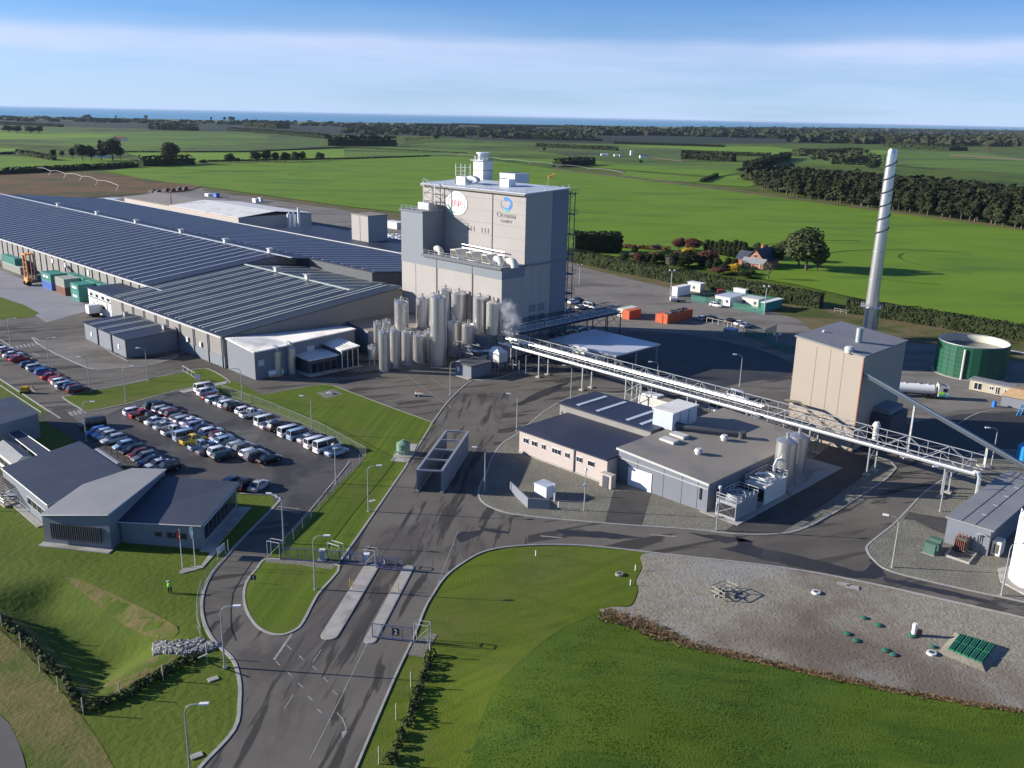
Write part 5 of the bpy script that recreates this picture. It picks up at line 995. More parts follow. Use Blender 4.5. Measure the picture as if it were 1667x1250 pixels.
for px, py, l_ in ((1520, 906, 'dark green transformer box on gravel, nearer of two'), (1529, 899, 'dark green transformer box on gravel, farther of two')):
    a, b_ = LA(px, py); t = thing('transformer', S(a, b_), l_, 'transformer', 'green transformer boxes'); MB().sbox(a - 1.5, a, b_, b_ + .9, .15, 1.7).build('casing', 'box_green', t); MB().sbox(a - 1.6, a + .1, b_ - .1, b_ + 1, 1.7, 1.82).build('lid', 'box_green', t); MB().sbox(a - 1.7, a + .1, b_ - .2, b_ + 1.1, 0, .15).build('base', 'concrete', t)
t = thing('oil_transformer', P(1563, 903), 'rusty finned transformer on a walled concrete pad', 'transformer'); g = G([(1538, 906), (1576, 919), (1589, 903), (1550, 893)]); b = MB(); ribbon(b, g, .3, 0, .4, True); b.build('bund_wall', 'concrete', t); slab('bund_floor', g, 0, .08, 'concrete', kind=None, parent=None) if 0 else None
a, b_ = LA(1569, 903); MB().sbox(a - 1.6, a, b_ + .2, b_ + 1.6, .3, 2.2).build('tank', 'louvre', t)
for k in range(6): MB().sbox(a - 1.5 + k * .26, a - 1.42 + k * .26, b_ - .1, b_ + .2, .6, 2.0).build('fin', 'rust_box', t)
for k in range(3): MB().cyl(S(a - 1.3 + k * .5, b_ + .9), .1, 2.2, 2.8, 8).build('bushing', 'rust_box', t)
t = thing('silo', P(1690, 945), 'large white round tank cut by the right edge of view', 'tank'); c = P(1690, 950); hw = hz(1690, 950, 842); MB().cyl(c, 3.7, .3, hw - .6, 48, cap=False).cyl(c, 3.7, hw - .6, hw, 48, r2=3.0).cyl(c, 3.0, hw, hw + .25, 48, r2=.2).build('shell', 'white', t, True)
MB().cyl(c, 5.2, 0, .3, 8).build('plinth', 'concrete', t); MB().box(c + Vector((-2.65, -2.68, 0)), (.7, -.7, 0), (.7, .7, 0), .28, .1, 1.0, 3.6).build('level_gauge', 'gate_blue', t)
railing(t, [c + Vector((3.6 * math.cos(math.radians(w)), 3.6 * math.sin(math.radians(w)), hw - .6)) for w in range(150, 300, 25)], 1.0, .05, 'white', 1.5)
b = MB(); 
for s_ in (-.25, .25): q = math.radians(215); b.bar(c + Vector((3.85 * math.cos(q) - s_ * math.sin(q), 3.85 * math.sin(q) + s_ * math.cos(q), .4)), c + Vector((3.85 * math.cos(q) - s_ * math.sin(q), 3.85 * math.sin(q) + s_ * math.cos(q), hw + .6)), .05)
for k in range(16): z = .8 + k * .5; b.bar(c + Vector((3.85 * math.cos(q) + .25 * math.sin(q), 3.85 * math.sin(q) - .25 * math.cos(q), z)), c + Vector((3.85 * math.cos(q) - .25 * math.sin(q), 3.85 * math.sin(q) + .25 * math.cos(q), z)), .03)
b.build('ladder', 'galv', t)
# green bolted tank
tc_ = P(1586, 555.3, 8.2); r = 54 / F * (tc_ - Vector((0, 0, H))).dot(Vector(fw)); t = thing('green_tank', (tc_[0], tc_[1], 0), 'huge open topped dark green panelled tank', 'tank')
for k in range(28):
    w0_, w1_ = 2 * math.pi * (k + .03) / 28, 2 * math.pi * (k + .97) / 28
    for j in range(7):
        z0_, z1_ = .2 + j * 1.14, .2 + (j + 1) * 1.14 - .05; rr = [r - .05, r]
        if math.sin(w0_) > .5: continue
        v = [(tc_[0] + q * math.cos(w), tc_[1] + q * math.sin(w)) for q in rr for w in (w0_, w1_)]
        MB().hexa([(v[0][0], v[0][1], z0_), (v[1][0], v[1][1], z0_), (v[3][0], v[3][1], z0_), (v[2][0], v[2][1], z0_)], [(v[0][0], v[0][1], z1_), (v[1][0], v[1][1], z1_), (v[3][0], v[3][1], z1_), (v[2][0], v[2][1], z1_)]).build('wall_panel', 'tank_green', t)
MB().cyl(tc_, r - .08, .1, 8.2, 56, cap=False).build('shell', 'sage', t, True)
b = MB(); k_ = 56; vi = [(tc_[0] + (r - .2) * math.cos(2 * math.pi * i / k_), tc_[1] + (r - .2) * math.sin(2 * math.pi * i / k_)) for i in range(k_)]; b.add([(x, y, 6.4) for x, y in vi] + [(x, y, 8.25) for x, y in vi], [((i + 1) % k_, i, k_ + i, k_ + (i + 1) % k_) for i in range(k_)]); b.build('inner_wall', 'tank_lip', t, True)
MB().cyl(tc_, r - .2, 6.3, 6.4, 56).build('liquid', 'tank_water', t); b = MB(); b.tube([(x, y, 8.28) for x, y in vi + vi[:1]], .12, 6); b.build('rim', 'galv', t)
MB().cyl(tc_, r + .5, 0, .15, 40).build('plinth', 'concrete', t); q = math.radians(232); MB().tube([(tc_[0] + (r + .3) * math.cos(q), tc_[1] + (r + .3) * math.sin(q), 0), (tc_[0] + (r + .3) * math.cos(q), tc_[1] + (r + .3) * math.sin(q), 7.6)], .28, 8).build('riser_pipe', 'pale_trim', t, True)
t = thing('pipe', P(1650, 566), 'thin white pipe leading away right of the green tank', 'pipe'); MB().tube([P(1643, 570, 3), P(1720, 585, 3)], .2).build('pipe', 'white', t); MB().bar(P(1660, 573, 0), P(1660, 573, 3), .1).build('post', 'galv', t)
# cream cabin
a, b_ = LA(1645.5, 649); a2 = LA(1578, 634)[0]; t = mk('cabin', 'site_cabin', S(a, b_), 'cream portable cabin with white framed windows near the green tank'); MB().sbox(a2, a, b_, b_ + 3, .2, 2.6).build('wall', 'cabin_cream', t); MB().sbox(a2 - .3, a + .3, b_ - .3, b_ + 3.3, 2.6, 2.78).build('roof', 'grey_roof', t)
Lc = a - a2
for f, w, z0_, z1_ in ((.20, 1.7, .5, 2.2), (.52, .9, 1.1, 2.0), (.67, .9, .3, 2.2), (.88, 1.0, 1.0, 1.9)):
    q = MB().sbox(a2 + Lc * f - w / 2, a2 + Lc * f + w / 2, b_ - .05, b_, z0_, z1_).build('window' if f != .67 else 'door', 'white', t)
    for j in (0, 1): MB().sbox(a2 + Lc * f - w / 2 + .08 + j * w / 2, a2 + Lc * f - .06 + j * w / 2, b_ - .09, b_ - .05, z0_ + .1, z1_ - .1).build('pane', 'glass', q)
t = mk('shelter', 'timber_shelter', P(1670, 655), 'low shelter with orange timber roof at the right edge'); a3, b3_ = LA(1668, 668); MB().sbox(a3 - 5, a3 + 3, b3_, b3_ + 4, 0, 2.4).build('wall', 'grey_wall', t); MB().hexa([S(a3 - 5.4, b3_ - .4, 2.4), S(a3 + 3, b3_ - .4, 2.4), S(a3 + 3, b3_ + 4.4, 2.4), S(a3 - 5.4, b3_ + 4.4, 2.4)], [S(a3 - 3.5, b3_ + 1, 4.2), S(a3 + 3, b3_ + 1, 4.2), S(a3 + 3, b3_ + 3, 4.2), S(a3 - 3.5, b3_ + 3, 4.2)]).build('roof', 'tan_timber', t)
for px, py, m_, l_ in ((1637, 659, 'blue_tank', 'bright blue plastic drum beside the timber shelter'), (1618, 662, 'logo_blue', 'small dark blue drum on the gravel')): t = thing('drum', P(px, py), l_, 'drum'); MB().cyl(P(px, py), .45, 0, 1.2, 14).cyl(P(px, py), .3, 1.2, 1.35, 12).build('body', m_, t, True)
t = thing('blue_tank', P(1664, 747), 'bright blue plastic tank by the conveyor foot', 'tank'); c = P(1664, 748); MB().cyl(c, 1.1, 0, 2.6, 20).cyl(c, 1.1, 2.6, 3.3, 20, r2=.4).cyl(c, .35, 3.3, 3.5, 12).build('shell', 'blue_tank', t, True)
t = thing('hopper_frame', P(1660, 668), 'blue lattice ladder leaning at the right edge', 'ladder'); b = MB(); 
for k in range(2): b.bar(P(1655 + k * 6, 677), P(1680 + k * 6, 640, 0) + Vector((0, 0, 4)), .12)
for k in range(6): b.bar(P(1655, 677).lerp(P(1680, 640) + Vector((0, 0, 4)), k / 5), P(1661, 677).lerp(P(1686, 640) + Vector((0, 0, 4)), k / 5), .08)
b.build('rail', 'blue_tank', t)
# ---------------- offices, lower left ----------------
def hexroof(par, pts, tops, m, t_=.22, name='roof'):
    return MB().prism([(p[0], p[1]) for p in pts], min(tops) - .5, [z + t_ for z in tops]).build(name, m, par)
def grow(pts, g):
    c = sum((Vector(p[:2]) for p in pts), Vector((0, 0))) / len(pts); return [tuple(Vector(p[:2]) + (Vector(p[:2]) - c).normalized() * g) for p in pts]
def block(par, pts, tops, wm, rm, g=.35, wn='wall'):
    MB().prism([(p[0], p[1]) for p in pts], 0, [z - .02 for z in tops]).build(wn, wm, par)
    q = grow(pts, g); n = len(q); b = MB()
    tri = tessellate_polygon([[Vector((p[0], p[1], 0)) for p in q]]); fs = []
    for a_, c_, d_ in tri:
        k = (q[c_][0] - q[a_][0]) * (q[d_][1] - q[a_][1]) - (q[d_][0] - q[a_][0]) * (q[c_][1] - q[a_][1]); fs.append((a_, c_, d_) if k > 0 else (d_, c_, a_))
    b.add([(p[0], p[1], z) for p, z in zip(q, tops)] + [(p[0], p[1], z + .2) for p, z in zip(q, tops)], [tuple(i + n for i in f) for f in fs] + [f[::-1] for f in fs] + [(i, (i + 1) % n, n + (i + 1) % n, n + i) for i in range(n)])
    b.build('roof', rm, par)
    e = MB(); e.tube([(p[0], p[1], z + .1) for p, z in list(zip(q, tops)) + [(q[0], tops[0])]], .09, 4); e.build('roof_edge', 'pale_trim', par)
def window_row(par, p, q, z0, z1, n, gap=.15, m='glass', fr='trim', out=.06):
    d = Vector((q[0] - p[0], q[1] - p[1], 0)); L_ = d.length; d.normalize(); nn = Vector((d[1], -d[0], 0)); w = L_ / n
    for i in range(n):
        c = Vector((p[0], p[1], 0)) + d * (w * (i + .5)) + nn * out / 2
        f = MB().box(c, d, nn, w / 2 - .03, out / 2, z0, z1).build('window', fr, par); MB().box(c + nn * (out / 2 + .015), d, nn, w / 2 - gap, .02, z0 + .12, z1 - .12).build('pane', m, f)
t = mk('building', 'office', P(120, 860), 'grey roofed office wing with dark slatted front windows facing the lawn')
o1 = [P(74, 883.5), P(182, 895), P(268, 766, 5.3), P(213, 765, 4.9), P(137, 790, 4.6)]; block(t, o1, [4.3, 5.35, 5.3, 4.9, 4.5], 'tower_grey', 'grey_roof')
pa = o1[0].lerp(o1[1], .12); pb_ = o1[0].lerp(o1[1], .88); window_row(t, pa, pb_, 1.0, 3.3, 8); 
b = MB(); 
for k in range(24): v = pa.lerp(pb_, (k + .5) / 24); d = (pb_ - pa).normalized(); b.box(v + Vector((d[1], -d[0], 0)) * .3, d, (d[1], -d[0], 0), .05, .1, .9, 3.4)
b.build('slat_screen', 'trim', t); slab('plinth', [tuple(v) for v in grow(o1, .9)], 0, .15, 'concrete', None, None) if 0 else None
d = (o1[1] - o1[0]).normalized(); MB().box((o1[0] + o1[1]) / 2 + Vector((d[1], -d[0], 0)) * .6, d, (d[1], -d[0], 0), (o1[1] - o1[0]).length / 2 + .3, .6, 0, .15).build('terrace', 'concrete', t)
t = mk('building', 'office', P(290, 840), 'navy tile roofed office wing with glazed end wall next to the car park')
o2 = [P(199, 883), P(329, 894), P(387, 829), P(266, 777, 4.6)]; block(t, o2, [3.18, 3.6, 4.36, 4.5], 'tower_grey', 'office_roof')
window_row(t, o2[1].lerp(o2[2], .08), o2[1].lerp(o2[2], .94), .9, 3.1, 8); window_row(t, o2[0].lerp(o2[1], .42), o2[0].lerp(o2[1], .52), 1.4, 2.2, 1); window_row(t, o2[0].lerp(o2[1], .57), o2[0].lerp(o2[1], .83), 1.3, 2.3, 3)
d = (o2[2] - o2[1]).normalized(); nn = Vector((d[1], -d[0], 0)); MB().box((o2[1] + o2[2]) / 2 + nn * .9, d, nn, (o2[2] - o2[1]).length / 2 + .8, .9, 0, .15).build('terrace', 'concrete', t)
b = MB(); b.tube([o2[1] + nn * .5 + Vector((0, 0, 3.6)), o2[2] + nn * .5 + Vector((0, 0, 4.36))], .1, 4); b.build('gutter', 'pale_trim', t)
t = mk('building', 'office', P(80, 790), 'large navy low pitched office roof behind the grey wing')
o3 = [P(77.5, 823, 4), P(200, 767, 4), P(130, 720, 4), P(3.5, 763, 4)]; block(t, o3, [4., 4., 4., 4.], 'tower_grey', 'office_roof', .2)
window_row(t, o3[3].lerp(o3[0], .55), o3[3].lerp(o3[0], .97), 1.5, 2.8, 4, fr='pale_trim'); d = (o3[0] - o3[3]).normalized(); nn = Vector((d[1], -d[0], 0)); MB().box(o3[3].lerp(o3[0], .5) * Vector((1, 1, 0)).length * 0 + Vector((o3[3].lerp(o3[0], .6)[0], o3[3].lerp(o3[0], .6)[1], 0)) + nn * .6, d, nn, 5.5, .5, 0, .15).build('terrace', 'concrete', t)
d = (o3[2] - o3[1]).normalized(); nn = Vector((d[1], -d[0], 0)); c = o3[1].lerp(o3[2], .45) + nn * .8; MB().box((c[0], c[1], 0), d, nn, 4.6, .25, 3.3, 4.2).build('parapet', 'galv', t)
t = mk('building', 'office', P(20, 680), 'navy roofed hall with blue grey walls at the left edge'); o4 = [P(61.6, 673, 4.76), P(19.4, 646.7, 4.76), P(-70, 672, 4.76), P(-40, 700, 4.76), P(0, 690.5, 4.76)]
block(t, o4[::-1], [4.76] * 5, 'grey_wall', 'office_roof', .25); 
t = mk('walkway', 'covered_walkway', P(45, 720), 'narrow navy roofed walkway linking the hall and the office'); q = [P(60.7, 742, 3), P(82, 735, 3), P(31.7, 700, 3), P(14, 706, 3)]
MB().prism([tuple(p[:2]) for p in q], 2.85, 3.05).build('roof', 'office_roof', t)
for s_ in ((0, 3), (1, 2)): b = MB(); b.bar(q[s_[0]] + Vector((0, 0, .05)), q[s_[1]] + Vector((0, 0, .05)), .1); b.build('roof_edge', 'pale_trim', t)
for k in range(4):
    for s_ in ((0, 3), (1, 2)): v = q[s_[0]].lerp(q[s_[1]], (k + .3) / 4); MB().bar((v[0], v[1], 0), (v[0], v[1], 2.9), .07).build('post', 'galv', t)
t = mk('cabin', 'prefab_cabin', P(15, 750), 'small cream cabin with grey gabled roof below the walkway')
e0, e1, e2, e3 = P(-14, 728, 2.4), P(22, 757, 2.4), P(55, 744, 2.4), P(26, 719, 2.4); MB().prism([tuple(p[:2]) for p in (e0, e1, e2, e3)], 0, 2.4).build('wall', 'offwhite', t)
m0, m1 = (e0 + e3) / 2 + Vector((0, 0, .9)), (e1 + e2) / 2 + Vector((0, 0, .9)); b = MB(); b.add([e0, e1, m1, m0], [(0, 1, 2, 3)]).add([m0, m1, e2, e3], [(0, 1, 2, 3)]); b.build('roof', 'grey_roof', t); b = MB(); b.add([e1, e2, m1], [(0, 1, 2)]).add([e3, e0, m0], [(0, 1, 2)]); b.build('gable', 'offwhite', t)
window_row(t, e0.lerp(e1, .35), e0.lerp(e1, .95), .8, 1.9, 3, .3)
t = mk('pergola', 'pergola', P(15, 790), 'brown slatted pergola over the office terrace'); g = [P(2, 768, 2.6), P(-40, 782, 2.6), P(-10, 806, 2.6), P(30, 790, 2.6)]
for k in range(14): p, q_ = g[0].lerp(g[3], k / 13), g[1].lerp(g[2], k / 13); MB().bar(p, q_, .07).build('slat', 'rust_box', t)
for p, q_ in ((g[0], g[3]), (g[1], g[2])): MB().bar(p - Vector((0, 0, .12)), q_ - Vector((0, 0, .12)), .09).build('beam', 'timber', t)
for p in g: MB().bar((p[0], p[1], 0), p, .08).build('post', 'timber', t)
t = mk('deck', 'terrace_deck', P(15, 810), 'timber terrace deck with low screens beside the office'); dk_ = G([(-30, 800), (8, 827), (37, 818), (30, 786), (5, 775)]); MB().prism(dk_, 0, .35).build('decking', 'timber', t); railing(t, [Vector((p[0], p[1], .35)) for p in dk_[:3]], 1.0, .05, 'galv', 1.5)
for px, py, l_ in ((10, 808, 'left'), (22, 812, 'right')):
    t = thing('table', P(px, py, .35), 'white picnic table on the office terrace, %s one' % l_, 'table'); c = P(px, py, .35); MB().box(c, (1, 0, 0), (0, 1, 0), .8, .4, 1.05, 1.12).build('table_top', 'white', t)
    for s_ in (-.6, .6): MB().box(c + Vector((s_, 0, 0)), (1, 0, 0), (0, 1, 0), .05, .3, .35, 1.05).build('leg', 'galv', t)
    for s_ in (-.7, .7): MB().box(c + Vector((0, s_, 0)), (1, 0, 0), (0, 1, 0), .8, .14, .75, .8).build('bench', 'white', t)
# ---------------- vehicles ----------------
AB, AA = ANG + math.pi / 2, ANG
def loft(rings, caps=True):
    b = MB(); n = len(rings[0]); b.v = [tuple(p) for r_ in rings for p in r_]
    for i in range(len(rings) - 1):
        for j in range(n): b.f.append((i * n + j, i * n + (j + 1) % n, (i + 1) * n + (j + 1) % n, (i + 1) * n + j))
    if caps: b.f += [tuple(range(n))[::-1], tuple(range((len(rings) - 1) * n, len(rings) * n))]
    b.m = [0] * len(b.f); return b
TYPES = dict(sedan=(4.6, 1.78, 1.44, .92, [1.05, .25, -.95, -1.65], .82, .88), hatchback=(4.0, 1.72, 1.50, .95, [1.1, .45, -1.45, -1.85], .80, .95), wagon=(4.6, 1.78, 1.50, .94, [1.1, .4, -1.8, -2.2], .84, .94), suv=(4.6, 1.85, 1.72, 1.05, [1.05, .5, -1.8, -2.15], .95, 1.05),
             van=(4.8, 1.80, 1.98, 1.10, [2.0, 1.35, -2.2, -2.35], 1.0, 1.1), minibus=(5.3, 1.85, 2.35, 1.2, [2.2, 1.6, -2.45, -2.6], 1.1, 1.2), ute=(5.1, 1.80, 1.70, 1.0, [1.15, .55, -.55, -.8], .9, 1.0))
def car_proto(ty):
    Lc, Wc, Hc, belt, gx, hood, tail = TYPES[ty]; r = thing('parked_car', (0, 0, 0), 'proto', 'car'); h = Lc / 2; w = Wc / 2
    st = [(-h, .55, .80, .45, tail * .85), (-h + .08, .3, .94, .28, tail), (gx[3], .24, 1, .22, tail + .0), (gx[2], .24, 1, .2, belt), (gx[1], .24, 1, .2, belt), (gx[0], .24, 1, .2, belt - .02), (h - .5, .24, .97, .22, hood), (h - .1, .3, .88, .28, hood - .12), (h, .45, .78, .4, hood - .3)]
    rings = [[(x, -w * ws * .96, zl), (x, w * ws * .96, zl), (x, w * ws, (zl + zt_) / 2), (x, w * ws * .93, zt_ - .04), (x, w * ws * .80, zt_), (x, -w * ws * .80, zt_), (x, -w * ws * .93, zt_ - .04), (x, -w * ws, (zl + zt_) / 2)] for x, _, ws, zl, zt_ in st]
    b = loft(rings); wr = w * .74; wb = w * .90
    def rib(x0, x1, z0, z1, y0, y1, t_=.05): b.hexa([(x0, y0, z0), (x1, y0, z0), (x1, y0 + t_, z0), (x0, y0 + t_, z0)], [(x0, y1, z1), (x1, y1, z1), (x1, y1 + t_, z1), (x0, y1 + t_, z1)])
    b.add([(gx[2], -wr, Hc - .07), (gx[1], -wr, Hc - .07), (gx[1], wr, Hc - .07), (gx[2], wr, Hc - .07), (gx[2] + .1, -wr * .9, Hc), (gx[1] - .1, -wr * .9, Hc), (gx[1] - .1, wr * .9, Hc), (gx[2] + .1, wr * .9, Hc)], [(4, 5, 6, 7), (0, 1, 5, 4), (1, 2, 6, 5), (2, 3, 7, 6), (3, 0, 4, 7), (3, 2, 1, 0)])
    for s_ in (-1, 1):
        for xb, xt in ((gx[0], gx[1]), (gx[3], gx[2]), ((gx[0] + gx[3]) / 2 - .1, (gx[1] + gx[2]) / 2)):
            b.tube([(xb, s_ * wb, belt - .03), (xt, s_ * wr, Hc - .05)], .055, 4)
    if ty == 'ute': b.box((gx[3] - .75, 0, 0), (1, 0, 0), (0, 1, 0), .02, .02, .5, .6)
    body = b.build('body', 'paint_white', r, True)
    g = [(gx[3] - .0, belt - .03), (gx[2], Hc - .06), (gx[1], Hc - .06), (gx[0], belt - .03)]; e = .03
    MB().add([(gx[0], -wb + .05, belt - .02), (gx[0], wb - .05, belt - .02), (gx[1], wr - .03, Hc - .06), (gx[1], -wr + .03, Hc - .06), (gx[0] - .04, 0, belt - .04), ], [(0, 1, 2, 3)]).build('windscreen', 'glass', r)
    MB().add([(gx[3], wb - .05, belt - .02), (gx[3], -wb + .05, belt - .02), (gx[2], -wr + .03, Hc - .06), (gx[2], wr - .03, Hc - .06)], [(0, 1, 2, 3)]).build('rear_window', 'glass', r)
    for s_ in (-1, 1):
        q = [(gx[3], s_ * (wb - .01), belt - .02), (gx[0], s_ * (wb - .01), belt - .02), (gx[1], s_ * (wr - .01), Hc - .06), (gx[2], s_ * (wr - .01), Hc - .06)]; MB().add(q, [(0, 1, 2, 3) if s_ < 0 else (3, 2, 1, 0)]).build('side_window', 'glass', r)
    for sx_ in (h - .85, -h + .85):
        for sy_ in (-1, 1):
            q = MB(); n = 14; q.v = [(sx_ + .33 * math.cos(2 * math.pi * i / n), sy_ * (w - .2), .33 + .33 * math.sin(2 * math.pi * i / n)) for i in range(n)] + [(sx_ + .33 * math.cos(2 * math.pi * i / n), sy_ * (w + .01), .33 + .33 * math.sin(2 * math.pi * i / n)) for i in range(n)]
            q.f = [(i, (i + 1) % n, n + (i + 1) % n, n + i) for i in range(n)] + [tuple(range(n, 2 * n))]; q.m = [0] * len(q.f); wh = q.build('wheel', 'tyre', r)
            q = MB(); q.v = [(sx_ + .19 * math.cos(2 * math.pi * i / n), sy_ * (w + .02), .33 + .19 * math.sin(2 * math.pi * i / n)) for i in range(n)]; q.f = [tuple(range(n))]; q.m = [0]; q.build('rim', 'rim', wh)
    for s_ in (-1, 1):
        MB().box((h - .12, s_ * w * .66, 0), (1, 0, 0), (0, 1, 0), .07, .16, hood - .32, hood - .16).build('headlight', 'lamp_glass', r)
        MB().box((-h + .03, s_ * w * .72, 0), (1, 0, 0), (0, 1, 0), .05, .12, tail * .62, tail * .85).build('tail_light', 'tail_red', r)
    if ty == 'ute': MB().box((-h + .85, 0, 0), (1, 0, 0), (0, 1, 0), .78, w * .78, 1.0, 1.02).build('tray_cover', 'black', r)
    return r
PROTO = {}
ORDN = ['first', 'second', 'third', 'fourth', 'fifth', 'sixth', 'seventh', 'eighth', 'ninth', 'tenth', 'eleventh', 'twelfth', 'thirteenth', 'fourteenth', 'fifteenth', 'sixteenth', 'seventeenth', 'eighteenth']
NAMES = dict(hatchback='hatchback', sedan='sedan', wagon='station wagon', suv='four wheel drive', van='van', minibus='high roofed minibus', ute='pickup')
def car(ty, col, px, py, ang, label, group, off=0, jit=.03, zz=.075):
    if ty not in PROTO: r = PROTO[ty] = car_proto(ty)
    else: r = copy_tree(PROTO[ty])
    p = P(px, py); r.location = (p[0], p[1], zz); r.rotation_euler = (0, 0, ang + rnd.uniform(-jit, jit))
    for ch in r.children:
        if ch.name.startswith('body'): ch.material_slots[0].link = 'OBJECT'; ch.material_slots[0].material = MAT['paint_' + col]
    r['label'] = label; r['category'] = {'van': 'van', 'minibus': 'minibus', 'ute': 'pickup truck'}.get(ty, 'car'); r['group'] = group; return r
CW = dict(lightblue='pale blue', navy='dark navy')
def row(name, lst, f, ang, group, flip=None):
    for i, it in enumerate(lst):
        ty, col, x, y = it[:4]; px, py = f(x, y); a = ang + (math.pi if (len(it) > 4 and it[4]) else 0)
        car(ty, col, px, py, a, '%s %s, %s from top left in the %s' % (CW.get(col, col), NAMES[ty], ORDN[i] if i < len(ORDN) else 'last', name), group)
z2 = lambda x, y: (130 + x / 6.943, 600 + y / 6.943); z3_ = lambda x, y: (330 + x / 6.174, 600 + y / 6.174); z4 = lambda x, y: (x / 3.4714, 500 + y / 3.4714)
row('row nearest the office', [('van', 'black', 150, 665), ('hatchback', 'blue', 195, 745), ('hatchback', 'lightblue', 262, 768), ('hatchback', 'silver', 318, 795), ('wagon', 'silver', 385, 835), ('hatchback', 'lightblue', 505, 905), ('wagon', 'black', 610, 955), ('hatchback', 'maroon', 670, 1000), ('wagon', 'grey', 735, 1035), ('sedan', 'navy', 800, 1080), ('sedan', 'silver', 880, 1120), ('suv', 'black', 985, 1160)], z2, AB + math.pi, 'cars parked beside the office')
row('near line of the double row', [('wagon', 'white', 625, 515), ('ute', 'red', 710, 550), ('ute', 'black', 795, 585), ('sedan', 'white', 870, 625), ('sedan', 'silver', 970, 680), ('ute', 'white', 1075, 735), ('van', 'lightblue', 1205, 800), ('ute', 'yellow', 1290, 840), ('ute', 'lightblue', 1385, 905), ('sedan', 'grey', 1460, 960), ('suv', 'white', 1590, 975), ('wagon', 'green', 1625, 1020)], z2, AB, 'cars in the double row')
row('far line of the double row', [('suv', 'green', 850, 452), ('suv', 'black', 925, 460), ('wagon', 'silver', 950, 495), ('hatchback', 'silver', 1010, 520), ('suv', 'maroon', 1085, 550), ('wagon', 'grey', 1140, 590), ('wagon', 'silver', 1190, 612), ('sedan', 'white', 1265, 635), ('hatchback', 'purple', 1320, 675), ('sedan', 'navy', 1395, 705), ('wagon', 'white', 1490, 745), ('hatchback', 'maroon', 1570, 785), ('sedan', 'white', 1600, 815), ('hatchback', 'lightblue', 1650, 850)], z2, AB, 'cars in the double row')
row('end of the far line', [('sedan', 'green', 290, 785), ('wagon', 'silver', 370, 805), ('suv', 'grey', 425, 835), ('wagon', 'white', 495, 880), ('suv', 'grey', 545, 910), ('sedan', 'black', 670, 940)], z3_, AB, 'cars in the double row')
row('row along the wire fence', [('van', 'white', 60 - 35, 225), ('suv', 'white', 50, 265), ('sedan', 'maroon', 90, 305), ('wagon', 'silver', 140, 335), ('sedan', 'silver', 215, 362), ('wagon', 'white', 265, 382), ('suv', 'black', 318, 408), ('hatchback', 'white', 425, 450), ('ute', 'white', 495, 480), ('van', 'white', 640, 560), ('sedan', 'silver', 690, 600), ('suv', 'black', 760, 620), ('van', 'white', 880, 670), ('van', 'lightblue', 970, 700), ('sedan', 'silver', 1070, 735), ('van', 'white', 1145, 785), ('minibus', 'white', 1250, 825), ('sedan', 'lightblue', 1350, 865)], z3_, AB, 'cars parked along the wire fence')
row('upper roadside row', [('hatchback', 'white', -5, 240), ('sedan', 'white', 30, 255), ('wagon', 'maroon', 55, 270), ('sedan', 'white', 75, 282), ('sedan', 'red', 110, 305), ('hatchback', 'navy', 165, 340), ('wagon', 'silver', 210, 355), ('hatchback', 'blue', 250, 380), ('sedan', 'red', 290, 405), ('hatchback', 'red', 330, 425), ('hatchback', 'white', 345, 437), ('wagon', 'silver', 375, 455), ('hatchback', 'navy', 410, 465), ('suv', 'maroon', 440, 482)], z4, AB, 'cars in the upper roadside row')
z5 = lambda x, y: (360 + x / 2.976, 440 + y / 2.976); NV = math.radians(70)
for ty, col, x, y, l_ in (('suv', 'navy', 60, 1045, 'dark blue suv half hidden by the glazed office wing'), ('suv', 'black', 120, 1055, 'black suv parked alone below the double row'), ('sedan', 'silver', 185, 1058, 'silver sedan beside the black suv near the office lawn')):
    px, py = z5(x, y); car(ty, col, px, py, NV, l_, 'cars by the office lawn')
zc = lambda x, y: (1080 + x / 6.411, 440 + y / 6.411)
for ty, col, x, y, an, l_ in (('wagon', 'white', 550, 380, AA, 'white station wagon in front of the green fenced cabins'), ('hatchback', 'silver', 412, 520, AB, 'silver car behind the low rail near the orange container'), ('wagon', 'black', 505, 520, AB, 'dark car beyond the low rail in the gravel yard'), ('sedan', 'black', 700, 545, AB, 'black car in shade in the gravel yard'), ('sedan', 'white', 795, 570, AB, 'white sedan beside the black car in the gravel yard'), ('sedan', 'silver', 860, 595, AB, 'silver sedan nearest the white gate in the gravel yard')):
    px, py = zc(x, y); car(ty, col, px, py, an, l_, 'cars in the rear gravel yard')
for px, py, ty, col, l_ in ((934, 494, 'wagon', 'white', 'white car parked under the rear pipe rack'), (946, 503, 'sedan', 'silver', 'silver car parked behind the pipe rack'), (925, 508, 'sedan', 'silver', 'silver car at the tower foot'), (960, 502, 'van', 'white', 'white van behind the rear pipe rack'), (941, 491, 'wagon', 'black', 'dark car behind the tower'), (1201, 650, 'van', 'white', 'white van parked behind the long pipe bridge'), (1172, 672, 'van', 'white', 'white van partly hidden under the pipe bridge')):
    car(ty, col, px, py, AA if 'van' in ty else AB, l_, 'cars around the plant')
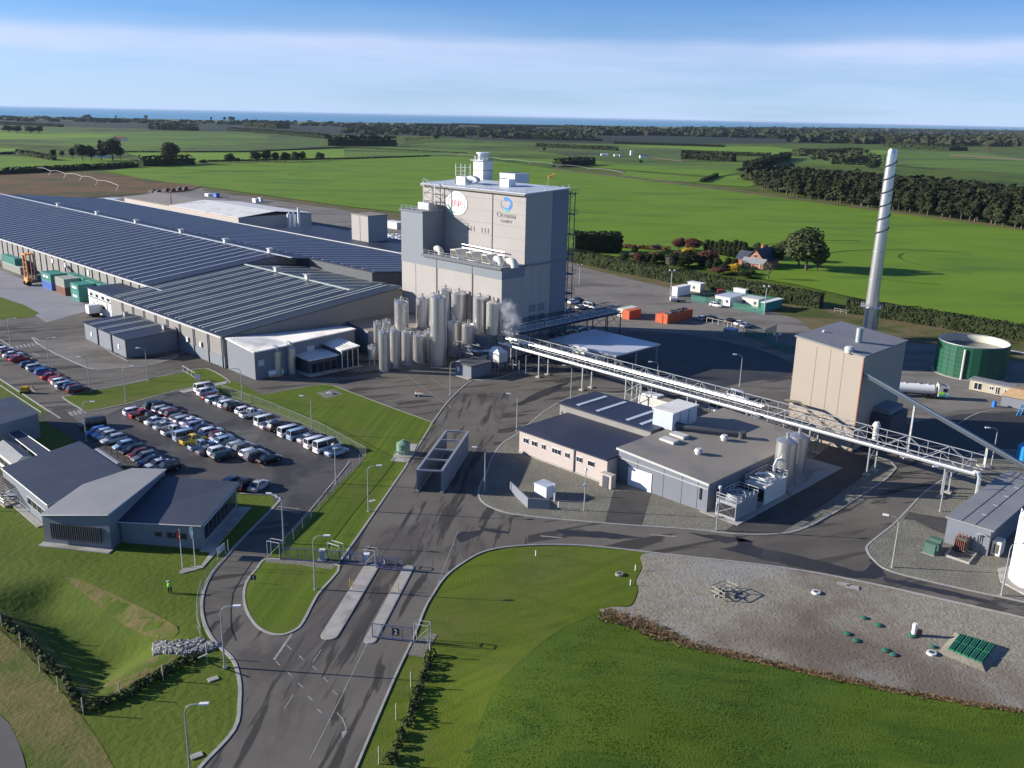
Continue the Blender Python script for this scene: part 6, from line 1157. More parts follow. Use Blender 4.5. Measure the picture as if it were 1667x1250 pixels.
def lorry(px, py, ang, label, tank=True, cabm='offwhite', L_=11., loc=None):
    p = P(px, py) if loc is None else loc; r = thing('tanker_truck' if tank else 'truck', (0, 0, 0), label, 'truck')
    X, Y = (1, 0, 0), (0, 1, 0)
    MB().box((L_ / 2 - 1.1, 0, 0), X, Y, 1.1, 1.2, .6, 2.9).build('cab', cabm, r)
    q = MB(); q.hexa([(L_ / 2 - 2.2, -1.15, 2.9), (L_ / 2 - .5, -1.15, 2.9), (L_ / 2 - .5, 1.15, 2.9), (L_ / 2 - 2.2, 1.15, 2.9)], [(L_ / 2 - 2.2, -1.0, 3.5), (L_ / 2 - 1.4, -1.0, 3.3), (L_ / 2 - 1.4, 1.0, 3.3), (L_ / 2 - 2.2, 1.0, 3.5)]); q.build('roof_fairing', 'grey_box' if tank else 'white', r)
    MB().box((L_ / 2 + .01, 0, 0), X, Y, .03, 1.05, 1.8, 2.7).build('windscreen', 'glass', r)
    for s_ in (-1, 1): MB().box((L_ / 2 - .8, s_ * 1.21, 0), X, Y, .45, .02, 1.8, 2.6).build('side_window', 'glass', r)
    if tank:
        for s_ in (-1, 1): MB().box((L_ / 2 - 1.1, s_ * 1.215, 0), X, Y, 1.0, .015, .7, 1.15).build('stripe', 'logo_teal', r); MB().box((L_ / 2 - 1.5, s_ * 1.215, 0), X, Y, .6, .015, 1.15, 1.75).build('stripe', 'hivis', r)
        MB().tube([(-L_ / 2, 0, 1.95), (L_ / 2 - 3, 0, 1.95)], 1.12, 20).build('tank', 'white', r, True)
        for x in (-3.5, -.5, 1.5): MB().cyl((x, 0), .3, 3.0, 3.25, 12).build('hatch', 'galv', r)
    else: MB().box((-1.3, 0, 0), X, Y, L_ / 2 - 1.3, 1.22, 1.1, 3.6).build('box_body', 'white', r)
    MB().box((-.3, 0, 0), X, Y, L_ / 2 - .5, .45, .6, .9).build('chassis', 'black', r)
    for x in (L_ / 2 - 1.2, L_ / 2 - 3.4, -L_ / 2 + 1, -L_ / 2 + 2.2, L_ / 2 - 4.6):
        for s_ in (-1, 1): MB().tube([(x, s_ * .85, .5), (x, s_ * 1.2, .5)], .5, 14).build('wheel', 'tyre', r)
    r.location = (p[0], p[1], .08); r.rotation_euler = (0, 0, ang); return r
p, q = P(1470, 648), P(1527, 652); lorry(1497, 646, math.atan2((q - p)[1], (q - p)[0]), 'white milk tanker truck with yellow and teal cab by the boiler house', L_=(q - p).length + 4)
lorry(160, 514, AB, 'white truck backed up to the white dock annex', False, 'white', 6)
# ---------------- containers ----------------
def ctr(px, py, la_, lb_, h, m, label, group=None, z=0., n=0, marks=0, roof=None, cat_='container', name='shipping_container', logo=None):
    a, b_ = LA(px, py, z) if z == 0 else (px, py); t = thing(name, S(a, b_, z), label, cat_, group)
    b = MB(); b.sbox(a - la_, a, b_, b_ + lb_, z, z + h); b.build('body', m, t)
    q = MB()
    for k in range(int(la_ / .5)): q.sbox(a - la_ + .1 + k * .5, a - la_ + .32 + k * .5, b_ - .04, b_, z + .2, z + h - .2)
    for k in range(int(lb_ / .5)): q.sbox(a, a + .04, b_ + .1 + k * .5, b_ + .32 + k * .5, z + .2, z + h - .2)
    q.build('corrugation', m, t)
    for a_ in (a - la_, a - .12): MB().sbox(a_ - .02, a_ + .14, b_ - .06, b_ + .08, z, z + h + .01).build('corner_post', m, t)
    for k in range(marks): MB().sbox(a - la_ * .78 + k * la_ * .3, a - la_ * .78 + k * la_ * .3 + la_ * .24, b_ - .07, b_ - .045, z + h * .45, z + h * .72).build('side_marking', 'white', t)
    if roof: MB().sbox(a - la_ - .02, a + .02, b_ - .02, b_ + lb_ + .02, z + h, z + h + .06).build('roof', roof, t)
    return a, b_
CG = 'stacked shipping containers by the long warehouse'
ax, bx = LA(130, 492); hC = 2.75
ctr(130, 492, 6.6, 5, hC, 'teal', 'teal container on the ground at the right end of the stack', CG, marks=2)
ctr(ax, bx, 6.6, 5, hC, 'teal', 'teal container on top at the right end of the stack', CG, z=hC + .03, marks=2)
x_, y_ = LA(107, 482); ctr(107, 482, 8, 5, hC, 'rust_box', 'rust brown container under the grey one in the stack', CG); ctr(x_, y_, 8, 5, hC, 'grey_box', 'grey container resting on the rust brown one', CG, z=hC + .03)
x_, y_ = LA(85, 473.5); ctr(85, 473.5, 9, 5, hC, 'blue_box', 'blue container with round emblem under a teal one', CG); ctr(x_, y_, 9, 5, hC, 'teal', 'teal container resting on the blue one', CG, z=hC + .03, marks=2)
MB()
for i, (a_, l_) in enumerate(((-291, 'right'), (-300, 'middle'), (-309.5, 'left'), (-317, 'far left'))):
    for k in (0, 1): ctr(a_, bx + 5.6, 8.2, 2.5, hC, 'teal', 'teal container in the back row by the warehouse wall, %s stack %s' % (l_, ('bottom', 'top')[k]), CG, z=k * (hC + .03) + .01, marks=1)
x_, y_ = LA(34, 447); ctr(34, 447, 20, 2.6, 2.6, 'grey_box', 'long grey container lying at the left edge of the concrete apron', None); ctr(x_ - 5, y_, 15, 2.6, 2.6, 'teal', 'teal container on top of the long grey one at the left edge', None, z=2.63)
ctr(x_ - 9, y_ + 4, 9, 2.5, 2.9, 'white', 'white refrigerated container behind the long grey one', None, z=.02)
# container forklift
t = thing('container_forklift', P(50, 466), 'tall orange container forklift with double mast beside the containers', 'forklift'); a, b_ = LA(46, 466)
MB().sbox(a - 3.4, a, b_, b_ + 1.5, .8, 2.9).build('front_housing', 'orange', t); MB().sbox(a - 3.4, a, b_ + 5.5, b_ + 7.5, .8, 3.2).build('rear_housing', 'orange', t); MB().sbox(a - 2.8, a - .6, b_ + 1.5, b_ + 5.5, .9, 1.6).build('chassis', 'dark_wall', t)
for da in (-3.3, -.3):
    for db, m in ((.2, 'orange'), (2.6, 'rust_box')): MB().sbox(a + da, a + da + .35, b_ + db, b_ + db + .4, 1, 11).build('mast_post', m, t)
MB().sbox(a - 3.4, a + .1, b_ + .1, b_ + 3.1, 10.7, 11.1).build('mast_head', 'orange', t)
for z in (5, 8): MB().sbox(a - 3.3, a, b_ + .2, b_ + .5, z, z + .25).build('mast_rail', 'rust_box', t)
MB().sbox(a - 2.8, a - .5, b_ + 3.6, b_ + 5.4, 1.6, 3.4).build('cab', 'glass', t)
for da in (-3.4, -.6):
    for db in (.4, 6): MB().tube([S(a + da, b_ + db, .85), S(a + da + .7, b_ + db, .85)], .85, 16).build('wheel', 'tyre', t)
ctr(1078, 526, 2.6, 6.2, 2.6, 'orange_box', 'left open topped orange bin full of scrap', None, cat_='skip', name='skip_bin'); ctr(1086, 527.5, 2.6, 13.5, 2.9, 'orange_box', 'long orange red skip heaped with dark scrap', None, cat_='skip', name='skip_bin')
a, b_ = LA(1086, 527.5); b = MB()
for k in range(26): c = S(a - .4 - rnd.random() * 1.9, b_ + .8 + rnd.random() * 11.5); b.box(c, (math.cos(k), math.sin(k), 0), (-math.sin(k), math.cos(k), 0), .3 + rnd.random() * .6, .1 + rnd.random() * .5, 2.7, 2.95 + rnd.random() * .5)
o = b.build('scrap_heap', 'dark_wall', kind='stuff'); tag(o, 'dark scrap heaped in the long orange skip', 'scrap')
ctr(1024, 520.5, 2.7, 6, 2.7, 'orange_box', 'orange red container end with white panel in the rear yard', None); ctr(1016, 517, 2.7, 7, 2.6, 'offwhite', 'cream container beside the orange one in the rear yard', None)
a, b_ = LA(1024, 520.5); MB().sbox(a - 1.9, a - .9, b_ - .08, b_ - .04, .9, 1.9).build('panel', 'white', None) if 0 else None
HG = 'white cabins in the rear yard'
def hut(p1, p2, h, dep, m, rm, label, wins=()):
    a1_, b1_ = LA(*p2); a0_, _ = LA(*p1); t = thing('site_cabin', S(a1_, b1_), label, 'cabin', HG); MB().sbox(a0_, a1_, b1_, b1_ + dep, .1, h).build('wall', m, t); MB().sbox(a0_ - .2, a1_ + .2, b1_ - .2, b1_ + dep + .2, h, h + .15).build('roof', rm, t)
    for f in wins: MB().sbox(a0_ + (a1_ - a0_) * f - .5, a0_ + (a1_ - a0_) * f + .5, b1_ - .05, b1_, 1.1, 2.1).build('window', 'dark_wall', t)
    return t
hut(zc(235, 215), zc(380, 235), 3.2, 3, 'offwhite', 'white', 'cream cabin with white sign standing nearest the hedge', (.5,)); hut(zc(85, 265), zc(142, 275), 3.2, 8, 'white', 'white', 'white cabin with blue shaded side beside the tall light mast')
hut(zc(560, 345), zc(690, 378), 2.9, 9, 'white', 'canopy_roof', 'white site office with wide bluish roof inside the green fence', (.3, .8)); hut(zc(800, 372), zc(985, 398), 2.9, 5, 'offwhite', 'pale_trim', 'cream site office with two windows inside the green fence', (.12, .8)); hut(zc(1045, 418), zc(1060, 435), 3, 11, 'teal', 'white', 'teal container cabin with white roof at the fence corner')
hut(zc(700, 270), zc(850, 285), 2.7, 4, 'white', 'white', 'low white store shed behind the site offices')
t = thing('skip_bin', P(1173, 478), 'small bright red bin behind the green fence', 'bin'); p = P(*zc(597, 245)); MB().box(p, (1, 0, 0), (0, 1, 0), 1.2, .8, 0, 1.6).build('body', 'red', t)
t = thing('kiosk', P(1188, 550), 'small blue grey metal shed in the shade at the asphalt edge', 'shed'); a, b_ = LA(*zc(715, 720)); MB().sbox(a - 3, a, b_, b_ + 3, 0, 2.6).build('body', 'tower_grey', t); MB().sbox(a - 3.1, a + .1, b_ - .1, b_ + 3.1, 2.6, 2.75).build('roof', 'skylight', t)
t = thing('trailer', P(1098, 492), 'small white tank trailer near the light mast', 'trailer'); p = P(*zc(105, 330)); MB().tube([p + Vector((-1.2, 0, 1.1)), p + Vector((1.2, 0, 1.1))], .75, 14).build('tank', 'white', t, True); MB().box(p + Vector((1.6, 0, 0)), (1, 0, 0), (0, 1, 0), 2.6, .7, .4, .6).build('frame', 'black', t)
for s_ in (-.8, .8): MB().tube([p + Vector((1.6, s_, .4)), p + Vector((1.6, s_ * 1.2, .4))], .4, 12).build('wheel', 'tyre', t)
ctr(1110, 681, 12, 2.5, 2.6, 'offwhite', 'cream corrugated container between the workshop and the pipe bridge', None, roof='tan_roof'); ctr(1068, 668, 4, 2.6, 3.0, 'white', 'white box container beside the lattice pier', None)
# yard behind the warehouses
for i, (x, y, w, h, m, l_) in enumerate(((178, 333, 13, 3, 'skylight', 'flat grey shed at the left of the far yard'), (228, 335, 11, 3, 'skylight', 'blue grey roofed shed beyond the warehouse ridge'), (240, 336.5, 5, 2.8, 'white', 'small white cabin beyond the warehouse ridge, left'), (262, 336, 6, 2.8, 'white', 'small white cabin beyond the warehouse ridge, middle'), (277, 330, 5, 2.6, 'grey_box', 'small grey container in the far yard'), (339, 322, 5, 2.6, 'white', 'white container in the far yard next to the blue one'), (352, 321, 4, 2.5, 'blue_box', 'bright blue container in the far yard'), (416, 330, 4, 2.5, 'white', 'white container at the far yard edge, nearer'), (424, 328, 3, 2.5, 'skylight', 'pale blue container at the far yard edge'))):
    a, b_ = LA(x, y); t = thing('yard_shed', S(a, b_), l_, 'shed'); MB().sbox(a - w, a, b_, b_ + w * .7, 0, h).build('wall', 'offwhite' if m == 'skylight' else m, t); MB().sbox(a - w - .2, a + .2, b_ - .2, b_ + w * .7 + .2, h, h + .2).build('roof', m if m != 'grey_box' else 'tan_roof', t)
for i, (x, y) in enumerate(((248, 314), (256, 315), (270, 312), (280, 312), (290, 310.5), (300, 309.5))):
    c = P(x, y); b = MB(); b.box(c, A, B, 3, 1.6, 0, 1.8).box(c + B * 1, A, B, 1.8, 1.2, 1.8, 2.6); o = b.build('material_stack', 'black'); tag(o, '%s dark stack of material from left in the far yard' % ORDN[i], 'stack', 'dark stacks in a row in the far yard')
rg = random.Random(5); b = MB()
for k in range(70): x, y = 620 + rg.random() * 32, 385 + rg.random() * 11; c = P(x, y); b.cyl(c, .5 + rg.random() * .5, 0, .8 + rg.random() * 1.2, 8)
o = b.build('bale_heap', 'white', kind='stuff'); tag(o, 'heap of white drums and bags beside the tower', 'drums')
t = thing('shed', P(640, 372), 'small cream shed beyond the white heap beside the tower', 'shed'); c = P(642, 371); MB().box(c, A, B, 6, 3, 0, 3.4).build('wall', 'offwhite', t); MB().box(c, A, B, 6.2, 3.2, 3.4, 3.6).build('roof', 'white', t)
# ---------------- street lamps ----------------
LG = 'street lamps'
def lamp(px, py, d, label, h=7.7, hd=1.5, name='street_lamp', grp=LG):
    c = P(px, py); t = thing(name, (c[0], c[1], 0), label, 'street lamp', grp); x, y = c[0], c[1]
    MB().tube([(x, y, 0), (x, y, h * .9)], [.13, .07], 8).build('pole', 'galv', t, True); d = Vector(d).normalized()
    MB().tube([(x, y, h * .9), (x + d[0] * .15, y + d[1] * .15, h * .96), (x + d[0] * .6, y + d[1] * .6, h), (x + d[0] * hd, y + d[1] * hd, h + .02)], .055, 6).build('arm', 'galv', t, True)
    MB().box((x + d[0] * (hd + .3), y + d[1] * (hd + .3), 0), d, (-d[1], d[0], 0), .42, .17, h - .06, h + .12).build('lamp_head', 'white', t)
    MB().cyl((x, y), .3, 0, .12, 8).build('base', 'concrete', t); return t
E_ = (1, .1, 0); Wd = (-1, .1, 0)
for px, py, d, l_ in ((310, 1262, E_, 'lamp on the bottom left lawn beside the staff road'), (366, 1087, E_, 'lamp by the stone pile at the staff road bend'), (513, 960, E_, 'lamp on the small teardrop lawn before the gates'), (600, 833, E_, 'lamp on the mown strip right of the car park fence'), (733, 643, E_, 'lamp in front of the silos at the kerb'), (841, 702, Wd, 'lamp at the corner of the pink walled building'), (789, 800, Wd, 'lamp on the kerb right of the truck wash'), (462, 885, Wd, 'lamp beside the gate at the car park exit'), (547, 788, (0, -1, 0), 'lamp at the lower corner of the car park fence'), (508, 707, Wd, 'lamp on the grass behind the fence row of vans'), (395, 657, Wd, 'lamp behind the upper part of the fence row'), (205, 653, E_, 'lamp on the grass strip above the car park'), (241, 620, Wd, 'lamp at the gravel kerb below the side shed'), (81, 601, E_, 'lamp beside the upper roadside cars'), (18, 566, E_, 'lamp at the far left beside the crossing'), (147, 637, Wd, 'lamp at the end of the upper roadside cars'), (141, 718, E_, 'double lamp beside the black van near the office'), (1613, 762, Wd, 'lamp behind the conveyor foot'), (1530, 833, Wd, 'lamp on the gravel below the end of the pipe bridge'), (1452, 924, (-1, .5, 0), 'lamp at the kerb corner left of the grey shed'), (1630, 970, E_, 'lamp beside the big white tank at right edge'), (1204, 629, Wd, 'lamp in the shaded yard left of the boiler house'), (1068, 643, Wd, 'lamp behind the middle of the pipe bridge'), (929, 650, Wd, 'lamp before the left part of the pipe bridge')):
    lamp(px, py, d, l_)
for px, py, h, l_ in ((951, 832, 7, 'bare steel pole with a small fitting on the gravel'), (1166, 864, 7, 'pole with round white sensor by the cooling tower')):
    c = P(px, py); t = thing('pole', (c[0], c[1], 0), l_, 'pole'); MB().tube([c, c + Vector((0, 0, h))], [.12, .07], 8).build('post', 'galv', t, True); MB().box(c, (1, 0, 0), (0, 1, 0), .35, .12, h * .62, h * .66).cyl((c[0], c[1]), .22, h, h + .35, 10).build('fitting', 'white', t)
for px, py, ty, l_ in ((1091, 487, 441, 'tall light mast beside the white cabins in rear yard'), (1244, 512, 467, 'tall light mast with two heads by the teal cabin'), (943, 463, 432, 'timber power pole right of the tower'), (1263, 565, 545, 'thin post in the shaded green fence')):
    c = P(px, py); h = hz(px, py, ty); t = thing('light_mast', (c[0], c[1], 0), l_, 'pole'); MB().tube([c, c + Vector((0, 0, h))], [.2, .12], 8).build('post', 'galv', t, True); MB().box(c, (1, 0, 0), (0, 1, 0), .8, .1, h - .2, h).build('crossarm', 'galv', t)
    for s_ in (-.8, .8): MB().box(c + Vector((s_, 0, 0)), (1, 0, 0), (0, 1, 0), .25, .25, h, h + .5).build('floodlight', 'white', t)
c = P(281, 356); t = thing('light_mast', (c[0], c[1], 0), 'rusty lattice light pole rising over the warehouse ridge', 'pole'); h = hz(281, 356, 320) + 4
MB().tube([c, c + Vector((0, 0, h))], .25, 6).build('post', 'rust_box', t)
for k in (.78, .86, .94): MB().box(c, A, B, 1.6, .15, h * k, h * k + .3).build('crossarm', 'rust_box', t)
# flagpoles and people
for px, py, ty, m_, l_ in ((297, 924, 861, 'red', 'flagpole with red flag on the small path'), (318, 921, 855, 'white', 'flagpole with pale furled flag next to the red one')):
    c = P(px, py); h = hz(px, py, ty); t = thing('flagpole', (c[0], c[1], 0), l_, 'flagpole'); MB().tube([c, c + Vector((0, 0, h))], [.06, .035], 8).build('pole', 'white', t, True)
    b = MB(); n = 8; vs_ = []
    for i in range(n + 1):
        u = i / n
        for s_ in (0, 1): vs_.append((c[0] - .05 - s_ * (.32 + .1 * math.sin(u * 5)), c[1] - .06 * math.sin(u * 9 + s_), c[2] + h * .97 - u * 1.7 - s_ * .12))
    b.add(vs_, [(2 * i, 2 * i + 1, 2 * i + 3, 2 * i + 2) for i in range(n)]); b.add([(x, y + .02, z) for x, y, z in vs_], [(2 * i, 2 * i + 2, 2 * i + 3, 2 * i + 1) for i in range(n)]); b.build('flag', m_, t)
def person(px, py, ang, lean, vest, label):
    c = P(px, py); t = thing('person', (c[0], c[1], gh(c[0], c[1]) + .03), label, 'person'); t.rotation_euler = (0, 0, ang)
    V = [(0, 0, .95), (0, .0 + lean * .25, 1.22), (0, lean * .5, 1.46), (0, lean * .58, 1.56), (0, lean * .72, 1.70), (.10, 0, .9), (.13, .05, .5), (.12, -.02, .08), (.12, .12, .05), (-.10, 0, .9), (-.12, -.02, .5), (-.13, -.08, .08), (-.13, .07, .05), (.20, lean * .48, 1.42), (.27, lean * .4 + .08, 1.14), (.20, lean * .4 + .3, 1.02), (-.20, lean * .48, 1.42), (-.27, lean * .4 + .08, 1.14), (-.20, lean * .4 + .3, 1.02)]
    Ed = [(0, 1), (1, 2), (2, 3), (3, 4), (0, 5), (5, 6), (6, 7), (7, 8), (0, 9), (9, 10), (10, 11), (11, 12), (2, 13), (13, 14), (14, 15), (2, 16), (16, 17), (17, 18)]
    R_ = [.15, .14, .16, .06, .11, .1, .07, .05, .045, .1, .07, .05, .045, .07, .05, .04, .07, .05, .04]
    me = bpy.data.meshes.new('body'); me.from_pydata(V, Ed, []); o = bpy.data.objects.new('body', me); C.objects.link(o); m = o.modifiers.new('s', 'SKIN'); me.skin_vertices.new() if not me.skin_vertices else None
    for i, r in enumerate(R_): me.skin_vertices[0].data[i].radius = (r, r * .85)
    me.skin_vertices[0].data[0].use_root = True; o.modifiers.new('d', 'SUBSURF').levels = 1; bpy.context.view_layer.update(); dg = bpy.context.evaluated_depsgraph_get(); m2 = bpy.data.meshes.new_from_object(o.evaluated_get(dg)); bpy.data.objects.remove(o)
    for k in (vest, 'black', 'skin'): m2.materials.append(MAT[k])
    for p in m2.polygons: z = p.center[2]; x = abs(p.center[0]); p.material_index = 2 if (z > 1.53 or (z < 1.08 and x > .17 and p.center[1] > .15)) else (0 if z > .9 else 1); p.use_smooth = True
    o = bpy.data.objects.new('body', m2); C.objects.link(o); o.parent = t
    b = MB(); hy, hz_ = lean * .72, 1.70; b.tube([(0, hy - .0, hz_ - .02), (0, hy, hz_ + .07), (0, hy, hz_ + .12)], [.12, .10, .03], 10).build('hard_hat', 'white', None); o = b and bpy.data.objects[-1] if 0 else None
    hh = [x for x in C.objects if x.name.startswith('hard_hat') and x.parent is None][-1]; hh.parent = t
    return t
person(275, 966, math.radians(-60), .15, 'hivis', 'person in yellow safety vest standing on the lawn, left of two'); person(279, 965, math.radians(120), .5, 'hivis_green', 'person in green safety jacket bending over on the lawn')
# ---------------- fences and gates ----------------
def fence(name, label, pts, h=2.0, step=3.0, m='tower_grey', mesh='chain_mesh', rail=True, cat_='fence', w=.035):
    pts = [P(x, y) for x, y in pts]; t = thing(name, (pts[0][0], pts[0][1], 0), label, cat_)
    for p, q in zip(pts, pts[1:]):
        n = max(1, int((q - p).length / step)); 
        for i in range(n): r = p.lerp(q, i / n); g = gh(r[0], r[1]); MB().bar(r + Vector((0, 0, g)), r + Vector((0, 0, g + h)), w).build('post', m, t)
        b = MB(); 
        if rail: b.bar(p + Vector((0, 0, h - .05)), q + Vector((0, 0, h - .05)), .03).bar(p + Vector((0, 0, .15)), q + Vector((0, 0, .15)), .02); b.build('rail', m, t)
        if mesh: MB().add([p + Vector((0, 0, .05)), q + Vector((0, 0, .05)), q + Vector((0, 0, h)), p + Vector((0, 0, h))], [(0, 1, 2, 3)]).build('mesh_panel', mesh, t)
    return t
fence('chain_fence', 'wire mesh fence running down the right side of the car park', [(596, 744), (575, 770), (520, 830), (478, 880), (458, 906)], 2.0)
fence('chain_fence', 'wire mesh fence behind the long row of parked vans', [(362, 640), (440, 668), (520, 702), (596, 744)], 1.9)
fence('chain_fence', 'thin wire fence along the gravel kerb below the side shed', [(120, 632), (150, 636), (200, 629), (300, 604), (335, 600)], 1.8, mesh=None)
fence('chain_fence', 'curved wire fence beside the staff road and flagpoles', [(368, 905), (345, 935), (328, 962), (322, 990), (322, 1022), (328, 1040)], 1.5, 3.)
fence('mesh_fence', 'green shade cloth fence around the white site offices', [zc(285, 318), zc(440, 345), zc(600, 365)], 2.2, mesh='shade_cloth', m='teal_mesh'); fence('mesh_fence', 'green shade cloth fence right of the white wagon', [zc(720, 400), zc(860, 425), zc(1040, 460)], 2.2, mesh='shade_cloth', m='teal_mesh'); fence('mesh_fence', 'green shade cloth fence on the far side of the site offices', [zc(380, 268), zc(640, 262), zc(900, 305), zc(1240, 350)], 2.0, mesh='shade_cloth', m='teal_mesh')
fence('mesh_fence', 'green panel fence standing beside the silver sedan', [zc(1060, 692), zc(1180, 645)], 2.3, mesh='shade_cloth', m='teal_mesh')
fence('chain_fence', 'long dark wire fence along the shaded asphalt edge', [zc(850, 690), zc(1060, 735), zc(1180, 820), zc(1370, 880)], 2.2, 5, m='blue_steel', mesh='shade_cloth')
def railf(name, label, pts, h, n, m='timber', k=(1.,)):
    pts = [P(x, y) for x, y in pts]; t = thing(name, pts[0], label, 'fence')
    for p, q in zip(pts, pts[1:]):
        for i in range(n + 1): r = p.lerp(q, i / n); MB().bar(r, r + Vector((0, 0, h)), .08).build('post', m, t)
        for f in k: MB().bar(p + Vector((0, 0, h * f)), q + Vector((0, 0, h * f)), .06).build('rail', m, t)
railf('rail_fence', 'pale post and rail barrier across the rear gravel yard', [zc(450, 545), zc(630, 585), zc(745, 610)], 1.6, 3, 'pale_trim'); railf('rail_fence', 'pale rail barrier beside the silver sedan', [zc(830, 655), zc(1085, 690)], 1.5, 2, 'pale_trim'); railf('rail_fence', 'timber rail gate at the gap between the hedges', [zc(1525, 385), zc(1600, 395)], 1.4, 2, 'timber', (.5, 1.)); railf('rail_fence', 'short timber rail gate before the second hedge', [(1358, 508), (1378, 512)], 1.4, 2, 'timber', (.5, 1.))
g = [(1156, 966), (1180, 957), (1202, 967), (1179, 979)]; railf('timber_pen', 'square timber post and rail pen on the gravel paddock', g + g[:1], 1.2, 1, 'timber', (.45, .95))
b = MB()
for k in range(30): c = P(1180 + rnd.uniform(-14, 14), 968 + rnd.uniform(-5, 5)); b.box(c, (math.cos(k), math.sin(k), 0), (-math.sin(k), math.cos(k), 0), .5, .12, .05, .15 + rnd.random() * .5)
o = b.build('scrap_heap', 'timber', kind='stuff'); tag(o, 'heap of old timber inside the timber pen', 'timber heap')
def gate(name, label, p, q, h, n, sign=None, sm='white', m='gate_blue', mesh='gate_mesh', signf=.5):
    p, q = P(*p), P(*q); d = (q - p); L_ = d.length; d.normalize(); t = thing(name, (p[0], p[1], 0), label, 'gate'); nn = Vector((d[1], -d[0], 0))
    for z, w in ((.25, .09), (h, .07)): MB().bar(p + Vector((0, 0, z)), q + Vector((0, 0, z)), w).build('rail', m, t)
    for i in range(n + 1): r = p.lerp(q, i / n); MB().bar(r + Vector((0, 0, .2)), r + Vector((0, 0, h)), .05).build('upright', m, t)
    b = MB(); k = int(L_ / .16)
    for i in range(k): r = p.lerp(q, (i + .5) / k); b.bar(r + Vector((0, 0, .3)), r + Vector((0, 0, h)), .014)
    b.build('infill_bars', m, t)
    if sign:
        c = p.lerp(q, signf); 
        for s_, (txt, m_) in enumerate(sign):
            cc = c + d * (s_ * 1.1); f = MB().box((cc[0] + nn[0] * .08, cc[1] + nn[1] * .08, 0), d, nn, .42, .02, h * .40, h * .40 + .95).build('sign_board', m_, t)
            text_at(f, txt, Vector((cc[0], cc[1], h * .40 + .47)) + nn * .11, d, .62, sm)
    return t
def text_at(par, txt, c, d, h, m):
    cu = bpy.data.curves.new('sign_text', 'FONT'); cu.body = txt; cu.size = 1; cu.extrude = .01; o = bpy.data.objects.new('sign_text', cu); C.objects.link(o); bpy.context.view_layer.update(); me = bpy.data.meshes.new_from_object(o.evaluated_get(bpy.context.evaluated_depsgraph_get())); bpy.data.objects.remove(o)
    v = [x.co.copy() for x in me.vertices]; x0, x1 = min(a[0] for a in v), max(a[0] for a in v); y0, y1 = min(a[1] for a in v), max(a[1] for a in v); s = h / (y1 - y0); b = MB()
    b.add([c + Vector(d) * (a[0] - (x0 + x1) / 2) * s + Vector((0, 0, (a[1] - (y0 + y1) / 2) * s)) + Vector((d[1], -d[0], 0)) * a[2] for a in v], [tuple(p.vertices) for p in me.polygons]); return b.build('sign_text', m, par)
gate('sliding_gate', 'long dark blue sliding gate across the lawn strip', (457, 912), (553, 919), 2.0, 7)
gate('sliding_gate', 'dark blue sliding gate closing the left lane of entry road', (554, 918.5), (591, 922), 2.0, 3, [('4', 'gate_blue')], signf=.35)
gate('sliding_gate', 'blue barred gate between the two concrete islands', (613, 926), (656, 931), 2.0, 4, [('3', 'gate_blue')], signf=.3)
gate('sliding_gate', 'blue barred gate across the exit lane near the lower island', (606, 1039), (671, 1046), 2.0, 4, [('2', 'black')], signf=.6)
def portal(px, py, qx, qy, label, h=2.6):
    p, q = P(px, py), P(qx, qy); d = (q - p).normalized(); nn = Vector((d[1], -d[0], 0)); t = thing('gate_frame', (p[0], p[1], 0), label, 'gate frame')
    for r in (p, q):
        for s_ in (0, .9): MB().bar(r - nn * s_, r - nn * s_ + Vector((0, 0, h)), .05).build('post', 'tower_grey', t)
    for s_ in (0, .9): MB().bar(p - nn * s_ + Vector((0, 0, h)), q - nn * s_ + Vector((0, 0, h)), .045).build('top_bar', 'galv', t)
    for r in (p, q): MB().bar(r + Vector((0, 0, h)), r - nn * .9 + Vector((0, 0, h)), .05).build('side_bar', 'galv', t)
    MB().bar(p + Vector((0, 0, .2)), q + Vector((0, 0, h - .3)), .03).build('brace', 'tower_grey', t); return t
portal(436, 908, 456, 912, 'steel gate frame with round signs at the lawn tip left end'); portal(534, 911, 553, 917, 'steel gate frame in the middle of the lawn strip'); portal(592, 922, 611, 925, 'steel gate frame at the top of the wide island'); portal(674, 1047, 697, 1051, 'steel gate frame on the gravel beside the exit lane')
for px, py, l_ in ((525, 912, 'white control box with blue front beside the long gate'), (597, 918, 'white keypad cabinet on the wide island')):
    t = thing('control_box', P(px, py), l_, 'cabinet'); c = P(px, py); MB().box(c, (1, 0, 0), (0, 1, 0), .35, .3, .15, 1.5).build('casing', 'skylight', t); MB().box(c, (1, 0, 0), (0, 1, 0), .42, .38, 1.5, 1.62).build('lid', 'white', t); MB().box(c, (1, 0, 0), (0, 1, 0), .6, .5, 0, .17).build('base', 'concrete', t)
for px, py, l_ in ((570, 955, 'pair of yellow topped barrier posts on the wide island'), (574, 959, 'yellow post at the wide island edge'), (636, 966, 'orange post on the narrow island'), (648, 963, 'thin yellow post on the narrow island')):
    t = thing('bollard', P(px, py), l_, 'bollard'); c = P(px, py); MB().cyl(c, .06, 0, 1.25, 8).build('post', 'yellow_leaf' if 'orange' not in l_ else 'tan_timber', t)
t = thing('speed_sign', P(413, 948), 'small dark square sign with number on the teardrop lawn', 'sign'); c = P(413, 950); MB().bar(c, c + Vector((0, 0, .9)), .04).build('post', 'galv', t); f = MB().box(c, (1, 0, 0), (0, 1, 0), .36, .03, .55, 1.25).build('sign_board', 'black', t); text_at(f, '5', c + Vector((0, -.05, .9)), (1, 0, 0), .5, 'white')
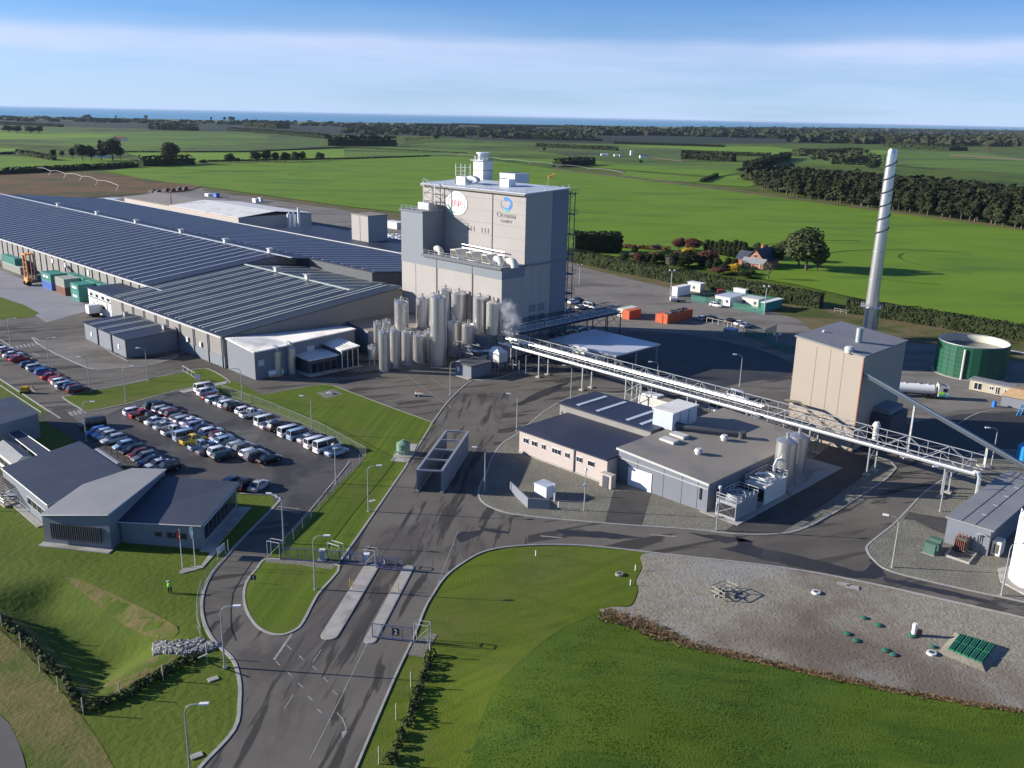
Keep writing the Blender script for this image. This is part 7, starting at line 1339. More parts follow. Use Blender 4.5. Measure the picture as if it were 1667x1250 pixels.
t = thing('notice_sign', P(360, 915), 'blue and white notice board beside the staff road', 'sign'); p, q = P(355, 913), P(372, 899); d = (q - p).normalized(); MB().bar(p, p + Vector((0, 0, 2)), .05).bar(q, q + Vector((0, 0, 2)), .05).build('post', 'galv', t); MB().box((p * .6 + q * .4), d, (d[1], -d[0], 0), .8, .03, .9, 1.9).build('sign_board', 'skylight', t)
t = thing('footbridge_gate', P(325, 630), 'blue panelled pedestrian gate with white frame on the concrete path', 'gate'); p, q = P(318, 619), P(327, 621); MB().box((p + q) / 2, (q - p).normalized(), Vector((-(q - p)[1], (q - p)[0], 0)).normalized(), (q - p).length / 2, .05, .2, 1.6).build('panel', 'gate_blue', t)
for x, y in ((334, 628), (340, 627)): MB().bar(P(x, y), P(x, y, 2.1), .12).build('post', 'white', t)
MB().bar(P(334, 628, 2.1), P(340, 627, 2.1), .12).build('lintel', 'white', t); MB().bar(P(325, 625, 1.2), P(334, 628, 1.2), .06).build('rail', 'white', t)
fence('chain_fence', 'white railed fence beside the concrete path on the grass', [(298, 604), (306, 609), (318, 616)], 1.4, 2., m='white', mesh=None)
# ---------------- vegetation ----------------
def leaf_cloud(b, pts, size, rg, up_=.3):
    for p, nrm in pts:
        s = size * rg.uniform(.6, 1.35); n = Vector(nrm) + Vector((rg.uniform(-1, 1), rg.uniform(-1, 1), rg.uniform(-.6, 1))) * .75; n = n.normalized() if n.length > .01 else Vector((0, 0, 1))
        u = n.orthogonal().normalized(); u = (Matrix.Rotation(rg.uniform(0, 6.28), 3, n) @ u); v = n.cross(u)
        p = Vector(p); k = len(b.v); q = [p - u * s * .5 - v * s * .35, p + u * s * .5 - v * s * .4, p + u * s * .35 + v * s * .5, p - u * s * .4 + v * s * .4]; b.v += [tuple(x) for x in q]; b.f.append((k, k + 1, k + 2, k + 3)); b.m.append(0)
def crown_pts(rg, n, lobes):
    out = []; tot = sum(l[3] * l[3] * l[4] for l in lobes)
    for (x, y, z, r, rz_) in lobes:
        for _ in range(int(n * r * r * rz_ / tot)):
            d = Vector((rg.gauss(0, 1), rg.gauss(0, 1), rg.gauss(0, 1))).normalized(); f = rg.uniform(.55, 1.02) ** .5
            out.append(((x + d[0] * r * f, y + d[1] * r * f, z + d[2] * rz_ * f), d))
    return out
TREES = {}
def tree_mesh(key, kind, seed, m_=''):
    """unit tree: height 1, crown radius about .36; kinds: round, pine, bare, cypress"""
    rg = random.Random(seed); b = MB(); tb = MB()
    if kind == 'round': lobes = [(rg.uniform(-.16, .16), rg.uniform(-.16, .16), rg.uniform(.38, .78), rg.uniform(.16, .26), rg.uniform(.13, .22)) for _ in range(9)] + [(0, 0, .58, .27, .30)]
    elif kind == 'pine': lobes = [(rg.uniform(-.08, .08) , rg.uniform(-.08, .08), .30 + k * .085, .20 * (1 - k * .085) * rg.uniform(.8, 1.15), .075) for k in range(8)] + [(0, 0, .92, .07, .09)]
    elif kind == 'cypress': lobes = [(0, 0, .15 + k * .1, .16 * (1 - abs(k - 3) * .08), .1) for k in range(8)]
    else: lobes = [(rg.uniform(-.15, .15), rg.uniform(-.15, .15), rg.uniform(.4, .8), .18, .16) for _ in range(6)]
    n = {'round': 2000, 'pine': 620, 'cypress': 700, 'bare': 420}[kind] if kind != 'round' or m_ != 'pine_leaf' else 800; sz = {'round': .05, 'pine': .075, 'cypress': .06, 'bare': .028}[kind]
    leaf_cloud(b, crown_pts(rg, n, lobes), sz, rg)
    tb.tube([(0, 0, 0), (.01, .01, .3), (0, .02, .65)], [.028, .02, .009], 6)
    for k in range(5): w = rg.uniform(0, 6.28); z = rg.uniform(.25, .5); tb.tube([(0, 0, z), (.12 * math.cos(w), .12 * math.sin(w), z + .12), (.2 * math.cos(w), .2 * math.sin(w), z + .26)], [.012, .008, .004], 5)
    return b, tb
def tree(px, py, ty, wpx, kind, m, label, group=None, cat_='tree', far=False, parts=True, h=None, variant=None):
    x, y = FR(px, py) if far else (px, py); ty2 = ty + (y - py)
    c = P(x, y); h = h or hz(x, y, ty2); sc = F / ((c - Vector((0, 0, H))).dot(Vector(fw))); w = wpx / sc
    return tree_w(c, h, w, kind, m, label, group, cat_, parts, variant)
NAMEK = dict(round='tree', pine='pine_tree', cypress='conifer', bare='bare_tree')
def tree_w(c, h, w, kind, m, label, group=None, cat_='tree', parts=True, variant=None):
    v = variant if variant is not None else rnd.randrange(3); key = (kind, m, v, parts); cw = {'round': .74, 'pine': .44, 'cypress': .34, 'bare': .66}[kind]
    if key not in TREES:
        b, tb = tree_mesh(key, kind, 17 + v * 7 + len(kind), m)
        if parts:
            r = thing(NAMEK[kind], (0, 0, 0), 'x', 'tree'); b.build('crown', m, r); tb.build('trunk', 'bark', r)
        else:
            k = len(b.v); b.v += tb.v; b.f += [tuple(i + k for i in f) for f in tb.f]; b.m += [1] * len(tb.f); r = b.build(NAMEK[kind], [m, 'bark'])
        TREES[key] = r
    else: r = copy_tree(TREES[key])
    r.location = (c[0], c[1], 0); r.rotation_euler = (0, 0, rnd.uniform(0, 6.28)); s = w / cw; r.scale = (s, s, h); r['label'] = label; r['category'] = cat_
    if group: r['group'] = group
    elif 'group' in r: del r['group']
    return r
GT = 'garden trees by the brick house'
tree(1312, 441, 366, 66, 'round', 'mid_leaf', 'biggest broad evergreen tree standing right of the brick house', variant=0); tree(1300, 436, 364, 48, 'round', 'dark_leaf', 'dark tall crown just behind the biggest broad tree'); tree(1330, 442, 400, 36, 'round', 'mid_leaf', 'lower grey green bush at the foot of the biggest tree')
for x, y, ty, w, k, m, l_ in ((1104, 408, 386, 26, 'round', 'red_leaf', 'left red leaved tree in the garden'), (1128, 410, 386, 30, 'round', 'red_leaf', 'right red leaved tree at the garden back'), (1148, 434, 405, 30, 'round', 'red_leaf', 'round red tree in the front of the garden'), (1160, 428, 412, 18, 'round', 'red_leaf', 'small reddish tree left of the brick house'), (1064, 428, 408, 28, 'round', 'brown_leaf', 'rusty brown round bush near the hedge'), (1095, 434, 410, 30, 'round', 'dark_leaf', 'dark green round shrub left of the garden'), (1120, 435, 406, 34, 'round', 'dark_leaf', 'dark green broad tree with yellow tips behind'), (1122, 415, 402, 18, 'round', 'yellow_leaf', 'yellow tinted small tree behind the dark one'), (1194, 446, 427, 19, 'round', 'yellow_leaf', 'bright yellow bush before the brick house'),
    (1250, 455, 422, 24, 'bare', 'pale_leaf', 'thin half bare tree right of the house porch'), (1262, 432, 400, 20, 'round', 'dark_leaf', 'dark shrubby tree behind the house roof'), (1274, 425, 391, 24, 'round', 'mid_leaf', 'grey green tree between house and biggest tree'), (1068, 410, 396, 14, 'round', 'pale_leaf', 'pale small tree at the garden left'), (1040, 424, 412, 16, 'round', 'mid_leaf', 'low green bush at the left garden corner'), (1170, 447, 434, 26, 'round', 'red_leaf', 'low purple red shrub behind the hedge'), (1222, 449, 439, 16, 'round', 'mid_leaf', 'low green shrub in front of the porch'), (1212, 452, 440, 20, 'round', 'dark_leaf', 'dark low shrub beside the yellow bush')):
    tree(x, y, ty, w * 1.3, k, m, l_, GT)
rq = random.Random(21)
for i in range(26):
    x = 1018 + i * 8.4 + rq.uniform(-4, 4); y = 424 + (x - 1020) * .10 + rq.uniform(-9, 6)
    if 1196 < x < 1262: y = 416 + rq.uniform(-4, 2)
    w_ = rq.uniform(13, 24); tree(x, y, y - rq.uniform(11, 22), w_, 'round', rq.choice(['dark_leaf', 'mid_leaf', 'dark_leaf', 'red_leaf', 'pale_leaf', 'brown_leaf'] if x < 1180 else ['dark_leaf', 'mid_leaf']), 'low bushy shrub filling the garden between hedge and brick house', 'filler shrubs of the house garden', cat_='shrub')
for i in range(9): tree(1150 + i * 7.6, 412 + i * 1.4, 388 + (i % 3) * 2, 13, 'cypress', 'dark_leaf', '%s dark conifer from left in the row behind the brick house garden' % ORDN[i], 'conifer row behind the garden')
for i in range(5): tree(1232 + i * 6, 416 + i * 1.5, 397 + (i % 2) * 3, 14, 'round', 'mid_leaf', '%s small green tree in the row behind the brick house' % ORDN[i], 'small trees behind the brick house')
# brick farmhouse
t = mk('house', 'brick_house', P(1225, 434), 'brick farmhouse with steep navy gabled roofs among garden trees'); 
def gable(t, c, ux_, L_, W_, h, rh, wm='brick_wall', rm='office_roof'):
    ux_ = Vector(ux_).normalized(); uy_ = Vector((-ux_[1], ux_[0], 0)); MB().box(c, ux_, uy_, L_ / 2, W_ / 2, 0, h).build('wall', wm, t); c = Vector(c)
    e = [c + ux_ * s * (L_ / 2) + uy_ * q * (W_ / 2) for s, q in ((-1, -1), (1, -1), (1, 1), (-1, 1))]; r0, r1 = c - ux_ * L_ / 2, c + ux_ * L_ / 2
    b = MB(); 
    for a_, b_, c_ in ((e[0], e[3], r0), (e[2], e[1], r1)): b.add([Vector((a_[0], a_[1], h)), Vector((b_[0], b_[1], h)), Vector((c_[0], c_[1], h + rh))], [(0, 2, 1)])
    b.build('gable', wm, t); o_ = .5
    f = [c + ux_ * s * (L_ / 2 + o_) + uy_ * q * (W_ / 2 + o_) for s, q in ((-1, -1), (1, -1), (1, 1), (-1, 1))]; g0, g1 = c - ux_ * (L_ / 2 + o_), c + ux_ * (L_ / 2 + o_); zl = h - o_ * rh / (W_ / 2)
    Z = lambda v, z: Vector((v[0], v[1], z))
    b = MB(); b.hexa([Z(f[0], zl), Z(f[1], zl), Z(g1, h + rh), Z(g0, h + rh)], [Z(f[0], zl + .2), Z(f[1], zl + .2), Z(g1, h + rh + .2), Z(g0, h + rh + .2)]).hexa([Z(g0, h + rh), Z(g1, h + rh), Z(f[2], zl), Z(f[3], zl)], [Z(g0, h + rh + .2), Z(g1, h + rh + .2), Z(f[2], zl + .2), Z(f[3], zl + .2)]); b.build('roof', rm, t)
hc_ = P(1236, 434); gable(t, hc_ + B * 2, B, 12, 9, 3.2, 4.6); gable(t, hc_ - A * 6.5 + B * 1, A, 7, 6, 3, 2.8); gable(t, hc_ + A * 1 - B * 5.5, A, 10, 4.5, 2.6, 1.6, rm='grey_roof'); MB().box(hc_ + B * 3 - A * 1, A, B, .5, .5, 6, 9.2).build('chimney', 'brick_wall', t)
fr_ = hc_ - B * 4.1; 
for s_, z in ((-1.4, 1), (1.2, 1), (0, 4.3)): f = MB().box(fr_ + A * s_ - B * .02, A, B, .7, .06, z, z + 1.3).build('window', 'white', t); MB().box(fr_ + A * s_ - B * .1, A, B, .58, .03, z + .1, z + 1.2).build('pane', 'glass', f)
for s_ in (-3.5, 0, 3.5): MB().box(hc_ + A * (1 + s_) - B * 7.9, A, B, .12, .12, 0, 2.5).build('porch_post', 'white', t)
# hedges
def hedge(label, pts, h, w, m, far=False, leaf=.9, dens=1.6, name='hedge', group=None, seed=1, cat_='hedge'):
    rg = random.Random(seed); pts = [(PF if far else P)(x, y) for x, y in pts]; t = thing(name, (pts[0][0], pts[0][1], 0), label, cat_, group); b = MB(); core = MB()
    for p, q in zip(pts, pts[1:]):
        d = q - p; L_ = d.length; d.normalize(); n = Vector((-d[1], d[0], 0)); core.box((p + q) / 2, d, n, L_ / 2, w * .42, 0, h * (.9 if leaf < 1.3 else .7))
        area = L_ * (2 * h + w); k = min(9000, int(area * dens / (leaf * leaf))); P_ = []
        for _ in range(k):
            s = rg.random() * L_; u = rg.random() * (2 * h + w); bump = noise.noise((s * (.25 if leaf < 1.3 else 1.2 / h), u * .3, seed * 9)) * (.5 if leaf < 1.3 else h * .35)
            if u < h: pos = p + d * s - n * (w / 2 + bump); pos = Vector((pos[0], pos[1], u)); nr = -n
            elif u < h + w: pos = p + d * s + n * (u - h - w / 2); pos = Vector((pos[0], pos[1], h + bump)); nr = Vector((0, 0, 1))
            else: pos = p + d * s + n * (w / 2 + bump); pos = Vector((pos[0], pos[1], u - h - w)); nr = n
            P_.append((pos, nr))
        leaf_cloud(b, P_, leaf, rg)
    b.build('foliage', m, t); core.build('inner_growth', m, t); return t
hedge('long tall shelter hedge between the rear gravel yard and the house', [(925, 424), (1000, 440), (1100, 460), (1200, 479), (1336, 502)], 5.2, 3.5, 'hedge_leaf', leaf=.62, dens=1.25, seed=3)
hedge('second shelter hedge running out right beyond the green tank', [(1378, 508), (1500, 527), (1667, 556), (1800, 580)], 4.8, 3.2, 'hedge_leaf', leaf=.62, dens=1.25, seed=4)
hedge('dense tall trimmed hedge block right of the tower', [(934, 410), (1010, 411)], 9, 9, 'dark_leaf', leaf=1.1, dens=1.6, seed=5)
hedge('low tangled hedge in front of the bright field', [(1010, 404), (1090, 409)], 2, 3, 'brown_leaf', leaf=.8, dens=1, seed=6)
hedge('trimmed hedge wall left of the brown field', [(-120, 287), (0, 284.5), (110, 278), (224, 272)], 5, 4, 'dark_leaf', far=True, leaf=2, dens=1.6, seed=7)
hedge('short dark hedge beneath the tall spreading tree', [(230, 271), (312, 267)], 10, 9, 'dark_leaf', far=True, leaf=2.2, dens=1.6, seed=8)
hedge('green slanting hedge left of the farm trees', [(28, 252), (88, 262)], 5.5, 5, 'mid_leaf', far=True, leaf=2.2, dens=1.5, seed=9)
hedge('dark trimmed hedge block alone on the field', [(908, 269), (962, 265)], 9, 14, 'dark_leaf', far=True, leaf=2, dens=1.6, seed=10)
hedge('tall hedge running away diagonally beyond the pine plantation', [(1215, 277), (1250, 266), (1283, 256)], 10, 10, 'dark_leaf', far=True, leaf=2.4, dens=1.6, seed=11)
hedge('short dark hedge strip on the bright field', [(1142, 297), (1167, 286)], 3, 3.5, 'dark_leaf', far=True, leaf=1.6, dens=1.6, seed=12)
for i, (pts, h, w, l_) in enumerate((([(375, 210), (460, 215), (535, 221)], 9, 20, 'long low dark shelter belt left of centre'), ([(531, 233), (642, 233)], 17, 30, 'dense dark wood at the left of the tower skyline'), ([(248, 210), (318, 211)], 17, 40, 'dark square wood on the left plain'), ([(406, 203), (460, 205)], 22, 60, 'rounded dark wood near the left coast'), ([(783, 204), (872, 206)], 16, 60, 'dark block of forest near the coast behind the tower'), ([(675, 199), (745, 200)], 14, 60, 'dark row of trees near the coast left of the tower'), ([(925, 205), (972, 208)], 22, 60, 'tall dark clump near the coast right of the tower'), ([(735, 196), (920, 200)], 10, 50, 'thin dark coastal tree line'), ([(340, 262), (440, 259), (560, 256), (700, 251)], 1.5, 2.5, 'low field hedge under the row of round trees'), ([(560, 236), (640, 240), (760, 246)], 1.6, 3, 'low rough hedge crossing the middle fields'), ([(0, 253), (28, 251)], 2.5, 4, 'short hedge at the far left'), ([(0, 206), (100, 208)], 8, 20, 'dark hedge line at the far left plain'), ([(205, 248), (400, 246), (560, 236)], 1.6, 3, 'thin hedge between two left fields'), ([(873, 234), (1005, 241)], 7, 9, 'line of low trees beyond the tower right side'), ([(1040, 262), (1045, 262)], 3, 3, 'small shrub by the dairy sheds'), ([(1112, 256), (1195, 261)], 11, 16, 'dark row of trees right of the dairy sheds'), ([(1110, 246), (1255, 253)], 6, 8, 'long thin tree row right of the dairy sheds'), ([(1305, 248), (1350, 248), (1400, 246)], 8, 14, 'rough shrub belt above the plantation'), ([(1352, 266), (1432, 269)], 13, 20, 'pale grove beside the tall chimney'), ([(1450, 238), (1560, 246)], 12, 60, 'dark belt right of the chimney top'), ([(820, 219), (980, 224)], 6, 20, 'faint hedge in the dark plain'), ([(1000, 229), (1180, 236)], 5, 14, 'faint hedge before the bright strip'))):
    hedge(l_, pts, h, w, ('dark_leaf' if 'pale' not in l_ and 'rough' not in l_ else 'mid_leaf'), far=True, leaf=max(1.5, min(7, h * .32)), dens=1.3, name='shelter_belt', seed=20 + i, cat_='shelter belt')
FT = 'farm trees on the left plain'
for x, y, ty, w, k, m, l_ in ((87, 256, 243, 14, 'round', 'dark_leaf', 'small round tree at the left of the farm clump'), (101, 257, 245, 12, 'round', 'mid_leaf', 'grey green tree second in the farm clump'), (118, 259, 240, 14, 'round', 'dark_leaf', 'dark tree third in the farm clump'), (135, 262, 233, 22, 'round', 'dark_leaf', 'tall dark tree fourth in the farm clump'), (149, 262, 234, 18, 'round', 'dark_leaf', 'tall dark tree in the middle of the farm clump'), (165, 261, 228, 18, 'pine', 'dark_leaf', 'pointed pine in the farm clump'), (184, 261, 221, 34, 'round', 'dark_leaf', 'biggest dark tree at the right of the farm clump'), (196, 260, 236, 18, 'round', 'dark_leaf', 'lower tree at the right end of the farm clump'), (278, 266, 229, 40, 'round', 'mid_leaf', 'wide spreading tree standing over the short hedge'),
    (375, 264, 247, 18, 'round', 'dark_leaf', 'round tree at the left of the field hedge'), (387, 264, 255, 10, 'round', 'dark_leaf', 'small bush next to it on the field hedge'), (417, 262, 242, 21, 'round', 'dark_leaf', 'round dark tree third on the field hedge'), (435, 262, 240, 17, 'round', 'dark_leaf', 'pointed dark tree in the middle of the field hedge'), (449, 262, 245, 17, 'round', 'dark_leaf', 'dark tree right of the pointed one'), (465, 262, 244, 18, 'round', 'dark_leaf', 'dark tree fifth in the hedge cluster'), (482, 261, 243, 16, 'round', 'dark_leaf', 'dark tree sixth in the hedge cluster'), (492, 261, 243, 14, 'round', 'dark_leaf', 'dark tree at the right of the hedge cluster'), (521, 259, 244, 16, 'round', 'dark_leaf', 'lone round tree on the field hedge'), (332, 266, 258, 14, 'round', 'dark_leaf', 'low bush left of the hedge cluster'),
    (14, 218, 205, 20, 'round', 'dark_leaf', 'dark tree at the far left edge of the plain'), (28, 219, 206, 20, 'round', 'dark_leaf', 'second dark tree at the far left plain'), (50, 219, 206, 20, 'round', 'dark_leaf', 'third dark tree at the far left plain'), (64, 219, 206, 18, 'round', 'dark_leaf', 'fourth dark tree at the far left plain'), (139, 194, 187, 7, 'round', 'dark_leaf', 'tiny dark tree on the coast line left'), (145, 194, 186, 8, 'round', 'dark_leaf', 'tiny pair tree on the coast line left'), (189, 193, 187.5, 5, 'round', 'dark_leaf', 'tiny lone tree on the left coast line'), (238, 193, 186, 7, 'round', 'mid_leaf', 'small bare crowned tree on the coast line'), (344, 193.5, 187, 5, 'round', 'dark_leaf', 'tiny tree left of the coast pair'), (366, 193.5, 186.5, 6, 'round', 'dark_leaf', 'tiny tree beside the coast pair'), (377, 194, 185, 12, 'round', 'dark_leaf', 'bigger dark tree on the coast line'), (468, 195, 190, 8, 'round', 'dark_leaf', 'low tree right of the coastal wood'), (481, 195.5, 190, 10, 'round', 'dark_leaf', 'low round tree right of the coastal wood'), (504, 193.5, 189.5, 11, 'round', 'dark_leaf', 'flat little tree on the coast skyline'), (538, 199, 190, 12, 'round', 'dark_leaf', 'dark tree right on the left coast'),
    (710, 223, 212, 14, 'round', 'dark_leaf', 'dark tree at the end of the reddish bare trees'), (1002, 228, 223, 8, 'round', 'mid_leaf', 'small pale tree before the dark plain'), (1206, 280, 271, 16, 'round', 'mid_leaf', 'bush at the near end of the diagonal hedge'), (1610, 252, 237, 16, 'bare', 'brown_leaf', 'pale orange bare tree on the right plain'), (1420, 276, 262, 22, 'round', 'dark_leaf', 'dark tree behind the chimney top'), (886, 241, 235, 7, 'round', 'mid_leaf', 'lone little tree in the middle field')):
    tree(x, y, ty, w, k, m, l_, None, far=True, parts=w > 17)
for i in range(9): tree(661 + i * 4.8, 230 - i * .9, 216, 9, 'bare', 'brown_leaf', 'reddish bare tree in the row left of the tower top', 'reddish bare trees', far=True, parts=False)
# pine plantation, tree by tree
pl0, pl1 = [PF(x, y) for x, y in ((1228, 308), (1300, 322), (1420, 340), (1550, 357), (1700, 380))], None
seg = []; 
for p, q in zip(pl0, pl0[1:]): seg.append((p, q, (q - p).length))
tot = sum(s[2] for s in seg); rows_ = 7; per = 41; cnt = 0
for r_ in range(rows_):
    for i in range(per):
        s = tot * (i + .5 * (r_ % 2) + rnd.uniform(-.25, .25)) / per
        for p, q, L_ in seg:
            if s <= L_ or q is pl0[-1]: break
            s -= L_
        d = (q - p).normalized(); n = Vector((-d[1], d[0], 0)); n = n if n[1] > 0 else -n; c = p + d * s + n * (3 + r_ * 12.5 + rnd.uniform(-3, 3)); hh = rnd.uniform(13.5, 19.5); cnt += 1
        tree_w(c, hh, rnd.uniform(8.5, 12), 'pine' if rnd.random() < .72 else 'round', 'pine_leaf', 'dark pine in the dense plantation block on the right', 'pines of the plantation block', parts=False)
hedge('dark mass of pines deeper inside the plantation block', [(1240, 292), (1300, 300), (1440, 312), (1700, 342)], 13, 60, 'pine_leaf', far=True, leaf=4.5, dens=1.5, name='plantation_core', seed=55, cat_='plantation')
def far_wood(name, label, poly, h, n, m, s, seed):
    rg = random.Random(seed); pg = GF(poly); xs_ = [p[0] for p in pg]; ys_ = [p[1] for p in pg]; b = MB(); k = 0; tries = 0
    while k < n and tries < n * 40:
        tries += 1; u = rg.random(); y = min(ys_) * (max(ys_) / min(ys_)) ** u; x = rg.uniform(min(xs_), max(xs_))
        if sdist(x, y, pg) <= 0: continue
        k += 1; hh = h * rg.uniform(.55, 1.15); r = s * rg.uniform(.6, 1.3); c = Vector((x, y, hh * .5)); pts_ = []
        for _ in range(16): d = Vector((rg.gauss(0, 1), rg.gauss(0, 1), rg.gauss(0, 1))).normalized(); pts_.append((Vector((c[0] + d[0] * r, c[1] + d[1] * r, c[2] + d[2] * hh * .5)), d))
        leaf_cloud(b, pts_, r * .95, rg)
    o = b.build(name, m, kind='stuff'); tag(o, label, 'woodland')
far_wood('far_woodland', 'dark woodland mass across the right plain beyond the fields', [(1290, 226), (1400, 226), (1500, 225), (1667, 226), (1900, 240), (1900, 262), (1667, 240), (1560, 239), (1480, 234), (1400, 233), (1290, 229)], 15, 1500, 'pine_leaf', 22, 71)
far_wood('far_woodland', 'dark scattered woodland in the middle plain', [(960, 206), (1107, 208), (1290, 214), (1450, 221), (1450, 226), (1250, 222), (1107, 216), (960, 214)], 13, 900, 'pine_leaf', 24, 72)
far_wood('far_woodland', 'scattered scrub on the dark plain behind the tower', [(560, 199), (960, 206), (960, 224), (780, 218), (560, 212)], 5, 500, 'dark_leaf', 14, 73)
far_wood('far_woodland', 'thin tree lines near the right coast', [(1107, 202), (1400, 208.5), (1667, 216), (1900, 224), (1900, 230), (1667, 221), (1400, 212.5), (1107, 206)], 9, 700, 'dark_leaf', 24, 74)
far_wood('far_woodland', 'scattered trees along the left coast', [(-100, 194), (560, 195), (700, 197), (700, 202), (560, 200), (-100, 200)], 5, 260, 'dark_leaf', 16, 75)
far_wood('far_woodland', 'loose grey green grove beside the diagonal hedge', [(1290, 244), (1420, 248), (1430, 262), (1340, 262), (1285, 252)], 7, 110, 'mid_leaf', 5, 76)
# pivots, farm sheds
def pivot(label, pts, h=4.):
    q = [PF(x, y) for x, y in pts]; t = thing('pivot_irrigator', (q[0][0], q[0][1], 0), label, 'irrigator'); n = len(q)
    for i in range(n - 1):
        a_, c_ = q[i], q[i + 1]; arcp = [a_.lerp(c_, k / 8) + Vector((0, 0, h + 1.3 * math.sin(math.pi * k / 8))) for k in range(9)]; MB().tube(arcp, .09, 5).build('span_pipe', 'bright_pipe', t)
    for p in q:
        b = MB(); b.bar(p + Vector((0, 0, h)), p + Vector((2, 1, 0)), .14).bar(p + Vector((0, 0, h)), p + Vector((-2, -1, 0)), .14); b.build('wheel_tower', 'galv', t)
pivot('white centre pivot irrigator on the brown field', [(60, 281), (83, 286), (108, 291), (134, 295), (160, 302), (194, 311)]); pivot('long white pivot irrigator crossing the green field behind tower', [(708, 252), (745, 253), (790, 258), (820, 262), (862, 266), (908, 272), (958, 278), (1014, 286)])
for x, y, w, h, m, l_ in ((984, 250, 11, 3, 'white', 'long white farm roof on the middle plain'), (1002, 251, 5, 3, 'white', 'small white farm shed on the middle plain'), (1012, 251, 7, 2.5, 'tan_roof', 'tan farm shed beside the white silo'), (1028, 249, 4, 7, 'white', 'white farm silo on the middle plain'), (1048, 254, 13, 4, 'navy_roof', 'dark dairy shed with white front on the middle plain')):
    c = PF(x, y); sc = F / c[1]; t = thing('farm_shed', (c[0], c[1], 0), l_, 'farm building'); MB().box(c, (1, 0, 0), (0, 1, 0), w / sc / 2, 6, 0, h).build('wall', 'white', t); MB().box(c, (1, 0, 0), (0, 1, 0), w / sc / 2 + .3, 6.3, h, h + .4).build('roof', m, t)
for x, y, l_ in ((161, 256, 'white farmhouse under the farm clump'), (196, 229, 'little reddish roofed house on the left plain')):
    c = PF(x, y); t = thing('farm_house', (c[0], c[1], 0), l_, 'house'); gable(t, Vector((c[0], c[1], 0)), (1, 0, 0), 22, 10, 4, 3, 'white', 'grey_roof' if 'white' in l_ else 'rust_box')
flat('farm_track', GF([(1060, 253), (1110, 259), (1110, 261), (1060, 255)]), .5, 'field_straw')
# ---------------- foreground odds and ends ----------------
def strip_plants(label, pts, n, r0, r1, h0, h1, m, seed, name='shrub', per=60, grp=None, leaf=.28):
    rg = random.Random(seed); q = [P(x, y) for x, y in pts]; seg = [(a_, c_, (c_ - a_).length) for a_, c_ in zip(q, q[1:])]; tot = sum(s[2] for s in seg)
    for i in range(n):
        s = tot * (i + .5) / n
        for a_, c_, L_ in seg:
            if s <= L_: break
            s -= L_
        p = a_.lerp(c_, min(1, s / L_)); p = Vector((p[0] + rg.uniform(-.3, .3), p[1] + rg.uniform(-.3, .3), gh(p[0], p[1]))); r = rg.uniform(r0, r1); h = rg.uniform(h0, h1); b = MB()
        vv = [Vector((rg.gauss(0, 1), rg.gauss(0, 1), rg.gauss(0, 1))).normalized() for _ in range(per)]; leaf_cloud(b, [((p[0] + v[0] * r, p[1] + v[1] * r, p[2] + h * .5 + v[2] * h * .5), v) for v in vv], leaf, rg)
        o = b.build(name, m); tag(o, label + ', number %d counting from the %s' % (i + 1, 'road') if 0 else (ORDN[i] if i < 18 else 'late number %s' % ORDN[i - 18]) + ' ' + label, 'shrub', label)
strip_plants('small shrub in the planted row right of the exit road', [(702, 1066), (690, 1105), (675, 1155), (652, 1205), (634, 1250)], 17, .4, .65, .7, 1.0, 'mid_leaf', 5)
strip_plants('shrub in the hedge row south of the grassy basin', [(322, 1072), (290, 1085), (250, 1107), (210, 1132), (150, 1155)], 20, .42, .62, .7, 1.0, 'mid_leaf', 6)
strip_plants('grey shrub in the hedge row west of the grassy basin', [(140, 1160), (110, 1118), (70, 1070), (30, 1030), (-20, 992)], 24, .42, .66, .7, 1.1, 'mid_leaf', 7)
def posts(label, pts, h=2.0):
    for x, y in pts:
        c = P(x, y); z = gh(c[0], c[1]); o = MB().bar((c[0], c[1], z), (c[0], c[1], z + h), .07).build('fence_post', 'timber'); tag(o, label, 'post', label)
posts('timber post in the shrub row right of the exit road', [(669, 1119), (645, 1172), (617, 1244), (700, 1070)]); posts('timber post in the shrub rows round the grassy basin', [(3, 1018), (35, 1055), (66, 1094), (96, 1128), (136, 1163), (196, 1137), (266, 1108), (337, 1072)])
rg = random.Random(9); q = G([(249, 1032), (262, 1036), (280, 1046), (330, 1040), (352, 1050), (357, 1056), (322, 1064), (296, 1068), (272, 1063), (250, 1064)]); k = 0
for _ in range(3000):
    if k >= 240: break
    x, y = rg.uniform(min(p[0] for p in q), max(p[0] for p in q)), rg.uniform(min(p[1] for p in q), max(p[1] for p in q))
    if sdist(x, y, q) < .1: continue
    k += 1; r = rg.uniform(.25, .5); z = gh(x, y); b = MB(); vs_ = []
    for w in range(6): an = w * 1.047 + rg.uniform(-.3, .3); vs_.append((x + r * rg.uniform(.7, 1.1) * math.cos(an), y + r * rg.uniform(.6, 1) * math.sin(an), z - .1))
    vs_ += [(x + (vx - x) * .7 + rg.uniform(-.08, .08), y + (vy - y) * .7, z + r * rg.uniform(.5, 1)) for vx, vy, _z in vs_]; b.add(vs_, [(i, (i + 1) % 6, 6 + (i + 1) % 6, 6 + i) for i in range(6)] + [tuple(range(6, 12))]); o = b.build('rock', 'rock'); tag(o, 'grey rock in the stone pile at the drain outlet', 'rock', 'rocks of the stone pile')
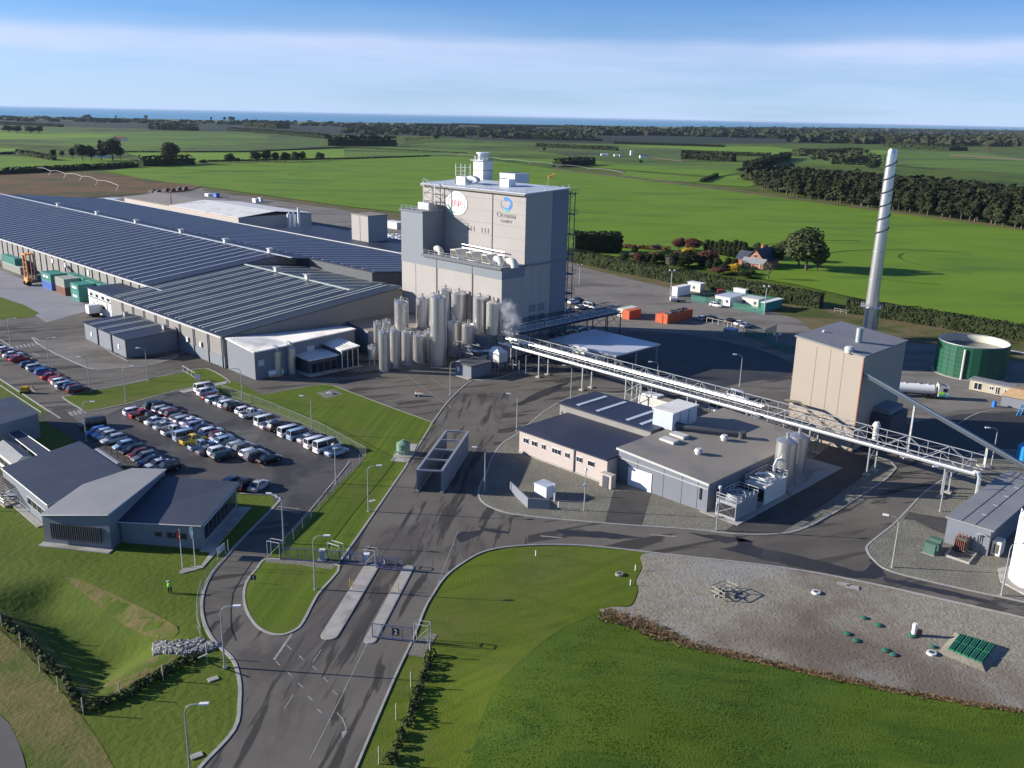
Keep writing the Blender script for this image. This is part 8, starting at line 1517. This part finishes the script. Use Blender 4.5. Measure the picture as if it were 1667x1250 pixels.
# tussock bank: clumps along the edge of the gravel paddock
rg = random.Random(12); b = MB(); b2 = MB(); tp = [(978, 998), (1010, 1008), (1054, 1022), (1100, 1042), (1150, 1056), (1210, 1070), (1296, 1090), (1370, 1105), (1441, 1121), (1562, 1143), (1667, 1158), (1800, 1188)]; q = [P(x, y) for x, y in tp]
for i, (a_, c_) in enumerate(zip(q, q[1:])):
    d = c_ - a_; nn = Vector((-d[1], d[0], 0)).normalized(); wid = [1.9, 2.5, 2.3, 1.7, 1.3, 1.1, 1.0, 1.0, .9, .8, .7][i]
    for _ in range(int(d.length * 34 * wid / 2)):
        p = a_.lerp(c_, rg.random()) + nn * rg.gauss(0, wid * .33); tgt = b if rg.random() < .7 else b2; hh = rg.uniform(.12, .36) * (1.4 if i < 3 else 1)
        for _k in range(11):
            w = rg.uniform(0, 6.28); L_ = hh * rg.uniform(.6, 1.3); cx_, sx_ = math.cos(w), math.sin(w); o_ = rg.uniform(.02, .16); q0 = (p[0] + cx_ * o_, p[1] + sx_ * o_)
            tgt.add([(q0[0] - sx_ * .045, q0[1] + cx_ * .045, .04), (q0[0] + sx_ * .045, q0[1] - cx_ * .045, .04), (q0[0] + cx_ * L_ * .8, q0[1] + sx_ * L_ * .8, .04 + L_ * rg.uniform(.35, .9))], [(0, 1, 2)])
o = b.build('tussock_bank', 'tussock', kind='stuff'); tag(o, 'rusty brown tussock strip along the edge of the gravel paddock', 'tussock'); o = b2.build('tussock_bank', 'pale_leaf', kind='stuff'); tag(o, 'pale dead tufts mixed into the brown tussock strip', 'tussock')
q_ = []; ww = [1.6, 2.2, 2.1, 1.5, 1.1, .9, .8, .8, .7, .6, .5, .5]
for s_ in (-1, 1):
    side = []
    for i, p in enumerate(q): d = (q[min(i + 1, len(q) - 1)] - q[max(i - 1, 0)]).normalized(); n_ = Vector((-d[1], d[0], 0)); v = p + n_ * s_ * ww[i] * (.55 if i else .2); side.append((v[0], v[1]))
    q_ += side if s_ < 0 else side[::-1]
q_ = smooth_pts(q_, 8); drape('bank_soil', [(x + .5 * noise.noise((x * .8, y * .8, 5)), y + .5 * noise.noise((x * .9, y * .9, 9))) for x, y in q_], .075, 'tussock')
# stones scattered on gravel
def pebbles(label, poly, n, r0, r1, m, seed):
    rg = random.Random(seed); q = G(poly); b = MB(); k = 0; x0, x1 = min(p[0] for p in q), max(p[0] for p in q); y0, y1 = min(p[1] for p in q), max(p[1] for p in q)
    while k < n:
        x, y = rg.uniform(x0, x1), rg.uniform(y0, y1)
        if sdist(x, y, q) < .2: continue
        k += 1; r = rg.uniform(r0, r1); vs_ = [(x + r * math.cos(w * 1.57 + k), y + r * .8 * math.sin(w * 1.57 + k), .05) for w in range(4)] + [(x, y, .06 + r * rg.uniform(.5, 1))]; b.add(vs_, [(0, 1, 4), (1, 2, 4), (2, 3, 4), (3, 0, 4)])
    o = b.build('loose_stones', m, kind='stuff'); tag(o, label, 'stones')
pebbles('loose stones scattered over the gravel paddock', GP, 3500, .04, .12, 'gravel_field', 3)
# grass tufts on the meadow and lawns near the camera
def tufts(name, label, poly, n, m, s, seed):
    rg = random.Random(seed); q = G(poly); b = MB(); k = 0; x0, x1 = min(p[0] for p in q), max(p[0] for p in q); y0, y1 = min(p[1] for p in q), max(p[1] for p in q); tr = 0
    while k < n and tr < n * 20:
        tr += 1; x, y = rg.uniform(x0, x1), rg.uniform(y0, y1)
        if sdist(x, y, q) < .1 or noise.noise((x * .25, y * .25, 3)) < rg.uniform(-.5, .35): continue
        k += 1; z = gh(x, y); h = s * rg.uniform(.5, 1.4); an = rg.uniform(0, 3.14)
        for w in (an, an + 1.57): c_, s_ = math.cos(w) * s * .7, math.sin(w) * s * .7; b.add([(x - c_, y - s_, z), (x + c_, y + s_, z), (x + c_ * 1.3 + .05, y + s_ * 1.3, z + h)], [(0, 1, 2)])
    o = b.build(name, m, kind='stuff'); tag(o, label, 'grass')
tufts('grass', 'long grass tufts in the dark green meadow', [(976, 1003), (1054, 1030), (1150, 1059), (1296, 1093), (1441, 1124), (1667, 1161), (1700, 1290), (700, 1290), (790, 1165), (850, 1090)], 9000, 'meadow', .09, 4)
0 and tufts('grass', 'rough grass in and around the basin', [(10, 960), (105, 930), (300, 1010), (330, 1060), (140, 1170), (60, 1090)], 7000, 'bank_grass', .14, 5)
for i, (x, y, m_, r) in enumerate(((1393, 1044, 'lid_green', .65), (1430, 1019, 'lid_green', .65), (1435, 1020, 'lid_green', .01), (1379, 1033, 'lid_green', .65), (1406, 1044, 'lid_green', .01), (1441, 1060, 'lid_green', .65), (1454, 1067, 'lid_green', .6), (1406, 1007, 'lid_green', .6), (1484, 1036, 'lid_green', .7), (1518, 1054, 'lid_green', .5))):
    if r < .1: continue
    c = P(x, y); t = thing('drain_cover', (c[0], c[1], 0), 'dark green round drain cover, %s from left on the gravel paddock' % ORDN[i], 'drain cover', 'green drain covers'); r *= .72; MB().cyl(c, r, 0, .2, 20).build('rim', 'dark_wall', t); MB().cyl(c, r * .9, .2, .3, 20, r2=r * .4).build('lid', m_, t, True)
for x, y, m_, l_ in ((1328, 966, 'white', 'white concrete manhole with dark centre on the gravel'), (1516, 1065, 'white', 'white capped vent near the green panels'), (1008, 936, 'timber', 'round manhole cover on the lawn')):
    c = P(x, y); t = thing('manhole', (c[0], c[1], 0), l_, 'manhole'); MB().cyl(c, .55, 0, .3, 20).build('collar', m_, t); MB().cyl(c, .32, .3, .34, 16).build('cover', 'dark_wall', t)
t = thing('monitor_post', P(1487, 1033), 'white instrument cylinder on a post with red box beside it', 'instrument'); c = P(1487, 1035); MB().cyl(c, .28, .3, 1.7, 14).build('cylinder', 'white', t); MB().cyl(c, .4, 0, .3, 14).build('base', 'lid_green', t); MB().box(c + Vector((.7, .1, 0)), (1, 0, 0), (0, 1, 0), .25, .2, 0, .8).build('red_box', 'rust_box', t)
# green septic panels
q = [P(1541, 1062), P(1561, 1037), P(1622, 1055), P(1598, 1086)]; t = thing('septic_bank', (q[0][0], q[0][1], 0), 'raised bank of ribbed dark green panels in the gravel paddock', 'septic panels')
for i in range(5):
    for j in range(2):
        f = lambda u, v: (q[0].lerp(q[3], u)).lerp(q[1].lerp(q[2], u), v); a_, b_, c_, d_ = f(i / 5 + .01, j / 2 + .02), f((i + 1) / 5 - .01, j / 2 + .02), f((i + 1) / 5 - .01, (j + 1) / 2 - .02), f(i / 5 + .01, (j + 1) / 2 - .02)
        b = MB(); b.hexa([a_, b_, c_, d_], [v + Vector((0, 0, .55)) for v in (a_, b_, c_, d_)]); 
        for k in range(3): u = .2 + k * .3; b.bar(a_.lerp(b_, u) + Vector((0, 0, .58)), d_.lerp(c_, u) + Vector((0, 0, .58)), .07)
        b.build('panel', 'lid_green', t)
b = MB(); cc = sum(q, Vector()) / 4; ring = [cc + (v - cc) * 1.35 for v in q]; b.hexa([(v[0], v[1], .05) for v in ring], [(v[0], v[1], .4) for v in q]); b.build('gravel_mound', 'gravel_field', t)
for x, y, w, h, l_ in ((1373, 952, 1.6, .8, 'flat concrete slab by the kerb, left one'), (1388, 957, 1.5, .9, 'flat concrete slab by the kerb, right one'), (889, 1228, 1, .6, 'x')):
    if l_ == 'x': continue
    c = P(x, y); o = MB().box(c, (1, -.3, 0), (.3, 1, 0), w / 2, h / 2, .04, .16).build('slab', 'concrete'); tag(o, l_, 'slab')
for x, y, l_ in ((320, 1231, 'pale inspection slab beside the bottom left lamp'), (347, 1106, 'small pale slab on the lawn by the staff road'), (606, 816, 'pale slab at the foot of the mown strip lamp')):
    c = P(x, y); o = MB().box(c, (.8, .6, 0), (-.6, .8, 0), .55, .35, .02, .14).build('slab', 'concrete'); tag(o, l_, 'slab')
for x, y, l_ in ((872, 905, 'short white peg on the lawn near the road curve'), (1034, 929, 'white peg at the lawn edge, upper'), (1026, 953, 'white peg at the lawn edge, lower')):
    c = P(x, y); o = MB().bar(c, c + Vector((0, 0, .9)), .06).build('peg', 'white'); tag(o, l_, 'peg')
t = thing('drain_gate', P(330, 1070), 'pale timber rail over the drain outlet by the shrubs', 'rail'); MB().bar(P(322, 1071, .5), P(338, 1064, .9), .08).bar(P(337, 1078), P(337, 1078, 1.6), .08).build('rail', 'pale_trim', t)
t = thing('work_trailer', P(682, 645), 'small red and white warning trailer on the open asphalt', 'trailer'); c = P(682, 645); MB().box(c, (1, 0, 0), (0, 1, 0), .9, .5, .4, .7).build('deck', 'white', t); 
for s_ in (-.6, 0, .6): MB().cyl(c + Vector((s_, 0, 0)), .16, .7, 1.5, 10, r2=.05).build('traffic_cone', 'orange', t)
for s_ in (-.5, .5): MB().tube([c + Vector((s_, -.6, .25)), c + Vector((s_, -.45, .25))], .25, 10).build('wheel', 'tyre', t)
t = thing('excavator', P(42, 638), 'small yellow tracked digger parked on the roadside', 'digger'); c = P(42, 640); MB().box(c, (1, 0, 0), (0, 1, 0), .9, .7, .1, .5).build('track', 'black', t); MB().box(c, (1, 0, 0), (0, 1, 0), .7, .5, .5, 1.5).build('cab', 'yellow_leaf', t); MB().tube([c + Vector((.6, 0, .8)), c + Vector((1.6, 0, 1.7)), c + Vector((2.4, 0, .4))], .12, 6).build('boom', 'yellow_leaf', t)
for x, y, l_ in ((496, 618, 'person'),): pass
t = thing('vent_cap', P(537, 642), 'low white pyramid cap on the gravel square in the lawn', 'cover'); c = P(537, 642); MB().box(c, (1, 0, 0), (0, 1, 0), .9, .7, .1, .25).build('base', 'concrete', t); b = MB(); b.add([c + Vector((-.7, -.5, .25)), c + Vector((.7, -.5, .25)), c + Vector((.7, .5, .25)), c + Vector((-.7, .5, .25)), c + Vector((0, 0, .9))], [(0, 1, 4), (1, 2, 4), (2, 3, 4), (3, 0, 4)]); b.build('cap', 'pale_trim', t)
for i, (x, y) in enumerate(((132, 722), (142, 728), (150, 734), (160, 741), (170, 748), (181, 755))): t = thing('post', P(x, y), 'short reddish post in the strip before the office row of cars', 'post', 'reddish posts by the office parking row'); MB().cyl(P(x + 22, y - 2), .09, 0, .8, 6).build('shaft', 'rust_box', t)
# steam
c = P(826, 552); 
m = bpy.data.materials.new('steam'); m.use_nodes = True; tt = m.node_tree; tt.nodes.remove(tt.nodes['Principled BSDF']); pv = N(tt, 'ShaderNodeVolumePrincipled'); pv.inputs['Color'].default_value = (.95, .96, 1, 1); geo = N(tt, 'ShaderNodeTexCoord'); nz = N(tt, 'ShaderNodeTexNoise'); nz.inputs['Scale'].default_value = 2.2; nz.inputs['Detail'].default_value = 4; tt.links.new(geo.outputs['Object'], nz.inputs[0])
gr = N(tt, 'ShaderNodeTexGradient', gradient_type='SPHERICAL'); tt.links.new(geo.outputs['Object'], gr.inputs[0]); dn = math_(tt, 'MULTIPLY', math_(tt, 'POWER', gr.outputs[1], 1.3), ramp(tt, nz.outputs[0], [(.42, 0.), (.62, 1.)]).outputs[0]); tt.links.new(math_(tt, 'MULTIPLY', dn, 1.5), pv.inputs['Density']); tt.links.new(pv.outputs[0], tt.nodes['Material Output'].inputs['Volume']); MAT['steam'] = m
b = MB(); n = 16
for i in range(9):
    for j in range(n): ph = math.pi * i / 8; b.v.append((math.sin(ph) * math.cos(2 * math.pi * j / n), math.sin(ph) * math.sin(2 * math.pi * j / n), math.cos(ph)))
for i in range(8):
    for j in range(n): b.f.append((i * n + j, (i + 1) * n + j, (i + 1) * n + (j + 1) % n, i * n + (j + 1) % n)); b.m.append(0)
for k_, (pp, rr) in enumerate(((S(-151.5, 153.5, 12), (3.2, 2.6, 4.4)), (S(-152.5, 153, 15.5), (2.6, 2.2, 2.6)))):
    o = MB(); o.v = list(b.v); o.f = list(b.f); o.m = list(b.m); o = o.build('steam', 'steam', kind='stuff'); o.location = pp; o.scale = rr; tag(o, ('pale wisp of steam drifting at the foot of the tower', 'small denser puff at the top of the steam wisp')[k_], 'steam')
# ---------------- air ----------------
if HAZE > 0:
    m = bpy.data.materials.new('haze'); m.use_nodes = True; tt = m.node_tree; tt.nodes.remove(tt.nodes['Principled BSDF']); pv = N(tt, 'ShaderNodeVolumePrincipled'); pv.inputs['Color'].default_value = (.62, .76, 1, 1); pv.inputs['Density'].default_value = HAZE; pv.inputs['Anisotropy'].default_value = .2; tt.links.new(pv.outputs[0], tt.nodes['Material Output'].inputs['Volume']); MAT['haze'] = m
    b = MB(); b.hexa([(-158000, -800, -3.6), (158000, -800, -3.6), (158000, 149000, -3.6), (-158000, 149000, -3.6)], [(-158000, -800, 63), (158000, -800, 63), (158000, 149000, 63), (-158000, 149000, 63)]); b.build('haze', 'haze', kind='stuff')
